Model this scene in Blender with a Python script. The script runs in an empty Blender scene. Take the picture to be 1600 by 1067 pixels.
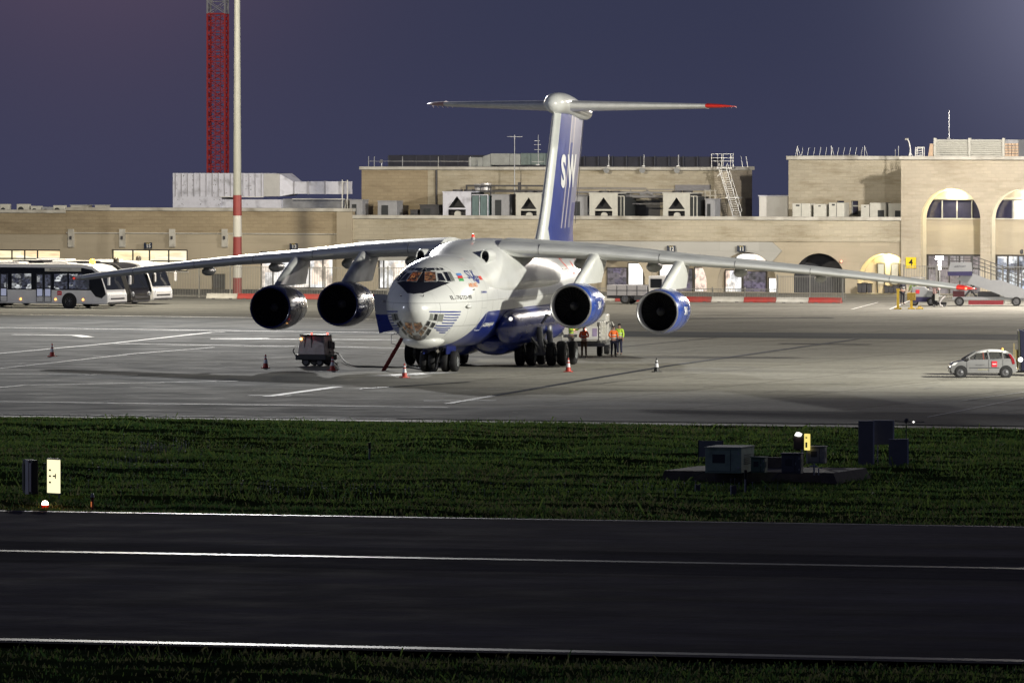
import bpy, bmesh, math, random
from mathutils import Vector, Matrix
from mathutils.bvhtree import BVHTree
SC = bpy.context.scene
COL = SC.collection
# ---------------------------------------------------------------- camera
F = 12995.0; HC = 13.2
PITCH = math.atan((533.5-190)/F)
cam_d = bpy.data.cameras.new("camera"); cam = bpy.data.objects.new("camera", cam_d); COL.objects.link(cam)
cam.location = (0, 0, HC); cam.rotation_euler = (math.pi/2-PITCH, 0, 0)
cam_d.sensor_width = 36; cam_d.lens = 36*F/1600; cam_d.clip_start = 1; cam_d.clip_end = 9000
SC.camera = cam
SC.view_settings.view_transform = 'Standard'; SC.view_settings.look = 'None'
SC.view_settings.exposure = 0; SC.view_settings.gamma = 1
SC.cycles.use_denoising = True
try: SC.cycles.denoiser = 'OPENIMAGEDENOISE'
except Exception: pass
SC.cycles.max_bounces = 5; SC.cycles.diffuse_bounces = 2; SC.cycles.glossy_bounces = 3; SC.cycles.transparent_max_bounces = 12
SC.cycles.sample_clamp_indirect = 6
# ---------------------------------------------------------------- night sky with floodlight glow and lens glare painted in
world = bpy.data.worlds.new("World"); SC.world = world; world.use_nodes = True
wn = world.node_tree; wn.nodes.clear()
def wnode(t, **k):
    n = wn.nodes.new(t)
    for a, b in k.items(): setattr(n, a, b)
    return n
out = wnode('ShaderNodeOutputWorld'); bg = wnode('ShaderNodeBackground')
tc = wnode('ShaderNodeTexCoord'); sp = wnode('ShaderNodeSeparateXYZ'); wn.links.new(tc.outputs['Generated'], sp.inputs[0])
rp = wnode('ShaderNodeValToRGB'); rp.color_ramp.interpolation = 'EASE'
mr = wnode('ShaderNodeMapRange'); mr.inputs['From Min'].default_value = -0.01; mr.inputs['From Max'].default_value = 0.40
wn.links.new(sp.outputs['Z'], mr.inputs['Value']); wn.links.new(mr.outputs[0], rp.inputs[0])
el = rp.color_ramp.elements
el[0].position = 0.0; el[0].color = (.043, .047, .093, 1); el[1].position = 1.0; el[1].color = (.016, .019, .046, 1)
e2 = el.new(.06); e2.color = (.037, .041, .081, 1)
def glow(direction, power, col, prev):
    vm = wnode('ShaderNodeVectorMath', operation='DOT_PRODUCT'); wn.links.new(tc.outputs['Generated'], vm.inputs[0])
    vm.inputs[1].default_value = Vector(direction).normalized()
    mx = wnode('ShaderNodeMath', operation='MAXIMUM'); wn.links.new(vm.outputs['Value'], mx.inputs[0]); mx.inputs[1].default_value = 0
    pw = wnode('ShaderNodeMath', operation='POWER'); wn.links.new(mx.outputs[0], pw.inputs[0]); pw.inputs[1].default_value = power
    mc = wnode('ShaderNodeMix', data_type='RGBA', blend_type='ADD'); wn.links.new(pw.outputs[0], mc.inputs[0])
    wn.links.new(prev, mc.inputs[6]); mc.inputs[7].default_value = (*col, 1)
    return mc.outputs[2]
c = glow((-31/622, 1, 24/622), 2600, (.07, .030, .035), rp.outputs[0])
c = glow((46/622, 1, 12/622), 5200, (.14, .14, .19), c)
wn.links.new(c, bg.inputs['Color']); bg.inputs['Strength'].default_value = 1.0
wn.links.new(bg.outputs[0], out.inputs[0])
# ---------------------------------------------------------------- apron floodlights on their high masts
def flood(name, loc, power, col, r=.7, spot=None, blend=.5):
    l = bpy.data.lights.new(name, 'SPOT' if spot else 'POINT'); o = bpy.data.objects.new(name, l); COL.objects.link(o)
    o.location = loc; l.energy = power; l.color = col; l.shadow_soft_size = r
    if spot:
        tgt, ang = spot
        o.rotation_euler = (Vector(tgt)-Vector(loc)).to_track_quat('-Z', 'Y').to_euler()
        l.spot_size = math.radians(ang); l.spot_blend = blend
    return o
L_BACK  = flood("floodlight_back", (-20.5, 620, 35), 6.2e5, (.97, .96, .93), .8, ((-40, 446, 0), 47), .9)
L_RIGHT = flood("floodlight_right", (62, 408, 20.5), 3.0e5, (1, .97, .87), .9, ((4, 464, 3), 125), 1.0)
L_FARR  = flood("floodlight_far_right", (102, 538, 35), 1.45e5, (1, .95, .82), 1.0)
L_LEFT  = flood("floodlight_left", (-112, 434, 30), 0.72e5, (.80, .86, 1), 1.0)
L_TERM  = flood("floodlight_terminal", (46, 590, 22), 1.1e5, (1, .91, .80), .8)
L_TERM2 = flood("floodlight_terminal_left", (-26, 596, 24), 0.75e5, (1, .88, .66), .8)
# ---------------------------------------------------------------- frames: u runs along the terminal, v away from the camera
PHI = math.radians(18.3); CP, SP = math.cos(PHI), math.sin(PHI)
def W(u, v, z=0): return Vector((u*CP+v*SP, -u*SP+v*CP, z))
def ray(px, py):
    a, b = (px-800)/F, -(py-533.5)/F
    return Vector((a, math.cos(PITCH)+math.sin(PITCH)*b, -math.sin(PITCH)+math.cos(PITCH)*b))
def G(px, py, z=0):
    d = ray(px, py); t = (z-HC)/d.z; return Vector((d.x*t, d.y*t, z))
def PD(px, py, D):
    d = ray(px, py); t = D/d.y; return Vector((d.x*t, D, HC+d.z*t))
def TP(px, py, v):
    d = ray(px, py); t = v/(d.x*SP+d.y*CP); X, Y = d.x*t, d.y*t
    return X*CP-Y*SP, HC+d.z*t
# ---------------------------------------------------------------- mesh builder
class MB:
    def __init__(s): s.v = []; s.f = []; s.m = []
    def add(s, vs, fs, m=0):
        o = len(s.v); s.v += [tuple(p) for p in vs]; s.f += [tuple(i+o for i in f) for f in fs]; s.m += [m]*len(fs); return s
    def box(s, x0, x1, y0, y1, z0, z1, m=0):
        return s.add([(x0,y0,z0),(x1,y0,z0),(x1,y1,z0),(x0,y1,z0),(x0,y0,z1),(x1,y0,z1),(x1,y1,z1),(x0,y1,z1)],
                     [(0,3,2,1),(4,5,6,7),(0,1,5,4),(1,2,6,5),(2,3,7,6),(3,0,4,7)], m)
    def rings(s, R, m=0, cap=(True, True), close=True, mf=None):
        n = len(R[0]); o = len(s.v)
        for r in R: s.v += [tuple(p) for p in r]
        for i in range(len(R)-1):
            for j in range(n if close else n-1):
                a, b = o+i*n+j, o+i*n+(j+1) % n
                s.f.append((a, b, b+n, a+n)); s.m.append(mf(i, j) if mf else m)
        if cap[0]: s.f.append(tuple(o+j for j in reversed(range(n)))); s.m.append(mf(0, 0) if mf else m)
        if cap[1]: s.f.append(tuple(o+(len(R)-1)*n+j for j in range(n))); s.m.append(mf(len(R)-2, 0) if mf else m)
        return s
    def cyl(s, p0, p1, r0, r1=None, n=12, m=0, cap=(True, True)):
        p0, p1 = Vector(p0), Vector(p1); r1 = r0 if r1 is None else r1
        d = (p1-p0).normalized(); a = d.orthogonal().normalized(); b = d.cross(a)
        R = [[p+(a*math.cos(t)+b*math.sin(t))*r for t in [2*math.pi*k/n for k in range(n)]] for p, r in ((p0, r0), (p1, r1))]
        return s.rings(R, m, cap)
    def bar(s, p0, p1, w, h=None, m=0):
        h = h or w; p0, p1 = Vector(p0), Vector(p1); d = (p1-p0).normalized()
        up = Vector((0,0,1)) if abs(d.z) < .95 else Vector((0,1,0))
        a = d.cross(up).normalized(); b = a.cross(d)
        R = [[p+a*x*w/2+b*y*h/2 for x, y in ((-1,-1),(1,-1),(1,1),(-1,1))] for p in (p0, p1)]
        return s.rings(R, m)
    def tube(s, pts, r, n=8, m=0):
        pts = [Vector(p) for p in pts]; R = []; a = None
        for i, p in enumerate(pts):
            d = (pts[min(i+1, len(pts)-1)]-pts[max(i-1, 0)]).normalized()
            a = d.orthogonal().normalized() if a is None else (a-d*a.dot(d)).normalized()
            b = d.cross(a); rr = r[i] if isinstance(r, (list, tuple)) else r
            R.append([p+(a*math.cos(t)+b*math.sin(t))*rr for t in [2*math.pi*k/n for k in range(n)]])
        return s.rings(R, m)
    def lathe(s, prof, o=(0,0,0), axis='y', n=32, m=0, mf=None, cap=(False, False)):
        R = []
        for r, t in prof:
            ring = []
            for k in range(n):
                c_, s_ = math.cos(2*math.pi*k/n)*r, math.sin(2*math.pi*k/n)*r
                q = {'x': (t, c_, s_), 'y': (c_, t, s_), 'z': (c_, s_, t)}[axis]
                ring.append((q[0]+o[0], q[1]+o[1], q[2]+o[2]))
            R.append(ring)
        return s.rings(R, m, cap, mf=mf)
    def prism(s, pts, a0, a1, axis='y', m=0):
        def P(p, a): return {'x': (a, p[0], p[1]), 'y': (p[0], a, p[1]), 'z': (p[0], p[1], a)}[axis]
        return s.rings([[P(p, a0) for p in pts], [P(p, a1) for p in pts]], m)
    def build(s, name, mats, parent=None, smooth=None, bev=0, loc=None):
        me = bpy.data.meshes.new(name); me.from_pydata(s.v, [], s.f)
        mats = mats if isinstance(mats, (list, tuple)) else [mats]
        for x in mats: me.materials.append(x)
        if len(mats) > 1: me.polygons.foreach_set('material_index', s.m)
        bm = bmesh.new(); bm.from_mesh(me); bmesh.ops.remove_doubles(bm, verts=bm.verts, dist=1e-5)
        bmesh.ops.recalc_face_normals(bm, faces=bm.faces); bm.to_mesh(me); bm.free()
        if smooth is not None:
            me.polygons.foreach_set('use_smooth', [True]*len(me.polygons))
            try: me.set_sharp_from_angle(angle=math.radians(smooth))
            except Exception: pass
        me.update()
        o = bpy.data.objects.new(name, me); COL.objects.link(o)
        if parent: o.parent = parent
        if loc is not None: o.location = loc
        if bev:
            b = o.modifiers.new('bevel', 'BEVEL'); b.width = bev; b.segments = 2; b.limit_method = 'ANGLE'; b.angle_limit = math.radians(40)
        return o
def tag(o, label=None, cat=None, group=None, kind=None):
    if label: o['label'] = label
    if cat: o['category'] = cat
    if group: o['group'] = group
    if kind: o['kind'] = kind
    return o
def thing(name, label, cat, loc=(0,0,0), rz=0, group=None):
    o = bpy.data.objects.new(name, None); COL.objects.link(o); o.empty_display_size = .5
    o.location = loc; o.rotation_euler = (0, 0, rz); return tag(o, label, cat, group)
def copy_tree(o, loc, rz=None, label=None):
    r = o.copy(); COL.objects.link(r); r.location = loc
    if rz is not None: r.rotation_euler = (0, 0, rz)
    if label: r['label'] = label
    for ch in list(o.children):
        c_ = ch.copy(); COL.objects.link(c_); c_.parent = r
        for g in list(ch.children):
            d = g.copy(); COL.objects.link(d); d.parent = c_
    return r
def holed(name, outline, holes, th, mat, parent=None, xform=None):
    """flat wall (x,z outline, holes cut through), thickness th towards +y"""
    cu = bpy.data.curves.new(name, 'CURVE'); cu.dimensions = '2D'; cu.fill_mode = 'BOTH'; cu.extrude = th/2
    for pts in [outline]+holes:
        sp_ = cu.splines.new('POLY'); sp_.points.add(len(pts)-1); sp_.use_cyclic_u = True
        for i, p in enumerate(pts): sp_.points[i].co = (p[0], p[1], 0, 1)
    t = bpy.data.objects.new(name, cu); COL.objects.link(t)
    bpy.context.view_layer.update()
    me = bpy.data.meshes.new_from_object(t.evaluated_get(bpy.context.evaluated_depsgraph_get()))
    bpy.data.objects.remove(t); bpy.data.curves.remove(cu)
    for v in me.vertices: x, y, z = v.co; v.co = (x, th/2-z, y)
    me.materials.clear(); me.materials.append(mat)
    o = bpy.data.objects.new(name, me); COL.objects.link(o); o.parent = parent
    return o
def text_mesh(txt, size, shear=0, bold=0, align='CENTER'):
    cu = bpy.data.curves.new('t', 'FONT'); cu.body = txt; cu.size = size; cu.align_x = align; cu.align_y = 'CENTER'
    cu.shear = shear; cu.offset = bold; cu.resolution_u = 3
    t = bpy.data.objects.new('t', cu); COL.objects.link(t); bpy.context.view_layer.update()
    me = bpy.data.meshes.new_from_object(t.evaluated_get(bpy.context.evaluated_depsgraph_get()))
    bpy.data.objects.remove(t); bpy.data.curves.remove(cu)
    vs = [v.co.copy() for v in me.vertices]; fs = [tuple(p.vertices) for p in me.polygons]
    bpy.data.meshes.remove(me); return vs, fs
def lettering(name, txt, size, mat, parent, pos, face='front', sx=1, **k):
    """flat lettering on a face that looks to -y of its parent"""
    vs, fs = text_mesh(txt, size, **k); m = MB()
    m.add([(pos[0]+v.x*sx, pos[1], pos[2]+v.y) for v in vs], fs)
    return m.build(name, mat, parent)
# ---------------------------------------------------------------- materials (all procedural)
MATS = {}
def mat(name, col, rough=.55, metal=0, var=.12, scale=2.0, bump=0, stretch=(1,1,1), coat=0, emit=None, es=0, dirt=None, dirt_scale=.6, alpha=1, spec=.5):
    if name in MATS: return MATS[name]
    m = bpy.data.materials.new(name); m.use_nodes = True; MATS[name] = m
    nt = m.node_tree; b = nt.nodes['Principled BSDF']; N = nt.nodes.new; Lk = nt.links.new
    b.inputs['Roughness'].default_value = rough; b.inputs['Metallic'].default_value = metal
    b.inputs['Coat Weight'].default_value = coat; b.inputs['Coat Roughness'].default_value = .08
    b.inputs['Specular IOR Level'].default_value = spec
    tcn = N('ShaderNodeTexCoord'); mp = N('ShaderNodeMapping'); mp.inputs['Scale'].default_value = stretch; Lk(tcn.outputs['Object'], mp.inputs[0])
    nz = N('ShaderNodeTexNoise'); nz.inputs['Scale'].default_value = scale; nz.inputs['Detail'].default_value = 6; nz.inputs['Roughness'].default_value = .65
    Lk(mp.outputs[0], nz.inputs['Vector'])
    r = N('ShaderNodeMapRange'); r.inputs['From Min'].default_value = .3; r.inputs['From Max'].default_value = .7
    r.inputs['To Min'].default_value = 1-var; r.inputs['To Max'].default_value = 1+var; Lk(nz.outputs[0], r.inputs['Value'])
    mu = N('ShaderNodeVectorMath'); mu.operation = 'SCALE'; mu.inputs[0].default_value = col; Lk(r.outputs[0], mu.inputs['Scale'])
    src = mu.outputs[0]
    if dirt:
        n2 = N('ShaderNodeTexNoise'); n2.inputs['Scale'].default_value = dirt_scale; n2.inputs['Detail'].default_value = 8; Lk(mp.outputs[0], n2.inputs['Vector'])
        r2 = N('ShaderNodeMapRange'); r2.inputs['From Min'].default_value = .5; r2.inputs['From Max'].default_value = .72; Lk(n2.outputs[0], r2.inputs['Value'])
        mx = N('ShaderNodeMix'); mx.data_type = 'RGBA'; Lk(r2.outputs[0], mx.inputs[0]); Lk(src, mx.inputs[6]); mx.inputs[7].default_value = (*dirt, 1); src = mx.outputs[2]
    Lk(src, b.inputs['Base Color'])
    if bump:
        bp = N('ShaderNodeBump'); bp.inputs['Strength'].default_value = bump; bp.inputs['Distance'].default_value = .02; Lk(nz.outputs[0], bp.inputs['Height']); Lk(bp.outputs[0], b.inputs['Normal'])
    rr = N('ShaderNodeMapRange'); rr.inputs['To Min'].default_value = max(.02, rough-.06); rr.inputs['To Max'].default_value = min(1, rough+.08); Lk(nz.outputs[0], rr.inputs['Value']); Lk(rr.outputs[0], b.inputs['Roughness'])
    if emit: b.inputs['Emission Color'].default_value = (*emit, 1); b.inputs['Emission Strength'].default_value = es
    m.diffuse_color = (*[min(1, x) for x in col], 1)
    return m
def stone(name, col, mortar=.72, bw=1.0, bh=.4, stain=(.10,.085,.06), stain_amt=.5, stain_scale=.35, rough=.85, hstretch=.3):
    """coursed limestone blockwork with weather stains"""
    m = bpy.data.materials.new(name); m.use_nodes = True; MATS[name] = m
    nt = m.node_tree; b = nt.nodes['Principled BSDF']; N = nt.nodes.new; Lk = nt.links.new
    tcn = N('ShaderNodeTexCoord'); sx = N('ShaderNodeSeparateXYZ'); Lk(tcn.outputs['Object'], sx.inputs[0])
    cb = N('ShaderNodeCombineXYZ'); ad = N('ShaderNodeMath'); ad.operation = 'ADD'; Lk(sx.outputs['X'], ad.inputs[0]); Lk(sx.outputs['Y'], ad.inputs[1])
    Lk(ad.outputs[0], cb.inputs[0]); Lk(sx.outputs['Z'], cb.inputs[1])
    br = N('ShaderNodeTexBrick'); Lk(cb.outputs[0], br.inputs['Vector']); br.inputs['Scale'].default_value = 1
    br.inputs['Brick Width'].default_value = bw; br.inputs['Row Height'].default_value = bh; br.inputs['Mortar Size'].default_value = .03
    br.inputs['Color1'].default_value = (*col, 1); br.inputs['Color2'].default_value = (*[x*.90 for x in col], 1); br.inputs['Mortar'].default_value = (*[x*mortar for x in col], 1)
    mp = N('ShaderNodeMapping'); mp.inputs['Scale'].default_value = (hstretch, hstretch, 1.6); Lk(tcn.outputs['Object'], mp.inputs[0])
    nz = N('ShaderNodeTexNoise'); nz.inputs['Scale'].default_value = stain_scale*2.2; nz.inputs['Detail'].default_value = 9; nz.inputs['Roughness'].default_value = .7; Lk(mp.outputs[0], nz.inputs['Vector'])
    r = N('ShaderNodeMapRange'); r.inputs['From Min'].default_value = .48; r.inputs['From Max'].default_value = .78; r.inputs['To Max'].default_value = stain_amt; Lk(nz.outputs[0], r.inputs['Value'])
    mx = N('ShaderNodeMix'); mx.data_type = 'RGBA'; Lk(r.outputs[0], mx.inputs[0]); Lk(br.outputs[0], mx.inputs[6]); mx.inputs[7].default_value = (*stain, 1)
    n2 = N('ShaderNodeTexNoise'); n2.inputs['Scale'].default_value = .12; n2.inputs['Detail'].default_value = 4; Lk(tcn.outputs['Object'], n2.inputs['Vector'])
    r2 = N('ShaderNodeMapRange'); r2.inputs['From Min'].default_value = .3; r2.inputs['From Max'].default_value = .7; r2.inputs['To Min'].default_value = .82; r2.inputs['To Max'].default_value = 1.12; Lk(n2.outputs[0], r2.inputs['Value'])
    mu = N('ShaderNodeVectorMath'); mu.operation = 'SCALE'; Lk(mx.outputs[2], mu.inputs[0]); Lk(r2.outputs[0], mu.inputs['Scale'])
    Lk(mu.outputs[0], b.inputs['Base Color']); b.inputs['Roughness'].default_value = rough
    bp = N('ShaderNodeBump'); bp.inputs['Strength'].default_value = .4; bp.inputs['Distance'].default_value = .03; Lk(br.outputs['Fac'], bp.inputs['Height']); bp.invert = True; Lk(bp.outputs[0], b.inputs['Normal'])
    return m
def lit_glass(name, cols, es=1.0, cell=(1.2, .5), seed=0., dark=.25):
    """lit window: what one sees of the bright room behind, in irregular blocks"""
    m = bpy.data.materials.new(name); m.use_nodes = True; MATS[name] = m
    nt = m.node_tree; b = nt.nodes['Principled BSDF']; N = nt.nodes.new; Lk = nt.links.new
    tcn = N('ShaderNodeTexCoord'); mp = N('ShaderNodeMapping'); mp.inputs['Scale'].default_value = (cell[0], 1, cell[1]); mp.inputs['Location'].default_value = (seed, 0, seed*.7); Lk(tcn.outputs['Object'], mp.inputs[0])
    vo = N('ShaderNodeTexVoronoi'); vo.distance = 'CHEBYCHEV'; vo.inputs['Scale'].default_value = 1; Lk(mp.outputs[0], vo.inputs['Vector'])
    n1 = N('ShaderNodeTexNoise'); n1.inputs['Scale'].default_value = 2.2; n1.inputs['Detail'].default_value = 5; Lk(mp.outputs[0], n1.inputs['Vector'])
    sx = N('ShaderNodeSeparateColor'); Lk(vo.outputs['Color'], sx.inputs[0])
    rp_ = N('ShaderNodeValToRGB'); rp_.color_ramp.interpolation = 'LINEAR'; e = rp_.color_ramp.elements
    e[0].position = 0; e[0].color = (*cols[0], 1); e[1].position = 1; e[1].color = (*cols[-1], 1)
    for i, cc in enumerate(cols[1:-1]): x = e.new((i+1)/(len(cols)-1)); x.color = (*cc, 1)
    Lk(sx.outputs[0], rp_.inputs[0])
    r = N('ShaderNodeMapRange'); r.inputs['From Min'].default_value = .38; r.inputs['From Max'].default_value = .55; r.inputs['To Min'].default_value = dark; r.inputs['To Max'].default_value = 1; Lk(n1.outputs[0], r.inputs['Value'])
    mu = N('ShaderNodeMath'); mu.operation = 'MULTIPLY'; Lk(r.outputs[0], mu.inputs[0]); mu.inputs[1].default_value = es
    Lk(rp_.outputs[0], b.inputs['Emission Color']); Lk(mu.outputs[0], b.inputs['Emission Strength'])
    b.inputs['Base Color'].default_value = (.03,.03,.03,1); b.inputs['Roughness'].default_value = .12
    return m
white_paint = mat('white_paint', (.78,.78,.76), .4, var=.05)
grey_paint = mat('grey_paint', (.35,.36,.37), .5, var=.12)
dark_grey = mat('dark_grey', (.06,.06,.07), .5, var=.2)
black = mat('black_rubber', (.012,.012,.014), .75, var=.2)
steel = mat('galvanised_steel', (.5,.51,.53), .38, metal=.85, var=.18, scale=3)
red_paint = mat('red_paint', (.55,.03,.025), .45, var=.12)
yellow_paint = mat('yellow_paint', (.75,.5,.03), .45, var=.1)
dark_glass = mat('dark_glass', (.012,.014,.02), .08, var=.1, spec=.8)
# ---------------------------------------------------------------- ground, apron, runway, markings
def sheet(name, u0, u1, v0, v1, z, m, nu=1, nv=1):
    b = MB(); vs = []; fs = []
    for j in range(nv+1):
        for i in range(nu+1): vs.append(W(u0+(u1-u0)*i/nu, v0+(v1-v0)*j/nv, z))
    for j in range(nv):
        for i in range(nu): a = j*(nu+1)+i; fs.append((a, a+1, a+nu+2, a+nu+1))
    b.add(vs, fs); o = b.build(name, m); return tag(o, kind='structure')
def surf(name, base, streak, rough, slab=None, spot=(.05,.05,.05), var=.18, seam=.55, spec=.5, second=None):
    m = bpy.data.materials.new(name); m.use_nodes = True
    nt = m.node_tree; b = nt.nodes['Principled BSDF']; N = nt.nodes.new; Lk = nt.links.new
    tcn = N('ShaderNodeTexCoord'); rot = N('ShaderNodeMapping'); rot.inputs['Rotation'].default_value = (0, 0, PHI); Lk(tcn.outputs['Object'], rot.inputs[0])
    def noise(scale, st, det=8, rg=.6):
        mp = N('ShaderNodeMapping'); mp.inputs['Scale'].default_value = st; Lk(rot.outputs[0], mp.inputs[0])
        n = N('ShaderNodeTexNoise'); n.inputs['Scale'].default_value = scale; n.inputs['Detail'].default_value = det; n.inputs['Roughness'].default_value = rg; Lk(mp.outputs[0], n.inputs['Vector']); return n.outputs[0]
    def rng(src, a, b_, c_, d):
        r = N('ShaderNodeMapRange'); r.inputs['From Min'].default_value = a; r.inputs['From Max'].default_value = b_; r.inputs['To Min'].default_value = c_; r.inputs['To Max'].default_value = d; Lk(src, r.inputs['Value']); return r.outputs[0]
    def mul(a, b_):
        x = N('ShaderNodeMath'); x.operation = 'MULTIPLY'; Lk(a, x.inputs[0]); Lk(b_, x.inputs[1]); return x.outputs[0]
    f = rng(noise(.035, (1, .55, 1)), .3, .7, 1-var, 1+var)
    f = mul(f, rng(noise(.25, (.25, 1, 1), 10, .7), .3, .72, 1+streak, 1-streak))
    f = mul(f, rng(noise(2.5, (1, 1, 1), 6), .3, .7, .82, 1.18))
    if slab:
        br = N('ShaderNodeTexBrick'); Lk(rot.outputs[0], br.inputs['Vector']); br.inputs['Scale'].default_value = 1; br.offset = 0
        sw, sh = slab if isinstance(slab, tuple) else (slab, slab)
        br.inputs['Brick Width'].default_value = sw; br.inputs['Row Height'].default_value = sh; br.inputs['Mortar Size'].default_value = .09
        br.inputs['Color1'].default_value = (1,1,1,1); br.inputs['Color2'].default_value = (.86,.86,.86,1); br.inputs['Mortar'].default_value = (seam,)*3+(1,)
        sep = N('ShaderNodeSeparateColor'); Lk(br.outputs[0], sep.inputs[0]); f = mul(f, sep.outputs[0])
    mu = N('ShaderNodeVectorMath'); mu.operation = 'SCALE'; mu.inputs[0].default_value = base; Lk(f, mu.inputs['Scale'])
    basec = mu.outputs[0]
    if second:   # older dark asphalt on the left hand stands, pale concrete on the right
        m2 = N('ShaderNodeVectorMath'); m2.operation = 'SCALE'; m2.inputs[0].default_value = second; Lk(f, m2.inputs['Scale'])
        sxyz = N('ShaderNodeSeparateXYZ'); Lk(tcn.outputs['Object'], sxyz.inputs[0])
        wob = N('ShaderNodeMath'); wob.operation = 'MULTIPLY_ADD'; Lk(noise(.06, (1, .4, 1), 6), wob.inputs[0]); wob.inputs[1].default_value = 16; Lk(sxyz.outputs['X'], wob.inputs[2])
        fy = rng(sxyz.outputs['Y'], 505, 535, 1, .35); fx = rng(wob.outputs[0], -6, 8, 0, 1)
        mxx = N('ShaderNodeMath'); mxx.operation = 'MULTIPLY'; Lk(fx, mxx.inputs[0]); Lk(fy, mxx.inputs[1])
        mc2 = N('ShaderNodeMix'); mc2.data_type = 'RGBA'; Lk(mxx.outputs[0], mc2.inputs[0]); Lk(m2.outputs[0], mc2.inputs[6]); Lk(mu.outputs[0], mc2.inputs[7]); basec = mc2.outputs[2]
    mx = N('ShaderNodeMix'); mx.data_type = 'RGBA'; Lk(rng(noise(.11, (.5, 1.2, 1), 10, .75), .60, .80, 0, .75), mx.inputs[0]); Lk(basec, mx.inputs[6]); mx.inputs[7].default_value = (*spot, 1)
    Lk(mx.outputs[2], b.inputs['Base Color'])
    Lk(rng(noise(.3, (1, 1, 1)), .3, .7, rough-.1, rough+.12), b.inputs['Roughness']); b.inputs['Specular IOR Level'].default_value = spec
    bp = N('ShaderNodeBump'); bp.inputs['Strength'].default_value = .25; bp.inputs['Distance'].default_value = .03; Lk(noise(4, (1,1,1)), bp.inputs['Height']); Lk(bp.outputs[0], b.inputs['Normal'])
    return m
earth = mat('bare_earth', (.045,.040,.025), .95, var=.3, scale=.4)
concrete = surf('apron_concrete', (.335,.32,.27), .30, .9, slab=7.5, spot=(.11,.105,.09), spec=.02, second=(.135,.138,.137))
asph_apron = surf('apron_asphalt', (.095,.10,.105), .3, .9, spot=(.05,.05,.05), spec=.02)
asph_run = surf('runway_asphalt', (.085,.077,.092), .5, .95, spot=(.055,.05,.062), spec=.0005, slab=(45, 4.6), seam=.7)
asph_dark = surf('runway_worn_band', (.060,.056,.066), .5, .95, spot=(.036,.034,.04), spec=.0002)
verge = surf('concrete_verge', (.34,.32,.25), .25, .8, spot=(.1,.09,.05))
line_paint = mat('line_paint', (.78,.78,.76), .7, var=.28, scale=.8, spec=.2, dirt=(.25,.25,.25), dirt_scale=1.5)
edge_paint = mat('edge_line_paint', (.13,.13,.13), .45, var=.6, scale=2.5, dirt=(.04,.04,.045), dirt_scale=1.2, spec=.03)
dark_joint = mat('bitumen_line', (.035,.04,.05), .6, var=.25)
b = MB()
for k, (va, za, vb, zb) in enumerate(((-150, -.30, 720, -.30), (720, -.30, 8200, -122))):   # the land falls away behind the airport
    b.add([W(-3500, va, za), W(3500, va, za), W(3500, vb, zb), W(-3500, vb, zb)], [(0,1,2,3)])
tag(b.build('ground', earth), kind='structure')
sheet('apron', -330, 260, 349.2, 700, 0, concrete)
sheet('verge', -330, 260, 346.6, 349.2, -.03, verge)
sheet('taxiway', -420, 300, 196.0, 262.9, 0, asph_run)
sheet('worn_band', -420, 300, 231.5, 243.5, .002, asph_dark)
sheet('asphalt_strip', -330, 260, 486.5, 499.6, .004, asph_apron)
sheet('asphalt_shoulder', -330, 260, 349.25, 364.0, .004, asph_apron)
sheet('asphalt_lane', -330, -190.5, 505, 528, .004, asph_apron)
# taxiway edge lines
for v0, v1, u0, u1 in ((262.15, 262.6, -330, 200), (237.6, 238.35, -330, 200), (196.8, 197.6, -330, 200)):
    tag(sheet('taxiway_edge_line', u0, u1, v0, v1, .004, edge_paint), kind='structure')
def mark(name, pts, w, m, z=.008, ends=None):
    """painted line through ground points"""
    b = MB(); pts = [G(*p) for p in pts]
    for p, q in zip(pts, pts[1:]):
        d = (q-p); d.z = 0; n = Vector((-d.y, d.x, 0)).normalized()*w/2
        b.add([(p+n).to_tuple()[:2]+(z,), (p-n).to_tuple()[:2]+(z,), (q-n).to_tuple()[:2]+(z,), (q+n).to_tuple()[:2]+(z,)], [(0,1,2,3)])
    return tag(b.build(name, m), kind='structure')
zl = .008
for pts, w in (([(-40,490.5),(640,500)], .5), ([(-40,511.5),(650,520.5)], .5), ([(330,529.5),(620,531)], .9),
               ([(180,537),(700,545)], .45), ([(-40,627),(700,636.5)], .5), ([(-40,646.3),(620,654.5)], .35)):
    mark('apron_line', pts, w, line_paint, zl); zl += .0008
for pts, w in (([(-40,556),(180,536),(330,519.5),(352,519)], .32), ([(20,523),(118,524),(138,527)], .8), ([(330,529.5),(420,529)], .9),
               ([(-30,608),(40,602),(372,595.5)], .30), ([(0,584.5),(215,586)], .25),
               ([(418,619.5),(528,604.5)], .55), ([(388,618),(455,618.5)], .5), ([(662,626.5),(775,626)], .5),
               ([(0,576),(120,563),(210,553),(335,543)], .2), ([(590,588),(700,582)], 1.6)):
    mark('apron_line', pts, w, line_paint, zl); zl += .0008
for pts, w in (([(700,631),(925,592),(1050,571),(1340,530)], .42), ([(1219,537),(1360,538.5)], 1.1), ([(560,608),(735,597)], .35),
               ([(1000,498),(1302,497)], 1.3), ([(940,545),(1130,527)], .18)):
    mark('apron_joint_line', pts, w, dark_joint, zl); zl += .0008
for pts, w in (([(1450,652),(1495,643.5),(1600,622)], .10), ([(1480,646),(1600,648)], .10), ([(1500,627),(1600,613)], .10), ([(1330,484),(1372,473)], .12), ([(1390,484),(1440,462)], .12),
               ([(700,611),(900,604)], .08)):
    mark('apron_scratch', pts, w, line_paint, zl); zl += .0008
random.seed(11); b = MB()
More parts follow.
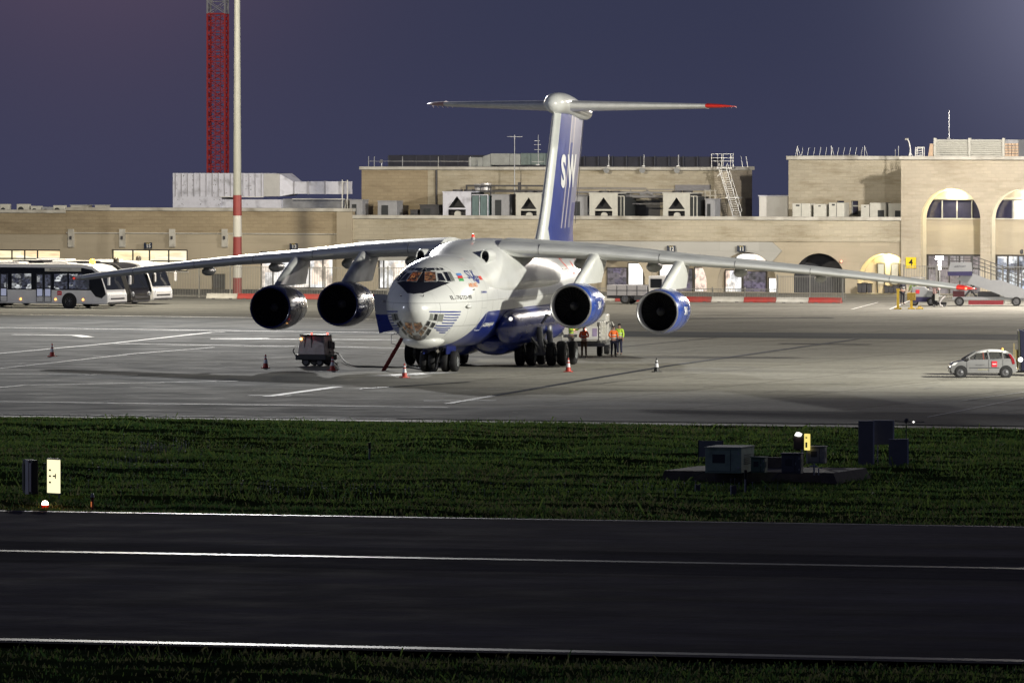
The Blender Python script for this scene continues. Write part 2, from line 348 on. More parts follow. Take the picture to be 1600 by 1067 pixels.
for _ in range(150):   # scuffs and scraped paint on the stands
    x, y = random.uniform(0, 1600), random.choice((random.uniform(520, 645), random.uniform(540, 620)))
    ln = random.uniform(6, 46); sl = random.choice((-.02, .0, -.15, .12, -.3))*random.uniform(.3, 1); p = G(x, y); q_ = G(x+ln, y+ln*sl); w = random.uniform(.02, .07)*2
    b.add([(p.x, p.y-w, .0175), (q_.x, q_.y-w, .0175), (q_.x, q_.y+w, .0175), (p.x, p.y+w, .0175)], [(0,1,2,3)])
tag(b.build('apron_scuffs', mat('scuff_grey', (.34,.34,.32), .8, var=.4, scale=1.5, dirt=(.15,.15,.14), dirt_scale=2)), kind='structure')
b = MB()
for _ in range(70):
    x, y = random.uniform(560, 1600), random.uniform(505, 640); ln = random.uniform(10, 70); p = G(x, y); q_ = G(x+ln, y-ln*random.uniform(-.05, .18)); w = random.uniform(.02, .05)*2
    b.add([(p.x, p.y-w, .0165), (q_.x, q_.y-w, .0165), (q_.x, q_.y+w, .0165), (p.x, p.y+w, .0165)], [(0,1,2,3)])
tag(b.build('apron_cracks', mat('crack_dark', (.09,.09,.085), .9)), kind='structure')
# ---------------------------------------------------------------- grass
import numpy as np
rng_ = np.random.default_rng(7)
def hgt(u, v):
    f = lambda a, b, c_: np.sin(u*a+v*b+c_)
    h = .09*f(.19,.47,0)*f(-.13,.71,1)+.055*f(.5,1.15,2)*f(-.31,.9,.4)+.05*f(.13,1.7,.7)*f(.37,.3,2)+.05*f(1.1,2.3,1.1)*f(.45,-1.9,0)+.03*f(2.3,3.9,.2)*f(-1.7,3.1,1)
    return h
def grass_field(u0, u1, v0, v1, nb, hb, zoff, seed, name, kinds):
    rg = np.random.default_rng(seed)
    # turf relief
    nu, nv = int((u1-u0)/.5), int((v1-v0)/.35)
    U, V = np.meshgrid(np.linspace(u0, u1, nu), np.linspace(v0, v1, nv))
    edge = np.clip(np.minimum(V-v0, v1-V)/3, 0, 1)
    Z = zoff+hgt(U, V)*edge
    vs = np.stack([U*CP+V*SP, -U*SP+V*CP, Z], -1).reshape(-1, 3)
    idx = np.arange(nu*nv).reshape(nv, nu)
    fs = np.stack([idx[:-1,:-1], idx[:-1,1:], idx[1:,1:], idx[1:,:-1]], -1).reshape(-1, 4)
    me = bpy.data.meshes.new('turf'); me.from_pydata(vs.tolist(), [], fs.tolist()); me.materials.append(turf)
    me.polygons.foreach_set('use_smooth', [True]*len(me.polygons))
    o = bpy.data.objects.new('turf', me); COL.objects.link(o); tag(o, kind='structure')
    # blades: bunched in tufts, patchy density and height
    u = rg.uniform(u0+.2, u1-.2, nb); v = rg.uniform(v0+.1, v1-.1, nb)
    dens = .35+.55*np.sin(u*.35+np.sin(v*.3)*2)*np.sin(v*.52+u*.11)+.45*np.sin(u*1.3+v*1.9)*np.sin(u*.61-v*.83)+.25*np.sin(u*.11+v*.17)
    keep = rg.uniform(-.5, 1.0, nb) < dens; u, v = u[keep], v[keep]; n = len(u)
    hh = hb*rg.uniform(.35, 1.25, n)*(1+1.3*(rg.uniform(0, 1, n) > .985))*(1+.9*np.clip(np.sin(u*.22+1.7)*np.sin(v*.31+.5)-.35, 0, 1))
    z = zoff+hgt(u, v)*np.clip(np.minimum(v-v0, v1-v)/3, 0, 1)-.02
    ang = rg.uniform(0, 2*np.pi, n); w = rg.uniform(.014, .030, n); lean = rg.normal(0, .35, (n, 2))*hh[:, None]
    bx, by = u*CP+v*SP, -u*SP+v*CP
    dx, dy = np.cos(ang)*w, np.sin(ang)*w
    P = np.zeros((n, 4, 3))
    P[:,0] = np.stack([bx-dx, by-dy, z], -1); P[:,1] = np.stack([bx+dx, by+dy, z], -1)
    P[:,2] = np.stack([bx+dx*.5+lean[:,0], by+dy*.5+lean[:,1], z+hh*.95], -1); P[:,3] = np.stack([bx-dx*.5+lean[:,0]*1.3, by-dy*.5+lean[:,1]*1.3, z+hh], -1)
    me = bpy.data.meshes.new(name); me.vertices.add(4*n); me.vertices.foreach_set('co', P.reshape(-1))
    me.loops.add(4*n); me.loops.foreach_set('vertex_index', np.arange(4*n)); me.polygons.add(n)
    me.polygons.foreach_set('loop_start', np.arange(n)*4); me.polygons.foreach_set('loop_total', np.full(n, 4))
    for m_ in kinds: me.materials.append(m_)
    patch = .5+.5*np.sin(u*.17+1.1*np.sin(v*.21))*np.cos(v*.13+.6*np.sin(u*.09)); near_ = np.clip((284-v)/22, 0, 1)
    r_ = rg.uniform(0, 1, n); pd = .05+.35*np.clip(patch-.62, 0, 1)/.38+.28*near_; pk = .30+.35*np.clip(.4-patch, 0, 1)/.4
    me.polygons.foreach_set('material_index', np.where(r_ < pd, 2, np.where(r_ < pd+pk, 1, 0)).astype(np.int32))
    me.update(); me.validate()
    o = bpy.data.objects.new(name, me); COL.objects.link(o)
    return tag(o, 'grass', 'grass', kind='stuff')
turf = mat('turf_soil', (.06,.09,.022), .95, var=.55, scale=.55, stretch=(.6,1,1), dirt=(.03,.03,.014), dirt_scale=.25, spec=0)
bl1 = mat('grass_blade_green', (.165,.25,.055), .6, var=.45, scale=.16); bl2 = mat('grass_blade_dark', (.08,.17,.045), .65, var=.4, scale=.2); bl3 = mat('grass_blade_dry', (.2,.2,.09), .7, var=.3, scale=.3)
for m_ in (bl1, bl2, bl3):   # thin leaves let light through
    nt_ = m_.node_tree; pr = nt_.nodes['Principled BSDF']; tl = nt_.nodes.new('ShaderNodeBsdfTranslucent'); mxs = nt_.nodes.new('ShaderNodeMixShader'); mxs.inputs[0].default_value = .5
    nt_.links.new(pr.inputs['Base Color'].links[0].from_socket, tl.inputs['Color']); nt_.links.new(pr.outputs[0], mxs.inputs[1]); nt_.links.new(tl.outputs[0], mxs.inputs[2])
    nt_.links.new(mxs.outputs[0], nt_.nodes['Material Output'].inputs['Surface'])
g = grass_field(-150, -62, 263.0, 347.2, 620000, .12, -.08, 3, 'grass', [bl1, bl2, bl3]); g['label'] = 'patchy green grass strip between the apron and the dark taxiway'
g = grass_field(-95, -38, 176, 195.7, 60000, .12, -.12, 5, 'grass', [bl2, bl1, bl3]); g['label'] = 'dark grass below the nearest taxiway line'
# small pale flowers in the grass
b = MB()
for cx, cy, sx, sy, n in ((240,700,34,6,110),(225,727,40,6,50),(450,764,150,5,60),(1050,764,120,6,40),(90,735,60,14,20),(700,770,200,6,30)):
    for _ in range(n):
        p = G(random.gauss(cx, sx), random.gauss(cy, sy)); r = random.uniform(.02, .04); h = random.uniform(.08, .22)
        b.bar((p.x, p.y, -.1), (p.x, p.y, h), .012); b.cyl((p.x, p.y, h), (p.x, p.y, h+.02), r, n=5)
tag(b.build('wild_flowers', mat('petals', (.32,.33,.34), .7)), 'small pale wild flowers scattered through the grass strip', 'flowers', kind='stuff')
# ---------------------------------------------------------------- terminal building
V0 = 614.8; UR = -204.0
def L(px, py, v=V0): u, z = TP(px, py, v); return u-UR, z
def LX(px, v=V0): return L(px, 400, v)[0]
def LZ(px, py, v=V0): return L(px, py, v)[1]
st_dark = stone('stone_brown', (.40,.33,.225), stain=(.14,.10,.06), stain_amt=.7, bw=.62, bh=.27, mortar=.86)
st_mid = stone('stone_cream', (.50,.455,.36), stain=(.22,.175,.10), stain_amt=.95, bw=.62, bh=.27, mortar=.88)
st_pale = stone('stone_pale', (.52,.465,.375), stain=(.28,.23,.16), stain_amt=.8, bw=.6, bh=.27, mortar=.9)
plaster = stone('plaster_beige', (.47,.415,.32), mortar=.93, bw=2.4, bh=1.2, stain=(.25,.22,.16), stain_amt=.35)
plaster_shaded = stone('plaster_shaded', (.46,.46,.44), mortar=.92, bw=3.2, bh=1.6, stain=(.3,.29,.27), stain_amt=.3)
cap_mat = mat('parapet_render', (.55,.54,.50), .8, var=.15, scale=.8, dirt=(.3,.28,.24))
frame_mat = mat('window_frame_dark', (.05,.045,.04), .5, var=.2)
shop = lit_glass('lit_shop_window', [(1,.95,.88), (.9,.66,.52), (1,1,.98), (.62,.58,.72), (1,.88,.72)], 1.3, (1.1, .9), 3.1, dark=.4)
warm = lit_glass('lit_office_window', [(1,.80,.45), (1,.88,.58), (1,.92,.7), (.95,.7,.4)], 1.3, (.35, 1.7), 1.3, dark=.75)
lounge = lit_glass('lit_lounge_window', [(1,.93,.82), (.85,.82,.78), (1,1,1), (.95,.8,.65), (.6,.58,.58), (1,.97,.92)], 1.35, (.9, .7), 5.3, dark=.45)
entr = lit_glass('lit_entrance_glass', [(.9,.95,1), (.35,.4,.5), (1,1,1), (.6,.7,.9), (.15,.16,.2)], 1.0, (1.5, 1.2), 8.3)
sky_glass = mat('upper_window_glass', (.03,.03,.06), .1, var=.1, spec=1.0)
room_dark = mat('unlit_recess', (.05,.052,.06), .8, var=.3)
T = thing('terminal_building', 'long cream limestone airport terminal with lit windows and arches behind the jet', 'building', W(UR, V0, 0), -PHI)
def tb(name, b, m, **k): return b.build(name, m, T, **k)
def arch_pts(xc, r, zs, zb, n=20): return [(xc-r, zb)]+[(xc-r*math.cos(math.pi*k/n), zs+r*math.sin(math.pi*k/n)) for k in range(n+1)]+[(xc+r, zb)]
def rect(x0, x1, z0, z1): return [(x0, z0), (x1, z0), (x1, z1), (x0, z1)]
xA0, xA, xC, xD = LX(-110), LX(104), LX(552), LX(1409)
zTA, zTB, zTC = LZ(50, 333), LZ(320, 326), LZ(900, 339)
zBA, zBB, zBC = LZ(50, 366), LZ(320, 364), LZ(900, 376)
# openings of the long wing
rectw = []
for nm, x0, x1, y0, y1, m_, mull, rails in (
    ('A', -100, 94, 390, 420, warm, [-60,-25,17,37,57], [404]), ('B', 174, 293, 390, 424, warm, [206,232,262,291], [408]),
    ('C', 406, 520, 393, 451, lounge, [425,482,503], []), ('D', 590, 668, 393, 452, lounge, [598,640], []),
    ('E', 330, 352, 428, 452, room_dark, [], [])):
    rectw.append((LX(x0), LX(x1), LZ((x0+x1)/2, y1), LZ((x0+x1)/2, y0), m_, [LX(q) for q in mull], [LZ((x0+x1)/2, q) for q in rails]))
arches = []
for c_, r_, top, m_ in ((966, 42, 396, shop), (1060, 44, 396, shop), (1167, 46, 395, shop), (1280, 40, 396, None), (1383, 43, 396, None)):
    x0, x1 = LX(c_-r_), LX(c_+r_); R_ = (x1-x0)/2; zt = LZ(c_, top); arches.append(((x0+x1)/2, R_, zt-R_, m_))
holes = [rect(a[0], a[1], a[2], a[3]) for a in rectw]
def cut(hs, x0, x1): return [h for h in hs if min(p[0] for p in h) > x0 and max(p[0] for p in h) < x1]
def clip_arch(P_): return [(min(p[0], xD-.03), p[1]) for i_, p in enumerate(P_) if p[0] <= xD-.03 or i_ == len(P_)-1]
ah = [clip_arch(arch_pts(a[0], a[1], a[2], .02, 28)) for a in arches]
holed('wall', rect(xA0, xA, 0, zBA), cut(holes, xA0, xA), .45, plaster, T)
holed('wall', rect(xA, xC, 0, zBB), cut(holes, xA, xC), .45, plaster, T)
holed('wall', rect(xC, xD, 0, zBC), cut(holes+ah, xC, xD), .45, plaster, T)
b = MB(); b.box(xA0, xA, -.06, .45, zBA, zTA); tb('wall_band', b, st_dark)
b = MB(); b.box(xA, xC, -.08, .45, zBB, zTB-.2); tb('wall_band', b, st_dark)
b = MB(); b.box(xC, xD, -.10, .45, zBC, zTC-.2); tb('wall_band', b, st_mid)
b = MB(); b.box(xA0, xA-.02, -.2, .6, zTA, zTA+.26); b.box(xA-.02, xC, -.22, .62, zTB-.2, zTB+.06); b.box(xC, xD, -.24, .64, zTC-.2, zTC+.08); tb('parapet', b, cap_mat, bev=.03)
b = MB(); b.box(xA, xC, -.12, -.002, zBB-.08, zBB); tb('string_course', b, cap_mat)
# corner pier between the two halves
b = MB(); b.box(LX(528), LX(552), -.3, -.09, 0, zTB-.22); tb('pier', b, plaster)
# panel over the gates, greyed to stand for a recessed wall in shade
xs, xe = LX(560), LX(1207)
zf = LZ(900, 409)
pts = [(xs, zBC-.04), (xs, zf)]
for a in arches[:3]:
    ax, ar, azs, _ = a
    if azs+ar > zf:
        t0 = math.asin(max(-1, min(1, (zf-azs)/ar)))
        pts += [(ax-(ar+.05)*math.cos(t0+(math.pi-2*t0)*k/14), azs+(ar+.05)*math.sin(t0+(math.pi-2*t0)*k/14)) for k in range(15)]
pts += [(LX(1206), zf), (LX(1222), zBC-.7), (xe, zBC-.04)]
f_ = holed('shaded_wall_panel', pts[::-1], [], .12, plaster_shaded, T); f_.location = (0, -.13, 0)
# glazing of the rectangular openings
for x0, x1, z0, z1, m_, mull, rails in rectw:
    b = MB(); b.box(x0-.05, x1+.05, .30, .34, z0-.05, z1+.05); w_ = tb('window', b, m_)
    b = MB()
    for x in [x0+.05]+mull+[x1-.05]: b.box(x-.045, x+.045, .18, .29, z0, z1)
    for z in [z0+.05]+rails+[z1-.04]: b.box(x0, x1, .16, .285, z-.05, z+.05)
    b.build('frame', frame_mat, w_)
    b = MB(); b.box(x0-.1, x1+.1, -.08, .17, z0-.09, z0-.003); b.build('sill', cap_mat, w_)
dim_shop = lit_glass('dim_shop_window', [(.30,.25,.38), (.16,.15,.17), (.42,.36,.40), (.10,.10,.12)], .6, (1.4, 1.6), 2.7, dark=.4)
bright_shop = lit_glass('bright_shop_window', [(1,.96,.9), (1,1,.98), (.95,.80,.66), (1,.97,.92)], 1.7, (.8, .9), 7.1, dark=.7)
SHOPS = {0: ((941,972,418,456,dim_shop), (974,998,411,450,bright_shop)), 1: ((1023,1046,413,436,bright_shop), (1047,1075,420,460,dim_shop), (1078,1101,418,466,shop)), 2: ((1126,1152,422,467,shop), (1143,1190,396,410,bright_shop), (1154,1190,424,466,dim_shop), (1194,1209,434,467,bright_shop))}
for i, (ax, ar, azs, m_) in enumerate(arches):
    dep = 1.3 if m_ else 1.6
    b = MB()  # reveal lining
    P_ = clip_arch(arch_pts(ax, ar-.01, azs, 0, 28))
    b.rings([[(p[0], .05, p[1]) for p in P_], [(p[0], dep, p[1]) for p in P_]], cap=(False, False), close=False)
    lin = tb('arch_reveal', b, plaster if i != 3 else room_dark)
    if m_:
        b = MB(); b.prism(P_, dep, dep+.1, 'y'); tb('recess_wall', b, plaster)
        for q0, q1, y0, y1, g_ in SHOPS[i]:
            x0, x1, z0, z1 = LX(q0), LX(q1), max(.05, LZ(q0, y1)), LZ(q0, y0)
            b = MB(); b.box(x0, x1, dep-.04, dep-.005, z0, z1); w_ = tb('shop_window', b, g_)
            b = MB()
            for x in (x0, x1): b.box(x-.04, x+.04, dep-.10, dep-.045, z0, z1)
            b.box(x0, x1, dep-.10, dep-.045, z1-.06, z1+.02); b.build('frame', frame_mat, w_)
    else:
        b = MB(); b.prism(P_, dep, dep+.1, 'y'); tb('recess_wall', b, room_dark if i == 3 else plaster)
ax, ar, azs, _ = arches[4]
for q0, q1 in ((1363, 1374), (1384, 1396)):
    b = MB(); b.box(LX(q0), LX(q1), 1.50, 1.55, LZ(q0, 444), LZ(q0, 413)); w_ = tb('door', b, lit_glass('lit_door%d' % q0, [(1,.95,.75), (.9,.8,.6)], .75, (1, 1), 0, .9))
    b = MB()
    for x in (LX(q0), LX(q1)): b.box(x-.04, x+.04, 1.42, 1.495, 0, LZ(q0, 413)+.06)
    b.box(LX(q0), LX(q1), 1.42, 1.495, LZ(q0, 413), LZ(q0, 413)+.08); b.build('frame', frame_mat, w_)
l_ = flood('arch_lamp_warm', W(UR+ax+.1, V0+.75, azs+ar-.35), 420, (1, .85, .40), .12)
# grey string of little wall boxes with a dark lamp
for q in (112, 192, 270, 352):
    b = MB(); b.box(LX(q-4.5), LX(q+4.5), -.2, -.003, LZ(q, 386), LZ(q, 358)); w_ = tb('wall_box', b, cap_mat)
    b = MB(); b.box(LX(q-1.5), LX(q+1.5), -.32, -.202, LZ(q, 374), LZ(q, 369)); b.build('wall_lamp', dark_grey, w_)
# roofs behind the parapets
b = MB(); b.box(xA0, xC, .65, 26, zTB-1.2, zTB-.95); b.box(xC+.01, LX(1409)-.1, .66, 34, zTC-1.1, zTC-.9); tb('roof', b, mat('roof_felt', (.16,.16,.16), .9, var=.3))
# ------- upper block in the middle, set back on the roof
VM = V0+9
def LM(px, py): return L(px, py, VM)
x0, x1 = LM(565, 300)[0], LM(1138, 300)[0]; zt = LM(850, 261)[1]
b = MB(); b.box(x0, LM(668,300)[0], 9, 24, 4.4, zt-.25); tb('wall', b, st_dark)
b = MB(); b.box(LM(668,300)[0]+.002, LM(1095,300)[0], 9.05, 20, 4.4, zt-.25); b.box(LM(1095,300)[0]+.001, LM(1118,300)[0], 9.05, 15, 4.4, zt-.25); tb('wall', b, st_mid)
b = MB(); b.box(LM(1118,300)[0]+.002, x1, 8.6, 15.5, 4.4, zt-.25); tb('wall', b, st_pale)
b = MB(); b.box(x0-.15, LM(1095,300)[0], 8.8, 20.2, zt-.25, zt); b.box(LM(1095,300)[0]+.01, LM(1118,300)[0], 8.8, 15, zt-.25, zt); b.box(LM(1118,300)[0]+.02, x1+.15, 8.35, 15.7, zt-.26, zt+.03); tb('parapet', b, cap_mat, bev=.04)
b = MB(); b.box(LM(993,300)[0], LM(1031,300)[0], 9.02, 9.045, 4.5, LM(1010,314)[1]); tb('door_opening', b, dark_grey)
b = MB(); b.box(LM(1055,300)[0], LM(1110,300)[0], 8.95, 9.04, LM(1080,298)[1], LM(1080,289)[1]); tb('shutter', b, mat('grey_shutter', (.2,.2,.22), .6, var=.25, stretch=(1,1,8)))
b = MB(); b.cyl((LM(682,300)[0], 8.97, 4.6), (LM(682,300)[0], 8.97, zt-.1), .09, n=8); tb('drain_pipe', b, dark_grey)
b = MB()
for q in (950, 1006, 1060): b.cyl((LM(q,262)[0], 8.9, LM(q,264)[1]), (LM(q,262)[0], 8.55, LM(q,264)[1]-.12), .05, .24, n=12)
tb('wall_lamp', b, grey_paint)
# ------- tall block on the right: set-back part and arched front
VR = V0+6
xR0, xR1 = L(1232, 300, VR)[0], L(1411, 300, VR)[0]; ztR = L(1320, 250, VR)[1]
hol = [rect(L(1330,300,VR)[0], L(1341,300,VR)[0], L(1335,336,VR)[1], L(1335,314,VR)[1]), rect(L(1308,300,VR)[0], L(1319,300,VR)[0], L(1313,336,VR)[1], L(1313,314,VR)[1])]
w_ = holed('wall', rect(xR0, xR1+.3, 4.4, ztR), hol, .4, st_mid, T); w_.location = (0, 6, 0)
b = MB(); b.box(xR0, xR0+.4, 6.41, 24, 4.4, ztR); tb('wall', b, st_mid)
b = MB(); b.box(xR0-.15, xR1+.2, 5.8, 6.7, ztR+.001, ztR+.3); b.box(xR0-.15, xR0+.5, 6.71, 24, ztR+.001, ztR+.3); tb('parapet', b, cap_mat, bev=.04)
for h in hol:
    b = MB(); b.box(h[0][0], h[1][0], 6.25, 6.3, h[0][1], h[2][1]); w_ = tb('window', b, sky_glass)
    b = MB(); zz = (h[0][1]+h[2][1])/2; b.box(h[0][0], h[1][0], 6.18, 6.245, zz+.1, zz+.2); b.box(h[0][0], h[0][0]+.07, 6.18, 6.245, h[0][1], h[2][1]); b.build('frame', grey_paint, w_)
xF0, xF1 = LX(1409)+.01, LX(1720); ztF = LZ(1500, 250)
big = []
for a0, a1, tp in ((1440, 1533, 295), (1548, 1641, 296)):
    x0, x1 = LX(a0), LX(a1); R_ = (x1-x0)/2; big.append(((x0+x1)/2, R_, LZ((a0+a1)/2, tp)-R_))
w_ = holed('wall', rect(xF0, xF1, 0, ztF), [arch_pts(*a, .02, 32) for a in big], .6, st_pale, T); w_.location = (0, -.25, 0)
b = MB(); b.box(xF0, xF0+.5, .36, 12, zTC, ztF-.01); tb('wall', b, st_pale)
b = MB(); b.box(xF0-.12, xF1, -.5, .7, ztF+.001, ztF+.28); tb('parapet', b, cap_mat, bev=.04)
b = MB(); b.box(xF0, xF1, .71, 24, ztF-.3, ztF-.2); tb('roof', b, MATS['roof_felt'])
for i, (ax, ar, azs) in enumerate(big):
    P_ = arch_pts(ax, ar-.01, azs, 0, 32); dep = 1.35
    b = MB(); b.rings([[(p[0], .30, p[1]) for p in P_], [(p[0], dep, p[1]) for p in P_]], cap=(False, False), close=False); tb('arch_reveal', b, mat('arch_render', (.62,.57,.46), .8, var=.1), smooth=40)
    za, zb, zc = LZ(1486, 312), LZ(1486, 342), LZ(1486, 398)
    ws = math.sqrt(max(.01, ar*ar-(za-azs)**2))
    top = [(ax-ws, za)]+[(p[0], p[1]) for p in P_ if p[1] > za]+[(ax+ws, za)]
    b = MB(); b.prism(top, dep, dep+.2, 'y'); tb('recess_wall', b, plaster)
    b = MB(); b.box(ax-ar-.2, ax+ar+.2, dep+.35, dep+.4, zb, za); w_ = tb('window', b, sky_glass)
    b = MB()
    for k in (-.5, 0, .5) if i == 0 else (-.45,): b.box(ax+ar*k-.035, ax+ar*k+.035, dep+.22, dep+.345, zb, za)
    b.box(ax-ar, ax+ar, dep+.2, dep+.34, za-.07, za-.002); b.build('frame', grey_paint, w_)
    if i: b = MB(); b.box(ax-ar*.4, ax+ar, dep+.05, dep+.34, zb+.03, za-.08); tb('blind', b, cap_mat)
    b = MB(); b.box(ax-ar-.2, ax+ar+.2, dep+.01, dep+.3, zc, zb-.05); tb('recess_wall', b, plaster)
    b = MB(); b.box(ax-ar, ax+ar, dep-.12, dep+.2, zb-.049, zb+.03); tb('ledge', b, cap_mat)
    b = MB(); b.box(ax-ar, ax+ar, dep+.25, dep+.3, 0, zc); w_ = tb('entrance_glass', b, lit_glass('pink_entrance_glass', [(.34,.28,.27), (.42,.36,.36), (.24,.21,.22), (.55,.50,.50), (.30,.26,.25)], .9, (1.2, 1.4), 3.3, dark=.6) if i == 0 else entr)
    b = MB()
    for k in (-.97, -.6, -.25, .1, .5, .97): b.box(ax+ar*k-.05, ax+ar*k+.05, dep+.1, dep+.245, 0, zc)
    b.box(ax-ar, ax+ar, dep+.08, dep+.24, zc-.14, zc-.002); b.box(ax-ar, ax+ar, dep+.09, dep+.23, zc*.62, zc*.62+.12); b.build('frame', frame_mat, w_)
    flood('arch_lamp', W(UR+ax+(.1 if i == 0 else .9), V0+.75, azs+ar-.45), 330 if i == 0 else 420, (1, .88, .50) if i == 0 else (1, .97, .85), .12)
# yellow stand number on the pier
sgn = thing('stand_number_sign', 'square yellow sign with black 4 on the pier beside the big arch', 'sign', W(UR+LX(1425), V0-.33, LZ(1425, 419)), -PHI)
wd = LX(1433)-LX(1417); hh_ = LZ(1425, 402)-LZ(1425, 419)
b = MB(); b.box(-wd/2, wd/2, 0, .06, 0, hh_); b.build('sign_panel', mat('sign_yellow', (.85,.62,.02), .5, var=.04), sgn)
lettering('numeral', '4', hh_*.85, black, sgn, (0, -.004, hh_*.5), bold=.01)
for q, qy, n_, lab_ in ((1050.5, 388.5, '12', 'small dark gate sign reading 12 on the grey band right of the fin'), (1160, 388.5, '11', 'small dark gate sign reading 11 above the half hidden lit arch'),
                        (461, 385, '13', 'small dark gate sign reading 13 above the lounge windows over the outer left engine'), (233.5, 383.5, '15', 'small dark gate sign reading 15 above the warm windows behind the buses')):
    s_ = thing('gate_sign', lab_, 'sign', W(UR+LX(q), V0-.36, LZ(q, qy+4.7)), -PHI, 'gate number signs')
    b = MB(); b.box(-.33, .33, 0, .1, 0, .46); b.build('sign_panel', mat('sign_dark', (.02,.03,.06), .4), s_)
    b = MB(); b.box(-.06, .06, .10, .355, .1, .3); b.build('bracket', grey_paint, s_)
    lettering('numeral', n_, .42, white_paint, s_, (.05, -.004, .2), bold=.012)
    lettering('caption', 'GATE', .12, mat('sign_yellow_text', (.8,.6,.05), .5), s_, (0, -.004, .4))
# ---------------------------------------------------------------- roof plant
silver = mat('bright_duct_metal', (.74,.76,.88), .55, metal=.0, var=.12, scale=1.2, dirt=(.35,.36,.42), dirt_scale=1.2)
ac_cream = mat('plant_cream', (.62,.62,.57), .55, var=.1); ac_grey = mat('plant_grey', (.36,.37,.40), .6, var=.15); teal = mat('plant_teal', (.14,.21,.22), .6, var=.2, stretch=(6,1,1))
grille = mat('plant_grille', (.04,.045,.05), .7, var=.3, stretch=(1,1,14))
def place(px0, px1, py0, py1, v, cat_, nm, lab, dz=0, group=None):
    (u0, z1), (u1, z0) = TP(px0, py0, v), TP(px1, py1, v)
    zb = (zTC-.9) if 545 <= px0 < 1500 else zTB-.95
    t = thing(nm, lab, cat_, W((u0+u1)/2, v, zb), -PHI, group)
    return t, (u1-u0)/2, z1-zb, TP(px0, py1, v)[1]-zb
ORD = ['first','second','third','fourth','fifth','sixth','seventh','eighth','ninth','tenth','eleventh','twelfth']
for i, (q0, q1, y0, m_) in enumerate(((0,14,319,ac_cream), (26,45,319,ac_cream), (48,64,322,ac_cream), (65,82,323.5,ac_grey), (83,101,321,ac_cream))):
    t, w, h, zz = place(q0, q1, y0, 333, V0+2.5, 'air conditioner', 'rooftop_air_conditioner', '%s small air conditioner from the left on the low roof above the buses' % ORD[i], group='small rooftop air conditioners on the left')
    b = MB(); b.box(-w, w, 0, .5, .2, h); b.build('casing', m_, t, bev=.02)
    b = MB(); b.cyl((-w*.3, -.02, h*.62), (-w*.3, -.005, h*.62), min(w*.5, h*.3), n=14); b.build('fan_grille', grille, t)
    b = MB(); b.box(-w, -w+.08, 0, .5, 0, .199); b.box(w-.08, w, 0, .5, 0, .199); b.build('foot', dark_grey, t)
for i, (q0, q1) in enumerate(((110, 137), (148, 165))):
    t, w, h, zz = place(q0, q1, 321, 330, V0+3, 'roof box', 'roof_box', '%s flat pale roof box left of the silver duct' % ('longer' if i == 0 else 'shorter'), group='flat roof boxes')
    b = MB(); b.box(-w, w, 0, 1, 0, h); b.build('casing', cap_mat, t, bev=.03)
    b = MB(); b.box(-w-.05, w+.05, -.05, 1.05, h+.001, h+.05); b.build('lid', ac_grey, t)
# big V-frame condensers
def vcond(q0, q1, q2, y0, lab, m_=ac_cream):
    t, w, h, zz = place(q0, q1, y0, 339, V0+5.5, 'condenser unit', 'condenser_unit', lab, group='large condenser units on the terminal roof')
    w2 = (TP(q2, 330, V0+5.5)[0]-TP(q1, 330, V0+5.5)[0])
    hz = h-1.75
    f = holed('front_panel', rect(-w, w, .1, h), [[(-w*.62, hz+.55), (w*.62, hz+.55), (0, h-.28)], rect(-w*.62, w*.62, .2, hz+.42)], .06, m_, t)
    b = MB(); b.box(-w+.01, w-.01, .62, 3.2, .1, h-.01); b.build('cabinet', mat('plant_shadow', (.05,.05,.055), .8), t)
    b = MB(); b.box(-w*.62, w*.62, .2, .26, hz+.47, hz+.53); b.cyl((0, .1, hz+.05), (0, .35, hz+.05), .26, n=16); b.build('pipe', ac_cream, t)
    b = MB(); b.box(-w-.05, w+.05, -.03, 3.3, h, h+.09); b.build('top_frame', m_, t)
    b = MB(); b.cyl((-w*.4, 1.6, h+.1), (-w*.4, 1.6, h+.22), .4, n=18); b.cyl((w*.4, 1.6, h+.1), (w*.4, 1.6, h+.22), .4, n=18); b.build('fan_cowl', dark_grey, t)
    for k in range(2):
        x = w+.06+k*w2*.5
        b = MB(); b.box(x, x+w2*.42, .1, 3.1, .55, h-.25); b.build('coil', grille if m_ is not silver else teal, t)
    b = MB(); b.bar((w+.04, .05, h-.18), (w+w2, .05, h-.18), .06); b.bar((w+w2, .05, .1), (w+w2, .05, h-.18), .07); b.bar((w+w2*.5, .05, .1), (w+w2*.5, .05, h-.2), .05); b.build('coil_frame', m_, t)
    return t
vcond(692, 736, 762, 301, 'silver condenser with triangular opening and teal side, left of the tail fin', silver)
vcond(806, 846, 852, 303, 'cream condenser with triangular opening right beside the tail fin')
vcond(921, 965, 975, 303, 'cream condenser with triangular opening to the right of the tail fin')
vcond(1036, 1078, 1089, 303, 'cream condenser with triangular opening near the steel roof stair')
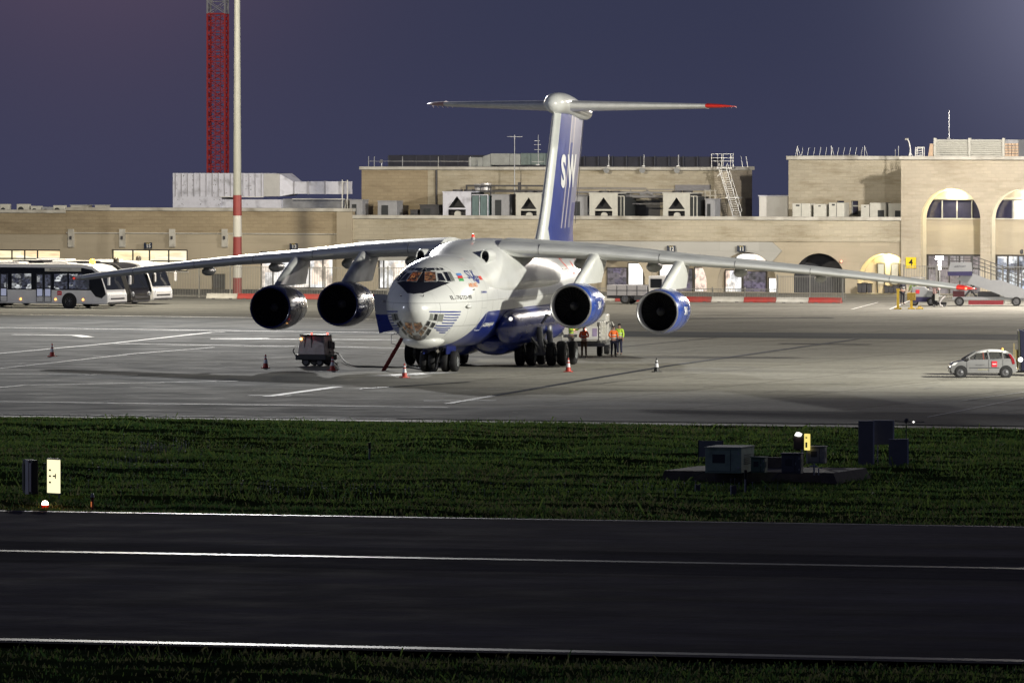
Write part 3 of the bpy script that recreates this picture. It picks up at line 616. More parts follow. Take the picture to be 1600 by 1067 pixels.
for q0, q1, y0, m_, lab in ((546, 566, 313, ac_grey, 'dark grey cabinet in front of the left corner of the upper block'), (590, 620, 315, ac_grey, 'grey plant cabinet with dark door under the brown wall'),
                            (641, 652, 329, dark_grey, 'small dark box under the brown wall'), (656, 686, 321, dark_grey, 'dark low cabinet beside the drain pipe'),
                            (768, 796, 305, ac_grey, 'tall grey cabinet between the two left condensers'), (892, 918, 308, ac_grey, 'grey cabinet just right of the fin'),
                            (1102, 1117, 312, ac_grey, 'grey pipe cabinet left of the steel roof stair')):
    t, w, h, zz = place(q0, q1, y0, 339, V0+6, 'plant cabinet', 'plant_cabinet', lab)
    b = MB(); b.box(-w, w, 0, 1.5, 0, h); b.build('casing', m_, t, bev=.03)
    b = MB(); b.box(-w*.6, w*.1, -.03, -.002, .1, h*.85); b.build('door', grille, t)
    b = MB(); b.box(-w-.04, w+.04, -.04, 1.54, h+.001, h+.06); b.build('lid', m_, t)
for q0, q1, y0, nd, lab in ((1238,1266,318,2,'wide cream roof unit at the left end of the right roof'), (1271,1290,319,0,'plain cream roof unit, second from the left on the right roof'), (1295,1319,317,1,'cream roof unit in front of the dark doorway'),
                          (1345,1358,320,0,'narrow cream roof unit right of the small window'), (1359,1384,317,3,'cream roof unit with dark grille left of the last one'), (1388,1409,318,3,'last cream roof unit beside the arched front')):
    t, w, h, zz = place(q0, q1, y0, 340, V0+3.2, 'air handling unit', 'air_handling_unit', lab, group='cream air handling units on the right roof')
    b = MB(); b.box(-w, w, 0, 1.4, 0, h); b.build('casing', ac_cream, t, bev=.03)
    b = MB()
    if nd == 3: b.box(w*.0, w*.8, -.02, -.002, .2, h*.72)
    elif nd: b.box(-w*.6, -w*.2, -.02, -.002, h-.22, h-.1); b.box(-.015, .015, -.015, -.002, 0, h)
    else: b.box(-w*.2, w*.2, -.02, -.002, h-.2, h-.12)
    b.build('grille', grille, t)
# silver ductwork on the left roof
VD = V0+6
def DP(px, py): u, z = TP(px, py, VD); return u, z
u0 = DP(270, 300)[0]; t = thing('silver_air_duct', 'large silver ventilation duct lying on the roof behind the floodlight mast', 'air duct', W(u0, VD, zTB-.95), -PHI)
def dx(px): return DP(px, 300)[0]-u0
def dz(py): return DP(400, py)[1]-(zTB-.95)
b = MB(); b.box(0, dx(412), 0, 3, dz(308), dz(271)); b.build('upper_duct', silver, t)
b = MB(); b.box(0, dx(345), .01, 3, 0, dz(308)-.002); b.box(dx(345)+.01, dx(437), .3, 2.6, 0, dz(312)); b.build('lower_duct', silver, t)
b = MB(); b.box(dx(412)+.01, dx(437), -.03, 3.02, dz(307), dz(271.5)); b.build('duct_section', mat('new_duct_metal', (.75,.75,.74), .35, metal=.3, var=.06), t)
b = MB(); b.rings([[(dx(437)+.01, 0, dz(307)), (dx(437)+.01, 0, dz(272)), (dx(437)+.01, 3, dz(272)), (dx(437)+.01, 3, dz(307))], [(dx(455), .5, dz(303)), (dx(455), .5, dz(284)), (dx(455), 2.5, dz(284)), (dx(455), 2.5, dz(303))]]); b.build('taper', silver, t)
b = MB(); b.box(dx(455)+.01, dx(480), .5, 2.5, dz(303), dz(284)); b.box(dx(480)+.02, dx(534), .48, 2.5, dz(303.3), dz(283.5)); b.build('narrow_duct', silver, t)
b = MB(); b.box(dx(437)+.02, dx(534), .7, 2.4, 0, dz(311)); b.build('lower_narrow_duct', mat('dull_duct_metal', (.36,.37,.40), .4, metal=.5, var=.35, scale=.8), t)
b = MB()
fl_m = mat('duct_flange', (.5,.5,.55), .4, metal=.4)
for k in range(15): x = dx(274+k*9.6); b = MB(); b.box(x, x+.05, -.05, -.004, dz(307.5), dz(271.8)); b.build('flange', fl_m, t)
for q in (456, 478, 505, 533): b = MB(); b.box(dx(q), dx(q)+.06, .42, .475, dz(304), dz(283)); b.build('flange', fl_m, t)
b = MB(); b.box(dx(345), dx(412), -.12, -.05, dz(308.6), dz(307.4)); b.box(dx(455), dx(537), .2, .3, dz(311.5), dz(310.3))
for q in (533, 541): b.bar((dx(q), .3, dz(330)), (dx(q), .3, dz(281)), .07)
b.bar((dx(533), .3, dz(284)), (dx(541), .3, dz(284)), .05); b.bar((dx(541), .3, dz(308)), (dx(536), .3, dz(330)), .05)
b.build('support_frame', white_paint, t)
b = MB(); random.seed(4)
for _ in range(70):
    x, z = random.choice((276, 284, 288, 335, 343, 352, 372, 386, 390, 300, 312))+random.uniform(-2, 2), random.choice((276, 283, 290, 296, 303, 313, 320))+random.uniform(-1, 1)
    b.box(dx(x), dx(x)+.045, -.012, -.002, dz(z), dz(z)+.05)
b.build('bolt_heads', dark_grey, t)
# white cabin between the blocks
t, w, h, zz = place(1186, 1231, 307, 340, V0+9, 'roof cabin', 'roof_cabin', 'plain white cabin standing between the middle and right blocks')
b = MB(); b.box(-w, w, 0, 4, 0, h); b.build('cabin_wall', white_paint, t, bev=.03)
b = MB(); b.box(-w-.06, w+.06, -.06, 4.06, h+.002, h+.08); b.build('cabin_roof', silver, t)
# pipe runs along the upper block
t = thing('pipe_run', 'dark lagged pipes running along the upper wall left of the fin', 'pipes', W(TP(728, 295, VM-1.4)[0], VM-1.4, zTC-.9), -PHI)
def px_(q): return TP(q, 295, VM-1.4)[0]-TP(728, 295, VM-1.4)[0]
def pz_(y, q=800): return TP(q, y, VM-1.4)[1]-(zTC-.9)
b = MB()
for y in (290.5, 299): b.bar((px_(728), 0, pz_(y)), (px_(858), 0, pz_(y)), .14, .14)
b.bar((px_(729), 0, pz_(290)), (px_(729), 0, pz_(306)), .12); b.bar((px_(811), .1, pz_(285)), (px_(811), .1, pz_(302)), .2); b.bar((px_(808), .1, pz_(300)), (px_(787), .1, pz_(337)), .12)
b.bar((px_(766), .1, pz_(290)), (px_(766), .1, pz_(337)), .08); b.build('pipes', dark_grey, t)
b = MB(); b.cyl((px_(743), .6, pz_(300)), (px_(743), .6, pz_(288)), .22, .34, n=14); b.cyl((px_(756), .6, pz_(301)), (px_(756), .6, pz_(286.5)), .42, n=18); b.build('extract_cowl', mat('cowl_metal', (.8,.8,.82), .25, metal=.4, var=.1), t, smooth=40)
t = thing('pipe_run', 'pale insulated pipes running along the upper wall right of the fin', 'pipes', W(TP(890, 295, VM-1.3)[0], VM-1.3, zTC-.9), -PHI)
def px_(q): return TP(q, 295, VM-1.3)[0]-TP(890, 295, VM-1.3)[0]
b = MB()
for y, r_, q0, q1 in ((293, .035, 893, 1010), (295, .03, 900, 1060), (300, .08, 893, 1062), (304.5, .05, 895, 1040), (307, .08, 893, 1100), (318, .05, 975, 1035)):
    b.tube([(px_(q0), 0, pz_(y)), (px_(q1), 0, pz_(y+.8))], r_, 8)
for q in (905, 945, 985, 1010): b.bar((px_(q), .1, pz_(296)), (px_(q), .1, pz_(308)), .05)
b.tube([(px_(1000), 0, pz_(303)), (px_(1012), 0, pz_(300)), (px_(1020), 0, pz_(304))], .14, 8)
b.build('pipes', mat('lagged_pipe', (.26,.26,.27), .7, var=.15), t)
b = MB()
for q in (1104, 1112, 1120): b.bar((px_(q), -.4, pz_(296)), (px_(q), -.4, pz_(336)), .04)
for y in (297, 305, 314): b.bar((px_(1103), -.4, pz_(y)), (px_(1122), -.4, pz_(y)), .04)
b.build('pipe_rack', cap_mat, t)
# plant and ducts on top of the middle block
def top_thing(nm, lab, cat_, q, y, v): u, z = TP(q, y, v); return thing(nm, lab, cat_, W(u, v, z), -PHI), u
ztop = zt
t = thing('rooftop_plant_screen', 'long dark plant screen along the top of the middle block', 'plant screen', W(UR+LX(640), VM+9, LM(850,261)[1]-.3), -PHI)
sc_m = mat('dark_screen', (.03,.032,.05), .7, var=.25)
vx = lambda q: TP(q, 250, VM+9)[0]-(UR+LX(640))
zz = lambda y, q=800: TP(q, y, VM+9)[1]-(LM(850,261)[1]-.3)
b = MB(); b.box(vx(607), vx(755), 0, 3, 0, zz(243)); b.box(vx(755)+.01, vx(1112), .2, 3, 0, zz(245)); b.build('screen_panel', sc_m, t)
spm = mat('screen_post_metal', (.05,.055,.08), .6)
for k in range(24): x = vx(607)+k*(vx(1112)-vx(607))/23; b = MB(); b.box(x-.04, x+.04, -.05, -.004 if k < 7 else .19, 0, zz(243.6)); b.build('screen_post', spm, t)
t = thing('rooftop_duct', 'grey rounded duct run with greenish end on top of the middle block', 'air duct', W(TP(732, 255, VM+2)[0], VM+2, LM(850,261)[1]), -PHI)
vx2 = lambda q: TP(q, 250, VM+2)[0]-TP(732, 255, VM+2)[0]
z2 = lambda y: TP(790, y, VM+2)[1]-LM(850,261)[1]
gd = mat('dull_grey_duct', (.32,.34,.34), .55, var=.2); gt = mat('greenish_duct', (.16,.21,.21), .55, var=.2)
b = MB(); b.box(0, vx2(754), 0, 1.5, 0, z2(246)); b.prism([(vx2(754)+.01, 0), (vx2(766), 0), (vx2(766), z2(241)), (vx2(754)+.01, z2(244.5))], 0, 1.5, 'y'); b.box(vx2(766)+.01, vx2(796), -.02, 1.5, .12, z2(240)); b.box(vx2(796)+.01, vx2(813), 0, 1.5, .12, z2(240.5)); b.build('duct', gd, t, bev=.04)
b = MB(); b.box(vx2(813)+.02, vx2(852), -.01, 1.5, .12, z2(239.5)); b.build('duct_end', gt, t, bev=.05)
def aerial(q, y0, y1, v, lab, arms, r=.035):
    u, zb = TP(q, y1, v); z1 = TP(q, y0, v)[1]
    t = thing('antenna_mast', lab, 'antenna', W(u, v, zb), -PHI)
    b = MB(); b.cyl((0,0,0), (0,0,z1-zb), r, r*.6, n=8); b.box(-.15, .15, -.15, .15, -.02, .05); b.build('mast', steel, t)
    b = MB()
    for zz_, w0, w1 in arms: b.bar((w0, 0, zz_), (w1, 0, zz_), .03)
    if arms: b.build('aerial', steel, t)
aerial(804, 211, 312, VM-1.2, 'thin T-shaped antenna rising past the dark pipes left of the fin', [(4.95, -.65, .65), (4.8, -.05, .05)], .055)
aerial(841, 211, 258, VM+1, 'small spiky antenna above the greenish duct', [(1.9, -.3, .15), (1.6, -.35, .2), (1.2, -.3, .2), (.25, -.5, .5)])
aerial(1483, 172, 217, V0+8, 'tall thin whip antenna above the louvred screen', [])
# guard rail on top of the middle block (left) and posts
t = thing('roof_guard_rail', 'thin guard rail at the left end of the middle block roof', 'guard rail', W(TP(576, 258, VM+.4)[0], VM+.4, LM(850,261)[1]), -PHI)
gx = lambda q: TP(q, 250, VM+.4)[0]-TP(576, 258, VM+.4)[0]
b = MB()
for q in (576, 585, 629, 685, 735): b.bar((gx(q), 0, 0), (gx(q), 0, .8), .05)
b.bar((gx(576), 0, .42), (gx(735), 0, .42), .03); b.build('rail', steel, t)
b = MB(); b.cyl((gx(596), 0, 0), (gx(596), 0, .3), .05, n=6); b.add(*[[(gx(596)-.15, -.1, .3), (gx(596)+.15, -.1, .3), (gx(596)+.1, 0, .55), (gx(596)-.1, 0, .55)], [(0,1,2,3)]]); b.build('small_dish', steel, t)
for q, ln in ((951, 'left'), (1006, 'middle'), (1060, 'right')):
    u, z = TP(q, 259, VM+.3); t = thing('roof_pole', '%s of three slim poles on the parapet right of the fin' % ln, 'pole', W(u, VM+.3, z-.05), -PHI, 'slim poles on the parapet')
    b = MB(); b.cyl((0,0,0), (0,0,.9), .045, n=6); b.build('pole', steel, t); b = MB(); b.box(-.12, .12, -.12, .12, -.02, .05); b.build('base_plate', steel, t)
# steel fire stair at the right end of the middle block
VS = VM-1.4
us = TP(1118, 300, VS)[0]; z0_ = zTC-.9
t = thing('roof_stair', 'steep steel stair climbing the white corner of the middle block', 'stair', W(us, VS, z0_), -PHI)
sx_ = lambda q: TP(q, 300, VS)[0]-us
sz_ = lambda y: TP(1140, y, VS)[1]-z0_
b = MB()
for o_ in (0, .62): b.bar((sx_(1123)+o_, 0, sz_(262)), (sx_(1146)+o_, 0, sz_(338)), .06, .12)
b.build('stringer', steel, t)
b = MB()
for k in range(22): f = k/21; y = 264+f*73; x = sx_(1123+23*(y-262)/76); b.box(x+.03, x+.6, -.1, .12, sz_(y), sz_(y)+.03)
b.build('tread', steel, t)
b = MB()
for xo in (-.02, .66):
    b.bar((sx_(1123)+xo+.12, -.25, sz_(255)), (sx_(1146)+xo+.12, -.25, sz_(330)), .035)
    for k in range(7): f = k/6; b.bar((sx_(1123+23*f)+xo, -.25, sz_(264+70*f)), (sx_(1123+23*f)+xo+.1, -.25, sz_(256+70*f)), .03)
for q in (1113, 1118, 1124, 1131, 1138, 1142): b.bar((sx_(q), -.2 if q % 2 else .6, sz_(262)), (sx_(q), -.2 if q % 2 else .6, sz_(241)), .035)
for y in (241, 247, 252): b.bar((sx_(1113), -.2, sz_(y)), (sx_(1143), -.2, sz_(y)), .03); b.bar((sx_(1113), .6, sz_(y)), (sx_(1143), .6, sz_(y)), .03)
b.bar((sx_(1142), 0, sz_(243)), (sx_(1147), 0, sz_(262)), .03)
for q in (1153, 1161): b.bar((sx_(q), 1.3, sz_(262)), (sx_(q)-.12, 1.3, sz_(245)), .04)
b.build('handrail', steel, t)
b = MB(); b.box(sx_(1120), sx_(1144), -.1, .9, sz_(264), sz_(262)); b.box(sx_(1134), sx_(1156), -.1, .7, sz_(310), sz_(308)); b.bar((sx_(1121), 0, sz_(276)), (sx_(1130), 0, sz_(266)), .05); b.build('landing', steel, t)
# right block roof furniture
zR = ztR+.3
t = thing('roof_fall_rail', 'row of slanted thin stakes along the left top of the right block', 'guard rail', W(TP(1243, 245, VR+1)[0], VR+1, zR-.02), -PHI)
rx = lambda q: TP(q, 245, VR+1)[0]-TP(1243, 245, VR+1)[0]
b = MB()
for k in range(12): q = 1243+k*9.3; b.bar((rx(q), 0, 0), (rx(q)+.13, 0, .68), .03)
for q in (1246, 1299, 1351): b.bar((rx(q), 0, 0), (rx(q), 0, .8), .04); b.bar((rx(q), 0, .78), (rx(q)+.25, 0, 0), .025)
for q in (1399, 1404): b.bar((rx(q), 0, 0), (rx(q), 0, .55 if q == 1399 else .8), .04)
b.build('stake', steel, t)
u, z = TP(1422, 245, V0+1.5)
t = thing('camera_pole', 'white curved camera pole on a tripod foot at the corner of the arched block', 'camera pole', W(u, V0+1.5, ztF+.0), -PHI)
b = MB(); b.tube([(0,0,.1), (.02,0,.8), (-.05,0,1.25), (-.16,0,1.5), (-.22,0,1.62)], [.06,.05,.05,.045,.04], 8)
for a in range(3): b.bar((math.cos(a*2.1+.4)*.35, math.sin(a*2.1+.4)*.3, 0), (0, 0, .6), .045)
b.build('pole', white_paint, t); b = MB(); b.cyl((-.38,0,1.55), (-.15,0,1.6), .07, n=10); b.build('camera', cap_mat, t)
t = thing('roof_frame', 'small white lattice frame beside the curved camera pole', 'steel frame', W(TP(1436, 245, V0+1.5)[0], V0+1.5, ztF), -PHI)
b = MB()
for x in (-.28, .28):
    for y in (0, .5): b.bar((x,y,0), (x,y,.95), .05)
for k in range(5): b.bar((-.28,0,.1+k*.2), (.28,0,.1+k*.2), .035); b.bar((-.28,0,.1+k*.16), (.28,0,.26+k*.16), .03)
b.bar((-.28,.5,.95), (.28,.5,.95), .05); b.build('frame', white_paint, t)
VL = V0+4; ul = TP(1460, 245, VL)[0]
t = thing('louvre_screen', 'cream louvred plant screen on top of the arched block', 'plant screen', W(ul, VL, ztF-.2), -PHI)
lx = lambda q: TP(q, 240, VL)[0]-ul
lz = lambda y: TP(1520, y, VL)[1]-(ztF-.2)
b = MB(); b.box(lx(1462), lx(1590), .2, 4, 0, lz(218.5)); b.build('backing', ac_grey, t)
b = MB()
for k in range(9): z = .28+k*(lz(218)-.3)/9; b.add([(lx(1462), .0, z), (lx(1568), .0, z), (lx(1568), .17, z+.17), (lx(1462), .17, z+.17), (lx(1462), .03, z-.03), (lx(1568), .03, z-.03), (lx(1568), .19, z+.14), (lx(1462), .19, z+.14)], [(0,1,2,3), (7,6,5,4), (0,4,5,1), (2,6,7,3)])
b.build('louvre_blade', ac_cream, t)
for q in (1461, 1515, 1568): b = MB(); b.box(lx(q)-.09, lx(q)+.09, -.08, .18, 0, lz(216)); b.build('screen_post', ac_cream, t)
b = MB(); om = mat('warm_mesh_panel', (.62,.46,.33), .6, var=.2, scale=6)
for k in range(6):
    for j in range(4): b.box(lx(1570+j*5.4), lx(1574.6+j*5.4), .02, .18, .25+k*.21, .40+k*.21)
b.build('mesh_panel', om, t)
b = MB(); b.prism([(lx(1449), .1), (lx(1458), .1), (lx(1458), lz(225)), (lx(1453), lz(225))], 0, 1.5, 'y'); b.build('hood', om, t)
# ---------------------------------------------------------------- lattice tower, floodlight mast
t = thing('lattice_tower', 'tall red lattice tower with white top behind the silver duct', 'tower', W(*(lambda p: (p.x*CP-p.y*SP, p.x*SP+p.y*CP))(PD(340.5, 300, 780)), 0), -.15)
rt = mat('tower_red', (.85,.07,.07), .5, var=.12); wt = mat('tower_white', (.62,.62,.63), .5, var=.1)
hw = (356-325)/2*780/F; z_w = PD(340, 22, 780).z
def lattice(z0, z1, nb_, m_, nm):
    b = MB()
    cs = [(-hw+.1,-hw+.1), (hw-.1,-hw+.1), (hw-.1,hw-.1), (-hw+.1,hw-.1)]
    for x, y in cs: b.bar((x, y, z0), (x, y, z1), .16)
    dzb = (z1-z0)/nb_
    for k in range(nb_):
        a, c_ = z0+k*dzb, z0+(k+1)*dzb
        for i in range(4):
            p, q = cs[i], cs[(i+1) % 4]
            b.bar((*p, a), (*q, c_), .07); b.bar((*q, a), (*p, c_), .07); b.bar((*p, a), (*q, a), .07)
    b.bar((*cs[0], z1), (*cs[1], z1), .14); b.bar((*cs[2], z1), (*cs[3], z1), .14)
    b.build(nm, m_, t)
lattice(0, z_w, 26, rt, 'red_section'); lattice(z_w+.02, z_w+9, 8, wt, 'white_section')
b = MB()
b.bar((-.25, 0, 0), (-.25, 0, z_w), .06); b.bar((.25, 0, 0), (.25, 0, z_w), .06)
for k in range(90): b.bar((-.25, 0, z_w*k/90), (.25, 0, z_w*k/90), .04)
for z in (8, 13.2, 19.2): b.box(-hw+.2, hw-.2, -hw+.2, hw-.2, z, z+.1)
b.build('ladder', rt, t)
pm = G(371, 463.5)
t = thing('floodlight_mast', 'tall grey floodlight mast with red and white bands near its foot', 'light mast', pm)
k_ = pm.y/F
zp = lambda y: HC-(y-190)*k_
b = MB(); b.cyl((0,0,zp(305)), (0,0,34), .31, .15, n=20); b.build('shaft', mat('mast_grey', (.27,.28,.26), .5, var=.08), t, smooth=40)
rm = mat('mast_red', (.20,.035,.035), .5, var=.12); wm = mat('mast_white', (.42,.42,.40), .5, var=.06)
for i, (y0, y1) in enumerate(((305, 337), (337, 370), (370, 402), (402, 434), (434, 463.5))):
    b = MB(); b.cyl((0,0,zp(y1) if i < 4 else 0), (0,0,zp(y0)-.002), .335, .325, n=20); b.build('painted_band', rm if i % 2 == 0 else wm, t, smooth=40)
b = MB()
for i, z in enumerate((33.4, 34.0)):
    b.bar((-1.7, 0, z), (1.7, 0, z), .1)
b.cyl((0,0,33), (0,0,34.4), .2, n=12); b.build('head_frame', steel, t)
for x in (-1.5, -.9, .9, 1.5):
    b = MB(); b.box(x-.22, x+.22, -.35, -.08, 33.35, 33.8); b.build('floodlight', mat('lamp_lit', (.9,.9,.9), .3, emit=(1,.95,.85), es=8), t)
# ---------------------------------------------------------------- barriers and fence
VB = 581.6
ub1 = TP(1315, 470, VB)[0]; LB = 2.46
jr = mat('barrier_red', (.26,.025,.022), .7, var=.2, dirt=(.2,.06,.05)); jw = mat('barrier_white', (.40,.40,.38), .7, var=.15, dirt=(.3,.29,.27))
prof = [(-.28,0), (.28,0), (.28,.07), (.13,.24), (.10,.40), (-.10,.40), (-.13,.24), (-.28,.07)]
ORD2 = ORD+['thirteenth','fourteenth','fifteenth','sixteenth','seventeenth','eighteenth','nineteenth','twentieth','twenty-first','twenty-second']
def barrier_proto(m_):
    t = thing('concrete_barrier', 'x', 'barrier', (0,0,0), -PHI, 'red and white barriers along the terminal fence')
    b = MB(); b.prism(prof, 0.01, LB-.01, 'x'); b.build('barrier_block', m_, t, bev=.015)
    b = MB(); b.box(LB*.2, LB*.2+.25, -.30, -.281, .0, .05); b.box(LB*.75, LB*.75+.25, -.30, -.281, .0, .05); b.build('drain_slot', dark_grey, t); return t
PR = {0: barrier_proto(jr), 1: barrier_proto(jw)}; used = set()
for i in range(20):
    lab = '%s barrier block, %s from the right end of the row before the fence' % (('red', 'white')[i % 2], ORD2[i])
    loc = W(ub1-(i+1)*LB, VB, 0)
    if i % 2 not in used: p = PR[i % 2]; p.location = loc; p['label'] = lab; used.add(i % 2)
    else: copy_tree(PR[i % 2], loc, label=lab)
b = MB(); tag(sheet('kerb', -330, UR+LX(1320), VB+1.2, VB+1.7, .12, cap_mat), kind='structure')
def fence(q0, q1, v, h, lab, step=.13, cat_='fence', m_=None):
    u0, u1 = TP(q0, 450, v)[0], TP(q1, 450, v)[0]
    t = thing('metal_fence', lab, cat_, W(u0, v, 0), -PHI); Lh = u1-u0; m_ = m_ or mat('fence_metal', (.20,.20,.19), .5, var=.15)
    b = MB(); n = int(Lh/step)
    for k in range(n+1): b.box(k*step-.011, k*step+.011, 0, .02, .08, h)
    b.build('bars', m_, t)
    b = MB()
    for z in (.12, h-.08): b.box(0, Lh, -.02, -.001, z, z+.045)
    b.build('rail', m_, t)
    for k in range(int(Lh/2.5)+1): b = MB(); b.box(k*2.5-.04, k*2.5+.04, .021, .1, 0, h+.08); b.build('post', m_, t)
fence(262, 640, VB+3.5, 2.35, 'tall grey bar fence between the left windows and the mast foot')
fence(860, 1214, VB+3.5, .95, 'low grey bar fence in front of the shop arches')
fence(1214, 1322, VB+3.7, 1.9, 'tall grey bar fence before the dark arch')
fence(1412, 1700, VB+9, 2.6, 'high thin mesh fence by the stand number sign', .2)
# ================================================================ the jet freighter
SA = .21; CA = math.sqrt(1-SA*SA); AX, AY = -5.25, 432.5
jet = thing('cargo_jet', 'four engined white and blue high wing cargo jet parked nose first on the apron', 'airplane', (AX, AY, 0), -math.asin(SA))
JM = Matrix.Translation((AX, AY, 0)) @ Matrix.Rotation(-math.asin(SA), 4, 'Z'); JI = JM.inverted()
def JR(px, py):
    o = JI @ Vector((0, 0, HC)); d = (JI.to_3x3() @ ray(px, py)).normalized(); return o, d
jet_white = mat('jet_white', (.72,.73,.70), .30, var=.05, coat=.4, scale=.7, dirt=(.62,.62,.58), dirt_scale=.5)
jet_blue = mat('jet_blue', (.012,.028,.22), .28, var=.10, coat=.6)
jet_grey = mat('jet_wing_grey', (.56,.57,.55), .40, metal=.0, var=.12, scale=.9, dirt=(.27,.28,.27), dirt_scale=.5)
jet_metal = mat('polished_leading_edge', (.74,.75,.73), .34, metal=.5, var=.12, scale=1.2, stretch=(.6,.6,3))
belly = mat('jet_belly_blue', (.012,.02,.12), .35, var=.12, coat=.3)
decal_blue = mat('stripe_blue', (.015,.035,.22), .4); decal_black = mat('antiglare_black', (.012,.013,.02), .45)
glass_pit = mat('cockpit_glass', (.012,.014,.018), .06, var=.05, spec=1, coat=1)
pit_lit = lit_glass('cockpit_lit_glass', [(.5,.14,.04), (.02,.015,.015), (.85,.35,.12), (.05,.03,.02), (.3,.08,.02)], .40, (5, 9), 2.2, dark=.03)
chin_lit = lit_glass('chin_lit_glass', [(.35,.22,.14), (.75,.33,.14), (.2,.17,.13), (.5,.30,.18), (.8,.5,.25)], .22, (3, 4), 6.2, dark=.15)
pane_grey = mat('chin_glass_grey', (.20,.21,.19), .12, var=.15, spec=.8)
# fuselage paint: white over blue along a curve of the side (object space y = distance from the nose)
fm = bpy.data.materials.new('fuselage_paint'); fm.use_nodes = True
nt = fm.node_tree; pb = nt.nodes['Principled BSDF']; N_ = nt.nodes.new; K_ = nt.links.new
pb.inputs['Roughness'].default_value = .28; pb.inputs['Coat Weight'].default_value = .45; pb.inputs['Coat Roughness'].default_value = .1
tcn = N_('ShaderNodeTexCoord'); sx = N_('ShaderNodeSeparateXYZ'); K_(tcn.outputs['Object'], sx.inputs[0])
ys = N_('ShaderNodeMath'); ys.operation = 'DIVIDE'; ys.inputs[1].default_value = 50; K_(sx.outputs['Y'], ys.inputs[0])
fc = N_('ShaderNodeFloatCurve'); cv = fc.mapping.curves[0]
for i, (s_, z_) in enumerate(((0, .5), (3.9, 1.05), (4.6, 1.35), (5.4, 1.75), (6.2, 2.2), (7.0, 2.75), (7.6, 3.05), (8.3, 3.16), (12, 3.17), (30, 3.25), (50, 3.3))):
    if i == 0: cv.points[0].location = (0, z_/10)
    elif i == 10: cv.points[-1].location = (1, z_/10)
    else:
        p_ = cv.points.new(s_/50, z_/10); p_.handle_type = 'VECTOR'
fc.mapping.update(); K_(ys.outputs[0], fc.inputs['Value'])
zz_ = N_('ShaderNodeMath'); zz_.operation = 'DIVIDE'; zz_.inputs[1].default_value = 10; K_(sx.outputs['Z'], zz_.inputs[0])
lt = N_('ShaderNodeMath'); lt.operation = 'LESS_THAN'; K_(zz_.outputs[0], lt.inputs[0]); K_(fc.outputs[0], lt.inputs[1])
nz = N_('ShaderNodeTexNoise'); nz.inputs['Scale'].default_value = .9; nz.inputs['Detail'].default_value = 9; nz.inputs['Roughness'].default_value = .7; mpf = N_('ShaderNodeMapping'); mpf.inputs['Scale'].default_value = (1, 1.3, .28); K_(tcn.outputs['Object'], mpf.inputs[0]); K_(mpf.outputs[0], nz.inputs['Vector'])
sp_c = N_('ShaderNodeMix'); sp_c.data_type = 'RGBA'
mr_ = N_('ShaderNodeMapRange'); mr_.inputs['From Min'].default_value = .55; mr_.inputs['From Max'].default_value = .8; mr_.inputs['To Max'].default_value = .6; K_(nz.outputs[0], mr_.inputs['Value']); K_(mr_.outputs[0], sp_c.inputs[0])
sp_c.inputs[6].default_value = (.72,.73,.70,1); sp_c.inputs[7].default_value = (.44,.44,.40,1)
br = N_('ShaderNodeTexBrick'); cbx = N_('ShaderNodeCombineXYZ'); K_(sx.outputs['Y'], cbx.inputs[0]); K_(sx.outputs['Z'], cbx.inputs[1]); K_(cbx.outputs[0], br.inputs['Vector'])
br.inputs['Scale'].default_value = 1; br.inputs['Brick Width'].default_value = 2.6; br.inputs['Row Height'].default_value = 1.25; br.inputs['Mortar Size'].default_value = .02
br.inputs['Color1'].default_value = (1,1,1,1); br.inputs['Color2'].default_value = (.985,.985,.985,1); br.inputs['Mortar'].default_value = (.62,.62,.62,1)
mix_ = N_('ShaderNodeMix'); mix_.data_type = 'RGBA'; K_(lt.outputs[0], mix_.inputs[0]); K_(sp_c.outputs[2], mix_.inputs[6]); mix_.inputs[7].default_value = (.012,.028,.20,1)
mm = N_('ShaderNodeMix'); mm.data_type = 'RGBA'; mm.blend_type = 'MULTIPLY'; mm.inputs[0].default_value = 1; K_(mix_.outputs[2], mm.inputs[6]); K_(br.outputs[0], mm.inputs[7])
K_(mm.outputs[2], pb.inputs['Base Color'])
ST = [(0.0,3.50,3.28,.12,3.38),(.12,3.82,3.02,.42,3.38),(.35,4.02,2.72,.68,3.38),(.7,4.20,2.42,.93,3.40),(1.15,4.38,2.10,1.20,3.42),(1.7,4.58,1.82,1.50,3.45),(2.2,4.82,1.62,1.74,3.5),
      (2.8,5.22,1.50,1.95,3.55),(3.4,5.58,1.42,2.10,3.62),(4.2,5.88,1.36,2.24,3.68),(5.2,6.06,1.30,2.33,3.72),(6.5,6.14,1.25,2.39,3.74),(8.5,6.17,1.20,2.40,3.75),(12,6.18,1.20,2.4,3.75),(24,6.18,1.20,2.4,3.75),(29,6.2,1.35,2.38,3.78),
      (33,6.22,2.0,2.2,4.0),(37,6.2,2.95,1.85,4.4),(41,6.05,3.9,1.35,4.85),(44.5,5.75,4.6,.75,5.1),(46.2,5.35,5.0,.2,5.17)]
def interp(T_, s):
    for a, b_ in zip(T_, T_[1:]):
        if a[0] <= s <= b_[0]:
            i = T_.index(a); p0 = T_[max(i-1, 0)]; p3 = T_[min(i+2, len(T_)-1)]; t = (s-a[0])/(b_[0]-a[0]); r = []
            for k in range(1, len(a)):
                m1 = (b_[k]-p0[k])/(b_[0]-p0[0])*(b_[0]-a[0]); m2 = (p3[k]-a[k])/(p3[0]-a[0])*(b_[0]-a[0])
                r.append((2*t**3-3*t**2+1)*a[k]+(t**3-2*t**2+t)*m1+(-2*t**3+3*t**2)*b_[k]+(t**3-t**2)*m2)
            return r
    return list(T_[-1][1:])
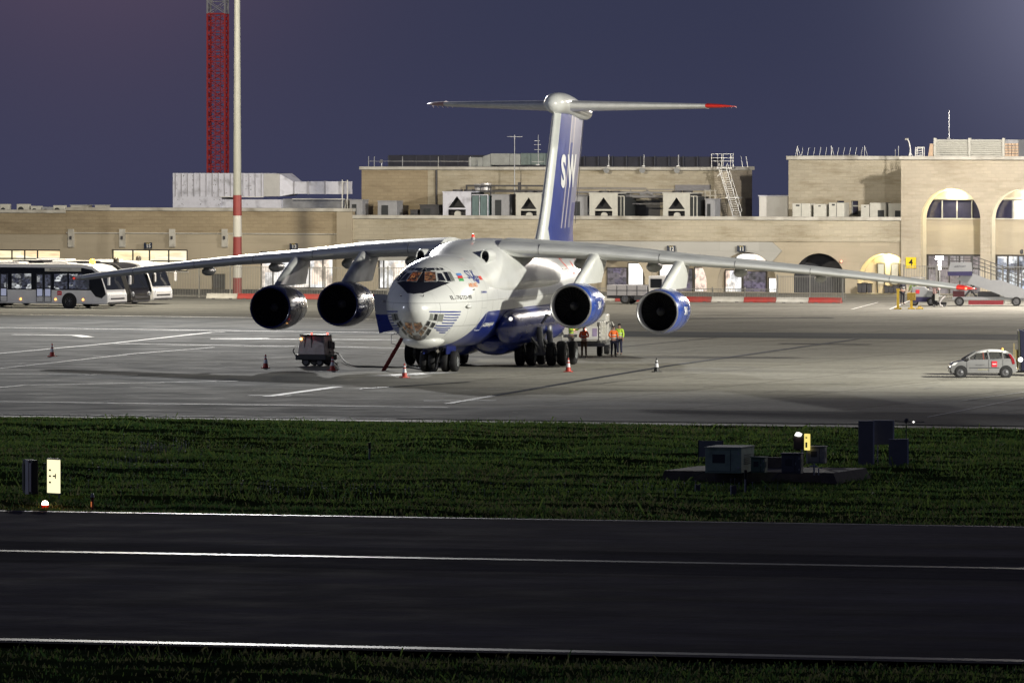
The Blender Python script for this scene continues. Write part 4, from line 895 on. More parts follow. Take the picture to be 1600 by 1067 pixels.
def sect(s, zt, zb_, w, zc, n=56):
    R = []
    for k in range(n):
        a = 2*math.pi*k/n; c_, s_ = math.cos(a), math.sin(a)
        R.append((w*s_, s, zc+(zt-zc)*c_ if c_ > 0 else zc+(zc-zb_)*c_))
    return R
SS = [0,.05,.12,.22,.35,.5,.7,.9,1.15,1.4,1.7,1.95,2.2,2.5,2.8,3.1,3.4,3.8,4.2,4.7,5.2,5.8,6.5,7.5,8.5,10,12,15,18,21,24,27,29,31,33,35,37,39,41,43,44.5,45.5,46.2]
b = MB(); b.rings([sect(s, *interp(ST, s)) for s in SS], cap=(True, True)); fus = b.build('fuselage', fm, jet, smooth=60)
FB = BVHTree.FromPolygons([v.co for v in fus.data.vertices], [tuple(p.vertices) for p in fus.data.polygons])
def PL(px, py, bv=None):
    o, d = JR(px, py); h = (bv or FB).ray_cast(o, d)
    if h[0] is None: h = (bv or FB).find_nearest(o+d*(AY+2-0)/1.0)
    return h[0]
def quad_patch(b, c, off=.012, n=5, bv=None):
    vs = []; bv = bv or FB
    for j in range(n+1):
        for i in range(n+1):
            u, v = i/n, j/n; p = (c[0]*(1-u)+c[1]*u)*(1-v)+(c[3]*(1-u)+c[2]*u)*v
            q, nn, _, _ = bv.find_nearest(p)
            if (nn.x*q.x if abs(q.x) > .2 else nn.z*(q.z-3.7)) < 0 and abs(nn.y) < .5: nn = -nn
            vs.append(q+nn*off)
    b.add(vs, [(j*(n+1)+i, j*(n+1)+i+1, (j+1)*(n+1)+i+1, (j+1)*(n+1)+i) for j in range(n) for i in range(n)])
def mirror(c): return [Vector((-p.x, p.y, p.z)) for p in c]
def C4(pts, ox, oy, k=7.62, bv=None): return [PL(ox+x/k, oy+y/k, bv) for x, y in pts]
# antiglare panel
b = MB()
Q = [PL(*p) for p in ((653.5,441.5), (703,442.2), (684,449.5), (661,458.5), (646.5,459.5))]
cz = lambda s, z: Vector((0, s, z))
m0, m1 = Vector((0, Q[0].y, Q[0].z)), Vector((0, Q[4].y, Q[4].z))
for sd in (1, -1):
    f_ = (lambda q: q) if sd == 1 else mirror
    quad_patch(b, f_([m0, Q[1], Q[2], (m0+m1)/2]), .008, 8); quad_patch(b, f_([(m0+m1)/2, Q[2], Q[3], m1]), .008, 8)
b.build('antiglare_panel', decal_black, jet, smooth=30)
b = MB()
U = [PL(*p) for p in ((653.5,419), (672,420), (677,441), (653.5,441.5))]
U[0].x = 0; U[3].x = 0
for sd in (1, -1): quad_patch(b, U if sd == 1 else mirror(U), .006, 8)
b.build('windshield_surround', decal_black, jet, smooth=30)
# cockpit windows: (front pane, side panes, eyebrow panes), mirrored
fr_m = mat('window_frame_light', (.55,.56,.55), .35, metal=.3)
def pane(pts, ox, oy, m_, both=True, grow=.035, name='cockpit_window'):
    c = C4(pts, ox, oy)
    for sd in ((1, -1) if both else (1,)):
        cc = c if sd == 1 else mirror(c); mid = sum(cc, Vector())/4
        b = MB(); quad_patch(b, [mid+(p-mid)*(1+grow*2.2/max(.12, (p-mid).length)) for p in cc], .016); w_ = b.build(name+'_frame', fr_m, None, smooth=30)
        b = MB(); quad_patch(b, cc, .024); g_ = b.build(name, m_ if not isinstance(m_, tuple) else m_[0 if sd == 1 else 1], jet, smooth=30)
        w_.name = 'frame'; w_.parent = g_
for pts, m_ in (([(640,500),(762,500),(775,608),(636,612)], pit_lit), ([(790,515),(835,515),(885,603),(805,600)], glass_pit), ([(857,500),(900,500),(952,608),(908,608)], glass_pit),
                ([(912,500),(940,500),(995,603),(962,605)], pane_grey), ([(655,455),(750,452),(752,478),(662,480)], glass_pit), ([(770,455),(790,452),(820,475),(790,475)], glass_pit),
                ([(820,452),(845,452),(868,475),(840,475)], glass_pit)):
    pane(pts, 580, 360, m_, grow=.022)
c = C4([(566,500),(625,500),(622,612),(566,612)], 580, 360); a = [Vector((-c[1].x*.9, c[1].y, c[1].z)), Vector((c[1].x*.9, c[1].y, c[1].z)), Vector((c[2].x*.9, c[2].y, c[2].z)), Vector((-c[2].x*.9, c[2].y, c[2].z))]
b = MB(); quad_patch(b, a, .024); b.build('cockpit_window', mat('cockpit_centre_glass', (.02,.015,.015), .1), jet)
# navigator's glazed chin
for pts, m_ in (([(690,300),(706,232),(738,232),(725,305)], pane_grey), ([(737,306),(755,232),(790,232),(775,310)], glass_pit), ([(787,315),(806,235),(860,235),(845,320)], pane_grey),
                ([(645,365),(670,315),(705,325),(682,375)], glass_pit), ([(700,385),(725,332),(765,342),(735,395)], glass_pit), ([(617,405),(640,378),(668,390),(642,428)], chin_lit),
                ([(650,465),(680,405),(715,420),(677,485)], glass_pit), ([(566,450),(598,415),(637,438),(592,495)], chin_lit), ([(590,533),(630,482),(658,500),(606,550)], glass_pit),
                ([(503,338),(590,330),(610,376),(541,455)], chin_lit)):
    pane(pts, 580, 460, m_, grow=.02, name='chin_window')
for z0, z1, m_ in ((2.06, 1.70, mat('chin_glass_brown', (.10,.075,.06), .15)),):
    def at_(x, z):
        h = FB.ray_cast(Vector((x, -3, z)), Vector((0, 1, 0))); return h[0]
    c = [at_(-.20, z0), at_(.20, z0), at_(.22, z1), at_(-.22, z1)]
    b = MB(); quad_patch(b, c, .02, 6); g_ = b.build('chin_window', m_, jet, smooth=30)
    b = MB(); mid = sum(c, Vector())/4; quad_patch(b, [mid+(p-mid)*1.14 for p in c], .014, 6); b.build('frame', fr_m, g_, smooth=30)
# blue speed stripes by the chin glazing
b = MB()
for y, xl, xr in ((205,690,1070),(240,870,1060),(273,865,1040),(305,855,1020),(340,840,990),(370,765,970),(400,750,940),(425,775,915),(452,810,885)):
    c = C4([(xl,y-7),(xr,y-7),(xr-4,y+7),(xl,y+7)], 580, 460)
    for cc in (c, mirror(c)): b = MB(); quad_patch(b, cc, .012, 7); b.build('nose_stripe', decal_blue, jet)
# lettering wrapped on the port side
def side_text(txt, size, s0, z0, m_, name, bold=0, shear=0, sxx=1., bv=None):
    vs, fs = text_mesh(txt, size, shear=shear, bold=bold, align='LEFT'); b = MB(); P_ = []
    for v in vs:
        h = (bv or FB).ray_cast(Vector((8, s0+v.x*sxx, z0+v.y)), Vector((-1, 0, 0)))
        P_.append((h[0] if h[0] else Vector((2.4, s0+v.x*sxx, z0+v.y)))+Vector((.02, 0, 0)))
    b.add(P_, fs); return b.build(name, m_, jet)
p = PL(703, 465.5); side_text('IL-76TD-90', .30, p.y, p.z, mat('marking_black', (.03,.03,.03), .5), 'type_marking', .003, sxx=1.6)
p = PL(727.5, 430); side_text('SILK', .62, p.y, p.z, decal_blue, 'company_lettering', .004, .25, 1.35)
p = PL(738, 436.5); side_text('WAY', .42, p.y, p.z, decal_blue, 'company_lettering', .006, .25, 1.3)
p = PL(732, 446); side_text('AIRLINES', .30, p.y, p.z, mat('marking_orange', (.75,.25,.06), .5), 'company_lettering', .004, 0, 1.25)
p = PL(749, 435.5); b = MB(); quad_patch(b, [p+Vector((0, dy, dz_)) for dy, dz_ in ((-.1,.18),(.5,.18),(.6,-.1),(0,-.1))], .02, 3); b.build('emblem_red', mat('marking_red', (.65,.05,.03), .5), jet)
p = PL(746, 439.5); b = MB(); quad_patch(b, [p+Vector((0, dy, dz_)) for dy, dz_ in ((-.4,.12),(.45,.12),(.2,-.14),(-.1,-.14))], .02, 3); b.build('emblem_blue', decal_blue, jet)
p = PL(754, 508); side_text('AZERBAIJAN', .26, p.y, p.z, white_paint, 'country_lettering', .006, .2, 1.75)
p = PL(870, 426); side_text('4K-AZ101', .50, p.y, p.z, MATS['marking_black'], 'registration', .004, 0, 1.5)
p = PL(886, 416); side_text('SILKWAY', 1.5, p.y-1.0, p.z, mat('marking_red2', (.65,.07,.04), .5), 'company_lettering', .02, .3, 1.2)
# flag
c = C4([(1005,515),(1065,512),(1105,605),(1050,605)], 580, 360)
for k, (nm, cc) in enumerate((('flag_blue', (.10,.25,.55)), ('flag_red', (.6,.04,.04)), ('flag_green', (.05,.35,.10)))):
    f0, f1 = k/3, (k+1)/3; b = MB()
    quad_patch(b, [c[0].lerp(c[3], f0), c[1].lerp(c[2], f0), c[1].lerp(c[2], f1), c[0].lerp(c[3], f1)], .014, 3); b.build('flag_stripe', mat(nm, cc, .45), jet)
# door outlines and small fittings on the port side
def outline(pts, ox, oy, m_, name, w=.03, k=7.62):
    c = C4(pts, ox, oy, k); b = MB()
    for p, q in zip(c, c[1:]+c[:1]):
        d = (q-p).normalized(); n = Vector((1, 0, 0)).cross(d).normalized()*w; quad_patch(b, [p-n, q-n, q+n, p+n], .014, 4)
    return b.build(name, m_, jet)
outline([(1312,730),(1372,730),(1372,920),(1312,925)], 580, 360, mat('door_line', (.45,.46,.45), .5), 'door_outline', .012)
outline([(1310,730),(1374,730),(1374,738),(1310,738)], 580, 360, decal_blue, 'door_mark', .03)
outline([(1380,185),(1350,300),(1280,425),(1222,425),(1290,290)], 580, 460, mat('white_line', (.6,.62,.7), .5), 'door_outline', .025)
for (x, y) in ((1160,905),):
    p = PL(580+x/7.62, 360+y/7.62); b = MB(); b.lathe([(0.001,-.5),(.06,-.4),(.11,-.15),(.12,.1),(.06,.4),(.001,.5)], (p.x+.04, p.y, p.z), 'y', 12, cap=(False, False)); b.build('air_scoop', jet_white, jet, smooth=60)
b = MB()
for px_i, py_i in ((661,463.5),(627,463),(739,453)):
    p = PL(px_i, py_i); q = FB.find_nearest(p); b.cyl(p, p+q[1]*.12, .03, .02, n=6)
b.build('probe', dark_grey, jet)
# chin radome, wing-root fairing, sponsons
b = MB()
R = []
for t in [k/14 for k in range(15)]:
    s = 1.75+3.2*t; e = math.sin(math.pi*min(1, max(.02, t**.7)))**.5 if t < .97 else .25; w = 1.08*e; zb_ = 1.70-.38*e
    R.append([(w*math.sin(a), s, 1.75+(.3 if math.cos(a) > 0 else 1.75-zb_)*math.cos(a)) for a in [2*math.pi*k/28 for k in range(28)]])
b.rings(R); b.build('chin_radome', jet_white, jet, smooth=60)
HT = [(7.6,6.0,3.6,2.2,4.4,1),(9.2,6.24,3.6,2.30,4.4,.97),(10.5,6.48,3.6,2.36,4.4,.92),(12,6.72,3.6,2.41,4.4,.85),(13.6,6.86,3.6,2.44,4.4,.80),(18,6.90,3.6,2.45,4.4,.78),(22,6.78,3.6,2.43,4.4,.82),(26,6.45,3.6,2.36,4.4,.92),(29,6.1,3.6,2.15,4.3,1)]
b = MB()
def hs(s, zt, zb_, w, zc, ex, n=56):
    R = []
    for k in range(n):
        a = 2*math.pi*k/n; c_, s_ = math.cos(a), math.sin(a); f = lambda q, e: math.copysign(abs(q)**e, q)
        R.append((w*f(s_, ex), s, zc+(zt-zc)*f(c_, ex) if c_ > 0 else zc+(zc-zb_)*c_))
    return R
b.rings([hs(s, *interp(HT, s)) for s in [7.6,8.2,8.7,9.2,9.8,10.5,11.2,12,12.8,13.6,15,18,20,22,24,26,27.5,29]]); hump = b.build('wing_root_fairing', jet_white, jet, smooth=60)
HB = BVHTree.FromPolygons([v.co for v in hump.data.vertices], [tuple(p.vertices) for p in hump.data.polygons])
for sd in (1, -1):
    b = MB(); b.lathe([(.30,1.6),(.30,.12),(.285,.0),(.25,.0),(.235,.1)], (0,0,0), 'y', 24); io = b.build('air_intake', jet_white, jet, smooth=50); io.location = (1.76*sd, 9.95, 6.02); io.scale = (.85, 1, 1.3)
    b = MB(); b.lathe([(.236,.1),(.001,.35)], (0,0,0), 'y', 24); b.build('intake_mouth', decal_black, io)
for sd in (1, -1):
    T1 = [(11.5,2.3,2.1,.05,2.2),(12.5,2.95,1.5,.45,2.2),(14,3.15,1.25,.62,2.2),(24,3.15,1.25,.62,2.2),(27,2.9,1.5,.4,2.2),(29,2.4,2.1,.05,2.2)]
    b = MB(); b.rings([[(x+2.2*sd, y, z) for x, y, z in sect(s, *interp(T1, s), n=28)] for s in [11.5,12,12.5,13.2,14,17,20,24,25.5,27,28,29]]); b.build('wheel_fairing', jet_blue, jet, smooth=60)
    T2 = [(12.8,1.5,1.3,.1,1.4),(13.8,1.9,.95,.75,1.45),(15.2,2.1,.66,1.15,1.5),(17.5,2.1,.62,1.2,1.5),(21,2.1,.8,1.1,1.5),(25,1.9,1.1,.6,1.5),(27,1.5,1.35,.1,1.45)]
    b = MB(); b.rings([[(x+1.0*sd, y, z) for x, y, z in sect(s, *interp(T2, s), n=28)] for s in [12.8,13.3,13.8,14.4,15.2,16.3,17.5,19,21,23,25,26,27]]); b.build('belly_fairing', jet_blue, jet, smooth=60)
p = PL(783.5, 498); b = MB(); b.cyl(p+Vector((.55,-.3,0)), p+Vector((.60,-.36,0)), .10, n=14); b.build('landing_light', mat('lamp_glass', (.8,.8,.75), .1, emit=(1,.97,.9), es=1.2), jet)
# wings
AFX = [1, .95, .85, .7, .55, .4, .28, .18, .10, .055, .025, .008, 0]
def af(x, t, cam_=.02): # thickness form and camber
    y = 5*t*(.2969*math.sqrt(x)-.126*x-.3516*x*x+.2843*x**3-.1036*x**4); c_ = cam_*4*x*(1-x); return c_+y, c_-y
def wing_mesh(stn, sd, m_idx, tw=1.6, cam_=.018):
    R = []
    for l, sle, ch, zle, th in stn:
        ring = []; t = th/ch; a = math.radians(tw)
        xs_ = [(x, 0) for x in AFX]+[(x, 1) for x in AFX[::-1][1:-1]]+[(1, 1)]
        for x, lo in xs_:
            y = af(x, t, cam_)[lo]*ch; X = x*ch
            ring.append((l*sd, sle+X*math.cos(a)+y*math.sin(a), zle-X*math.sin(a)+y*math.cos(a)))
        R.append(ring)
    b = MB(); n = len(R[0]); b.rings(R, mf=m_idx); return b
WS = [(1.6,13.9,9.3,6.36,1.05),(2.4,14.3,8.9,6.34,1.02),(4.5,15.4,7.9,6.26,.93),(6.5,16.4,7.2,6.15,.86),(8.5,17.4,6.6,5.98,.76),(10.8,18.55,5.9,5.76,.66),(14.5,20.4,5.1,5.46,.54),(17.5,21.9,4.4,5.17,.48),(20.5,23.4,3.8,4.84,.42),(23,24.65,3.2,4.54,.36),(24.6,25.45,2.8,4.33,.31)]
nle = AFX.index(.055)
def wm_(i, j): return 1 if nle-1 <= j <= len(AFX)+(len(AFX)-nle)-2 else 0
def wz(sd, l): return -.007*sd*l
for sd in (1, -1):
    b = wing_mesh([(l, s, c_, z+wz(sd, l), t) for l, s, c_, z, t in WS], sd, wm_); wg = b.build('wing', [jet_grey, jet_metal], jet, smooth=50)
    wg['label'] = ('port' if sd == 1 else 'starboard')+' wing with polished leading edge'
    tipm = mat('tip_red', (.6,.03,.02), .35)
    b = wing_mesh([(24.61,25.46,2.78,4.33+wz(sd,24.6),.31),(24.95,25.7,2.5,4.30+wz(sd,25),.26),(25.25,26.05,2.0,4.27+wz(sd,25.2),.16),(25.4,26.6,1.2,4.26+wz(sd,25.3),.05)], sd, lambda i, j: 0); b.build('wing_tip', tipm if sd == 1 else jet_grey, jet, smooth=50)
    b = MB(); b.lathe([(.001,-.13),(.05,-.09),(.07,0),(.05,.1),(.001,.14)], (25.1*sd, 25.72, 4.30+wz(sd,25)), 'y', 10); b.build('position_light', mat('red_lens' if sd == 1 else 'dim_red_lens', (.6,.02,.02), .2, emit=(1,.08,.04), es=9 if sd == 1 else .5), jet)
    # slat and aileron lines, flap track fairings
    b = MB()
    for l, s, c_, z, t in WS[1:]: pass
    for l in (3.6, 9.6, 13.4, 17.2, 21.2):
        l0 = [w for w in WS if w[0] <= l][-1]; l1 = [w for w in WS if w[0] > l][0]; f = (l-l0[0])/(l1[0]-l0[0]); s, c_, z, t = [l0[k]*(1-f)+l1[k]*f for k in range(1, 5)]
        R = []
        for x in (.06, .03, .012, .002):
            yu, yl = af(x, t/c_, .018); R.append((l*sd, s+x*c_-.012, z+wz(sd,l)+yu*c_+.006))
        for x in (.002, .012, .03): yu, yl = af(x, t/c_, .018); R.append((l*sd, s+x*c_-.012, z+wz(sd,l)+yl*c_-.006))
        b.tube(R, .012, 4)
    b.build('slat_gap', dark_grey, wg)
    for l, r_, ln, dz_ in ((4.7,.34,3.4,.55),(8.5,.33,3.3,.50),(13.0,.30,3.0,.42),(17.2,.26,2.6,.36)):
        l0 = [w for w in WS if w[0] <= l][-1]; l1 = [w for w in WS if w[0] > l][0]; f = (l-l0[0])/(l1[0]-l0[0]); s, c_, z, t = [l0[k]*(1-f)+l1[k]*f for k in range(1, 5)]
        b = MB(); b.lathe([(.01,-ln*.42),(r_*.6,-ln*.33),(r_*.95,-ln*.12),(r_,ln*.08),(r_*.8,ln*.35),(r_*.4,ln*.52),(.01,ln*.6)], (l*sd, s+c_*.72, z+wz(sd,l)-t*.5-dz_*.45), 'y', 14); b.build('flap_track_fairing', jet_grey, jet, smooth=60)
# tail fin, rudder, bullet, tailplane
FS = [(6.10,30.6,11.2,.86),(6.45,31.3,10.3,.80),(7.2,32.2,9.3,.74),(8.5,33.2,8.9,.70),(10.2,34.25,8.7,.66),(12,35.35,8.4,.62),(13.75,36.3,8.2,.58)]
# hand-laid paint scheme: white leading edge, blue band, pale lilac rear with thin stripes, blue foot
fp = [mat('fin_white', (.70,.72,.68), .3, var=.06, coat=.3), mat('fin_blue', (.008,.033,.27), .3, coat=.4), mat('fin_lilac', (.20,.20,.30), .35, var=.12, scale=1.2), mat('fin_cream', (.45,.41,.42), .35), jet_metal]
def finc(x, z):
    if z < 7.2 and x > .11: return 1
    if x < .006: return 4
    if x < .11: return 0
    if x < .46: return 1
    if x < .50: return 3
    if x < .60: return 1 if z < 12 else 2
    if x < .64: return 3
    if x < .74: return 1 if z < 10.2 else 2
    if x < .82: return 2
    return 1 if z < 8.6 else 2
xf = [1,.9,.82,.74,.69,.64,.60,.55,.50,.46,.40,.33,.26,.20,.14,.11,.08,.04,.02,.006,0]
b = MB(); R = []; zl_ = []
zs_ = [6.1,6.45,6.8,7.2,7.8,8.6,9.4,10.2,11,12,13,13.75]
for z in zs_:
    sle, ch, th = interp(FS, z); ring = []
    e_ = .11+max(0, (7.2-z)/1.1)*.13; xz = [{.11: e_, .14: max(.14, e_+.02), .20: max(.20, e_+.04), .26: max(.26, e_+.06)}.get(x, x) for x in xf]
    for x in xz: ring.append((af(x, th/ch, 0)[0]*ch, sle+x*ch, z))
    for x in xz[::-1][1:-1]+[1]: ring.append((af(x, th/ch, 0)[1]*ch, sle+x*ch, z))
    R.append(ring)
nx = len(xf)
def fmf(i, j):
    k = j if j < nx-1 else 2*nx-3-j+0
    k = max(0, min(nx-2, k)); return finc((xf[k]+xf[k+1])/2, (zs_[i]+zs_[min(i+1, len(zs_)-1)])/2)
b.rings(R, mf=fmf); fin = b.build('tail_fin', fp, jet, smooth=50)
NB = BVHTree.FromPolygons([v.co for v in fin.data.vertices], [tuple(p.vertices) for p in fin.data.polygons])
for txt, s0, z0, sz, m_ in (('S', 36.5, 10.3, 2.4, white_paint), ('W', 38.5, 10.3, 2.4, white_paint)):
    for sd in (1, -1):
        vs, fs = text_mesh(txt, sz, shear=.1, bold=.11, align='LEFT'); P_ = []
        for v in vs:
            h = NB.ray_cast(Vector((3*sd, s0+v.x*1.15, z0+v.y)), Vector((-sd, 0, 0))); P_.append((h[0] if h[0] else Vector((.1*sd, s0+v.x, z0+v.y)))+Vector((.02*sd, 0, 0)))
        b = MB(); b.add(P_, fs); b.build('fin_lettering', m_, jet)
b = MB()
for sd in (1, -1): b.bar((.012*sd+.10*sd, 41.6, 7.4), (.10*sd, 44.0, 13.4), .03)
b.build('rudder_gap', dark_grey, jet)
b = MB(); b.rings([sect(s, *v, n=28) for s, v in [(s, interp([(30.8,6.15,6.0,.1,6.1),(32.5,6.3,5.6,.7,6.0),(36,6.45,5.4,.95,5.9),(40,6.40,5.2,.85,5.8),(43,6.1,5.0,.5,5.6)], s)) for s in (30.8,31.6,32.5,34,36,38,40,41.5,43)]]); b.build('fin_fillet', jet_white, jet, smooth=60)
BT = [(35.5,14.32,14.10,.12,14.2),(35.7,14.56,13.86,.38,14.2),(36.1,14.74,13.70,.55,14.2),(36.9,14.82,13.60,.64,14.2),(38.5,14.80,13.55,.65,14.18),(40.5,14.62,13.45,.56,14.1),(42.5,14.35,13.32,.46,13.9),(44.6,14.10,13.28,.38,13.7),(45.6,13.95,13.34,.28,13.65),(46.0,13.72,13.52,.08,13.62)]
b = MB(); b.rings([sect(s, *interp(BT, s), n=32) for s in (35.5,35.58,35.7,35.85,36.1,36.4,36.9,37.6,38.5,39.5,40.5,41.5,42.5,43.6,44.6,45.2,45.6,45.85,46.0)]); b.build('tail_fairing', jet_white, jet, smooth=60)
TS = [(.5,37.4,5.6,14.12,.62),(2.5,38.6,4.8,14.13,.52),(5.5,40.4,3.7,14.14,.38),(7.6,41.7,2.9,14.15,.28)]
for sd in (1, -1):
    z_ = lambda l: -.008*l*sd
    b = wing_mesh([(l, s, c_, z+z_(l), t) for l, s, c_, z, t in TS], sd, wm_, tw=0, cam_=-.01); tp = b.build('tailplane', [mat('tailplane_grey', (.78,.78,.75), .35, var=.06), mat('tailplane_edge', (.75,.75,.72), .3, metal=.3)], jet, smooth=50)
    rl = 7.6 if sd == 1 else 8.3
    b = wing_mesh([(7.61,41.7,2.88,14.15+z_(7.6),.28),(8.3,42.15,2.5,14.14+z_(8.3),.22),(8.75,42.8,1.7,14.13+z_(8.7),.10),(8.95,43.4,.9,14.12+z_(8.9),.04)], sd, lambda i, j: 0, tw=0, cam_=0); b.build('tailplane_tip', tipm if sd == 1 else mat('tailplane_tip_grey', (.5,.3,.28), .35), jet, smooth=50)
    b = MB()
    for k in range(5): b.cyl((sd*(7.7+k*.28), 44.3, 14.08), (sd*(7.72+k*.28), 44.75, 13.98), .015, n=5)
    b.build('static_wick', mat('wick', (.6,.4,.35), .5), jet)
b = MB(); b.cyl((.4, 13.2, 6.86), (.4, 13.2, 7.0), .1, n=12); bc = b.build('beacon', mat('beacon_base', (.5,.5,.5), .4), jet)
b = MB(); b.lathe([(.09,0),(.085,.1),(.05,.16),(.001,.18)], (.4,13.2,7.001), 'z', 12); b.build('beacon_lens', mat('beacon_red', (.6,.03,.02), .2, emit=(1,.1,.05), es=.5), bc, smooth=60)
# engines
eng_blue = mat('nacelle_blue', (.022,.07,.36), .24, var=.1, coat=.6); eng_shaded = mat('nacelle_shaded', (.012,.018,.10), .24, var=.12, coat=.6)
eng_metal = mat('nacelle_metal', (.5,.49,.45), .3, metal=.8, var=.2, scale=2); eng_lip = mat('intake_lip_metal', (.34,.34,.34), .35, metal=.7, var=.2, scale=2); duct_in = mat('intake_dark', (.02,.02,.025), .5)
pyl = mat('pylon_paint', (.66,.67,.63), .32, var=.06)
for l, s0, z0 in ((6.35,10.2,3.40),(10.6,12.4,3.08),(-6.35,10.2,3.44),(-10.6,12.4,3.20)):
    port = l > 0; body = eng_blue if port else eng_shaded; tag_ = ('inner','outer')[abs(l) > 8]+(' port' if port else ' starboard')  # starboard engines get a darker copy, their shade put into the paint
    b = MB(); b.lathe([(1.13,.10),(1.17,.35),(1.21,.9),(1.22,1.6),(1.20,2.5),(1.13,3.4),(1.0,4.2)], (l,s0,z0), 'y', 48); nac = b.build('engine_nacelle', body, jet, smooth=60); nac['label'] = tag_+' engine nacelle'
    b = MB(); b.lathe([(1.135,.11),(1.125,.04),(1.095,0),(1.06,.01),(1.035,.06),(1.02,.18)], (l,s0,z0), 'y', 48); b.build('intake_lip', eng_lip if port else eng_shaded, nac, smooth=60)
    b = MB(); b.lathe([(1.022,.18),(1.01,.6),(1.0,1.1)], (l,s0,z0), 'y', 40); b.lathe([(1.0,1.1),(.22,1.1)], (l,s0,z0), 'y', 40); b.build('intake_duct', duct_in, nac, smooth=60)
    b = MB()
    for k in range(31):
        a = 2*math.pi*k/31; c_, s_ = math.cos(a), math.sin(a); c2, s2 = math.cos(a+.12), math.sin(a+.12)
        b.add([(l+c_*.24, s0+.95, z0+s_*.24), (l+c2*.26, s0+1.05, z0+s2*.26), (l+math.cos(a+.1)*.96, s0+1.02, z0+math.sin(a+.1)*.96), (l+math.cos(a-.02)*.96, s0+.86, z0+math.sin(a-.02)*.96)], [(0,1,2,3)])
    b.build('fan', mat('fan_blade', (.09,.09,.10), .35, metal=.7), nac)
    b = MB(); b.lathe([(.001,.55),(.08,.62),(.16,.78),(.23,.97)], (l,s0,z0), 'y', 20); b.build('spinner', mat('spinner_grey', (.12,.12,.13), .4), nac, smooth=60)
    b = MB(); b.lathe([(1.0,4.201),(.97,4.6),(.88,5.0),(.80,5.25),(.7,5.25),(.4,5.9),(.01,6.4)], (l,s0,z0), 'y', 36); b.build('exhaust', eng_metal, nac, smooth=60)
    b = MB(); b.lathe([(1.232,2.35),(1.222,2.45)], (l,s0,z0), 'y', 48); b.lathe([(1.226,1.0),(1.229,1.04)], (l,s0,z0), 'y', 48); b.build('cowl_seam', dark_grey, nac)
    vs, fs = text_mesh('SW', .62, bold=.01); b = MB(); P_ = []
    for v in vs: a = v.y/1.24; P_.append((l+math.cos(a)*1.245, s0+1.75+v.x, z0+math.sin(a)*1.245))
    b.add(P_, fs); b.build('nacelle_lettering', white_paint if port else mat('white_shaded', (.4,.4,.4), .4), nac)  # starboard letters dimmed in colour for the shaded side
    # pylon: closed loft of side profiles
    al = abs(l); w0 = [w for w in WS if w[0] <= al][-1]; w1 = [w for w in WS if w[0] > al][0]; f = (al-w0[0])/(w1[0]-w0[0]); sw, cw, zw, tw_ = [w0[k]*(1-f)+w1[k]*f for k in range(1, 5)]
    zw += wz(1 if port else -1, al)
    top_s0, top_s1, bot_s0, bot_s1 = sw-.2, sw+cw*.55, s0+.9, s0+8.2
    R = []
    for t, ww in ((0,.20),(.25,.22),(.5,.24),(.75,.24),(1,.26)):
        z = (z0+1.12)*(1-t)+(zw-.02)*t; a0 = bot_s0*(1-t)+top_s0*t+.25*math.sin(math.pi*t)*-1*(1-t); a1 = bot_s1*(1-t)+top_s1*t
        ring = []
        for x, y in ((0,0),(.02,.45),(.08,.85),(.25,1),(.6,.9),(.85,.5),(1,.05),(1,-.05),(.85,-.5),(.6,-.9),(.25,-1),(.08,-.85),(.02,-.45)): ring.append((l+ww*y, a0+(a1-a0)*x, z))
        R.append(ring)
    b = MB(); b.rings(R); b.build('pylon', pyl if port else jet_grey, jet, smooth=50)  # port pylons coloured white as if lit, starboard grey as if shaded
# landing gear
gear_m = mat('gear_steel', (.30,.31,.32), .45, metal=.4, var=.2); tyre_m = mat('tyre_rubber', (.014,.014,.015), .8, var=.2); hub_m = mat('wheel_hub', (.22,.23,.23), .45, var=.2)
def wheel(par, x, s, r, w, name='wheel'):
    b = MB(); b.lathe([(r*.52,-w/2),(r*.80,-w/2),(r*.93,-w*.44),(r,-w*.25),(r,w*.25),(r*.93,w*.44),(r*.80,w/2),(r*.52,w/2)], (x,s,r), 'x', 36, m=0)
    b.lathe([(r*.97,-.012),(r*1.003,-.010),(r*1.003,-.006)], (x,s,r), 'x', 36, m=0)
    b.lathe([(r*.52,-w/2),(r*.5,-w*.36),(.16,-w*.34),(.12,-w*.5),(.001,-w*.5)], (x,s,r), 'x', 24, m=1); b.lathe([(r*.52,w/2),(r*.5,w*.36),(.16,w*.34),(.12,w*.5),(.001,w*.5)], (x,s,r), 'x', 24, m=1)
    return b.build(name, [tyre_m, hub_m], par, smooth=50)
sN = 6.8
b = MB(); b.cyl((0,sN,.5), (0,sN-.2,2.0), .13, .16, n=14); b.cyl((-1.0,sN,.54), (1.0,sN,.54), .07, n=10); b.bar((0,sN+.1,.75), (0,sN+1.3,1.6), .1); b.bar((-.18,sN-.18,1.0), (-.18,sN-.1,1.7), .05)
ng = b.build('nose_gear', gear_m, jet, smooth=50)
for x in (-.80, -.34, .34, .80): wheel(ng, x, sN, .55, .40)
b = MB(); b.cyl((.0,sN-.35,1.08), (.0,sN-.42,1.1), .09, n=12); b.build('taxi_light', mat('taxi_lamp', (.7,.68,.6), .2, emit=(1,.9,.7), es=.15), ng)
b = MB()
for sd in (1, -1): b.box(.62*sd-.02, .62*sd+.02, sN-1.2, sN+1.1, .95, 1.6)
b.build('gear_door', belly, jet)
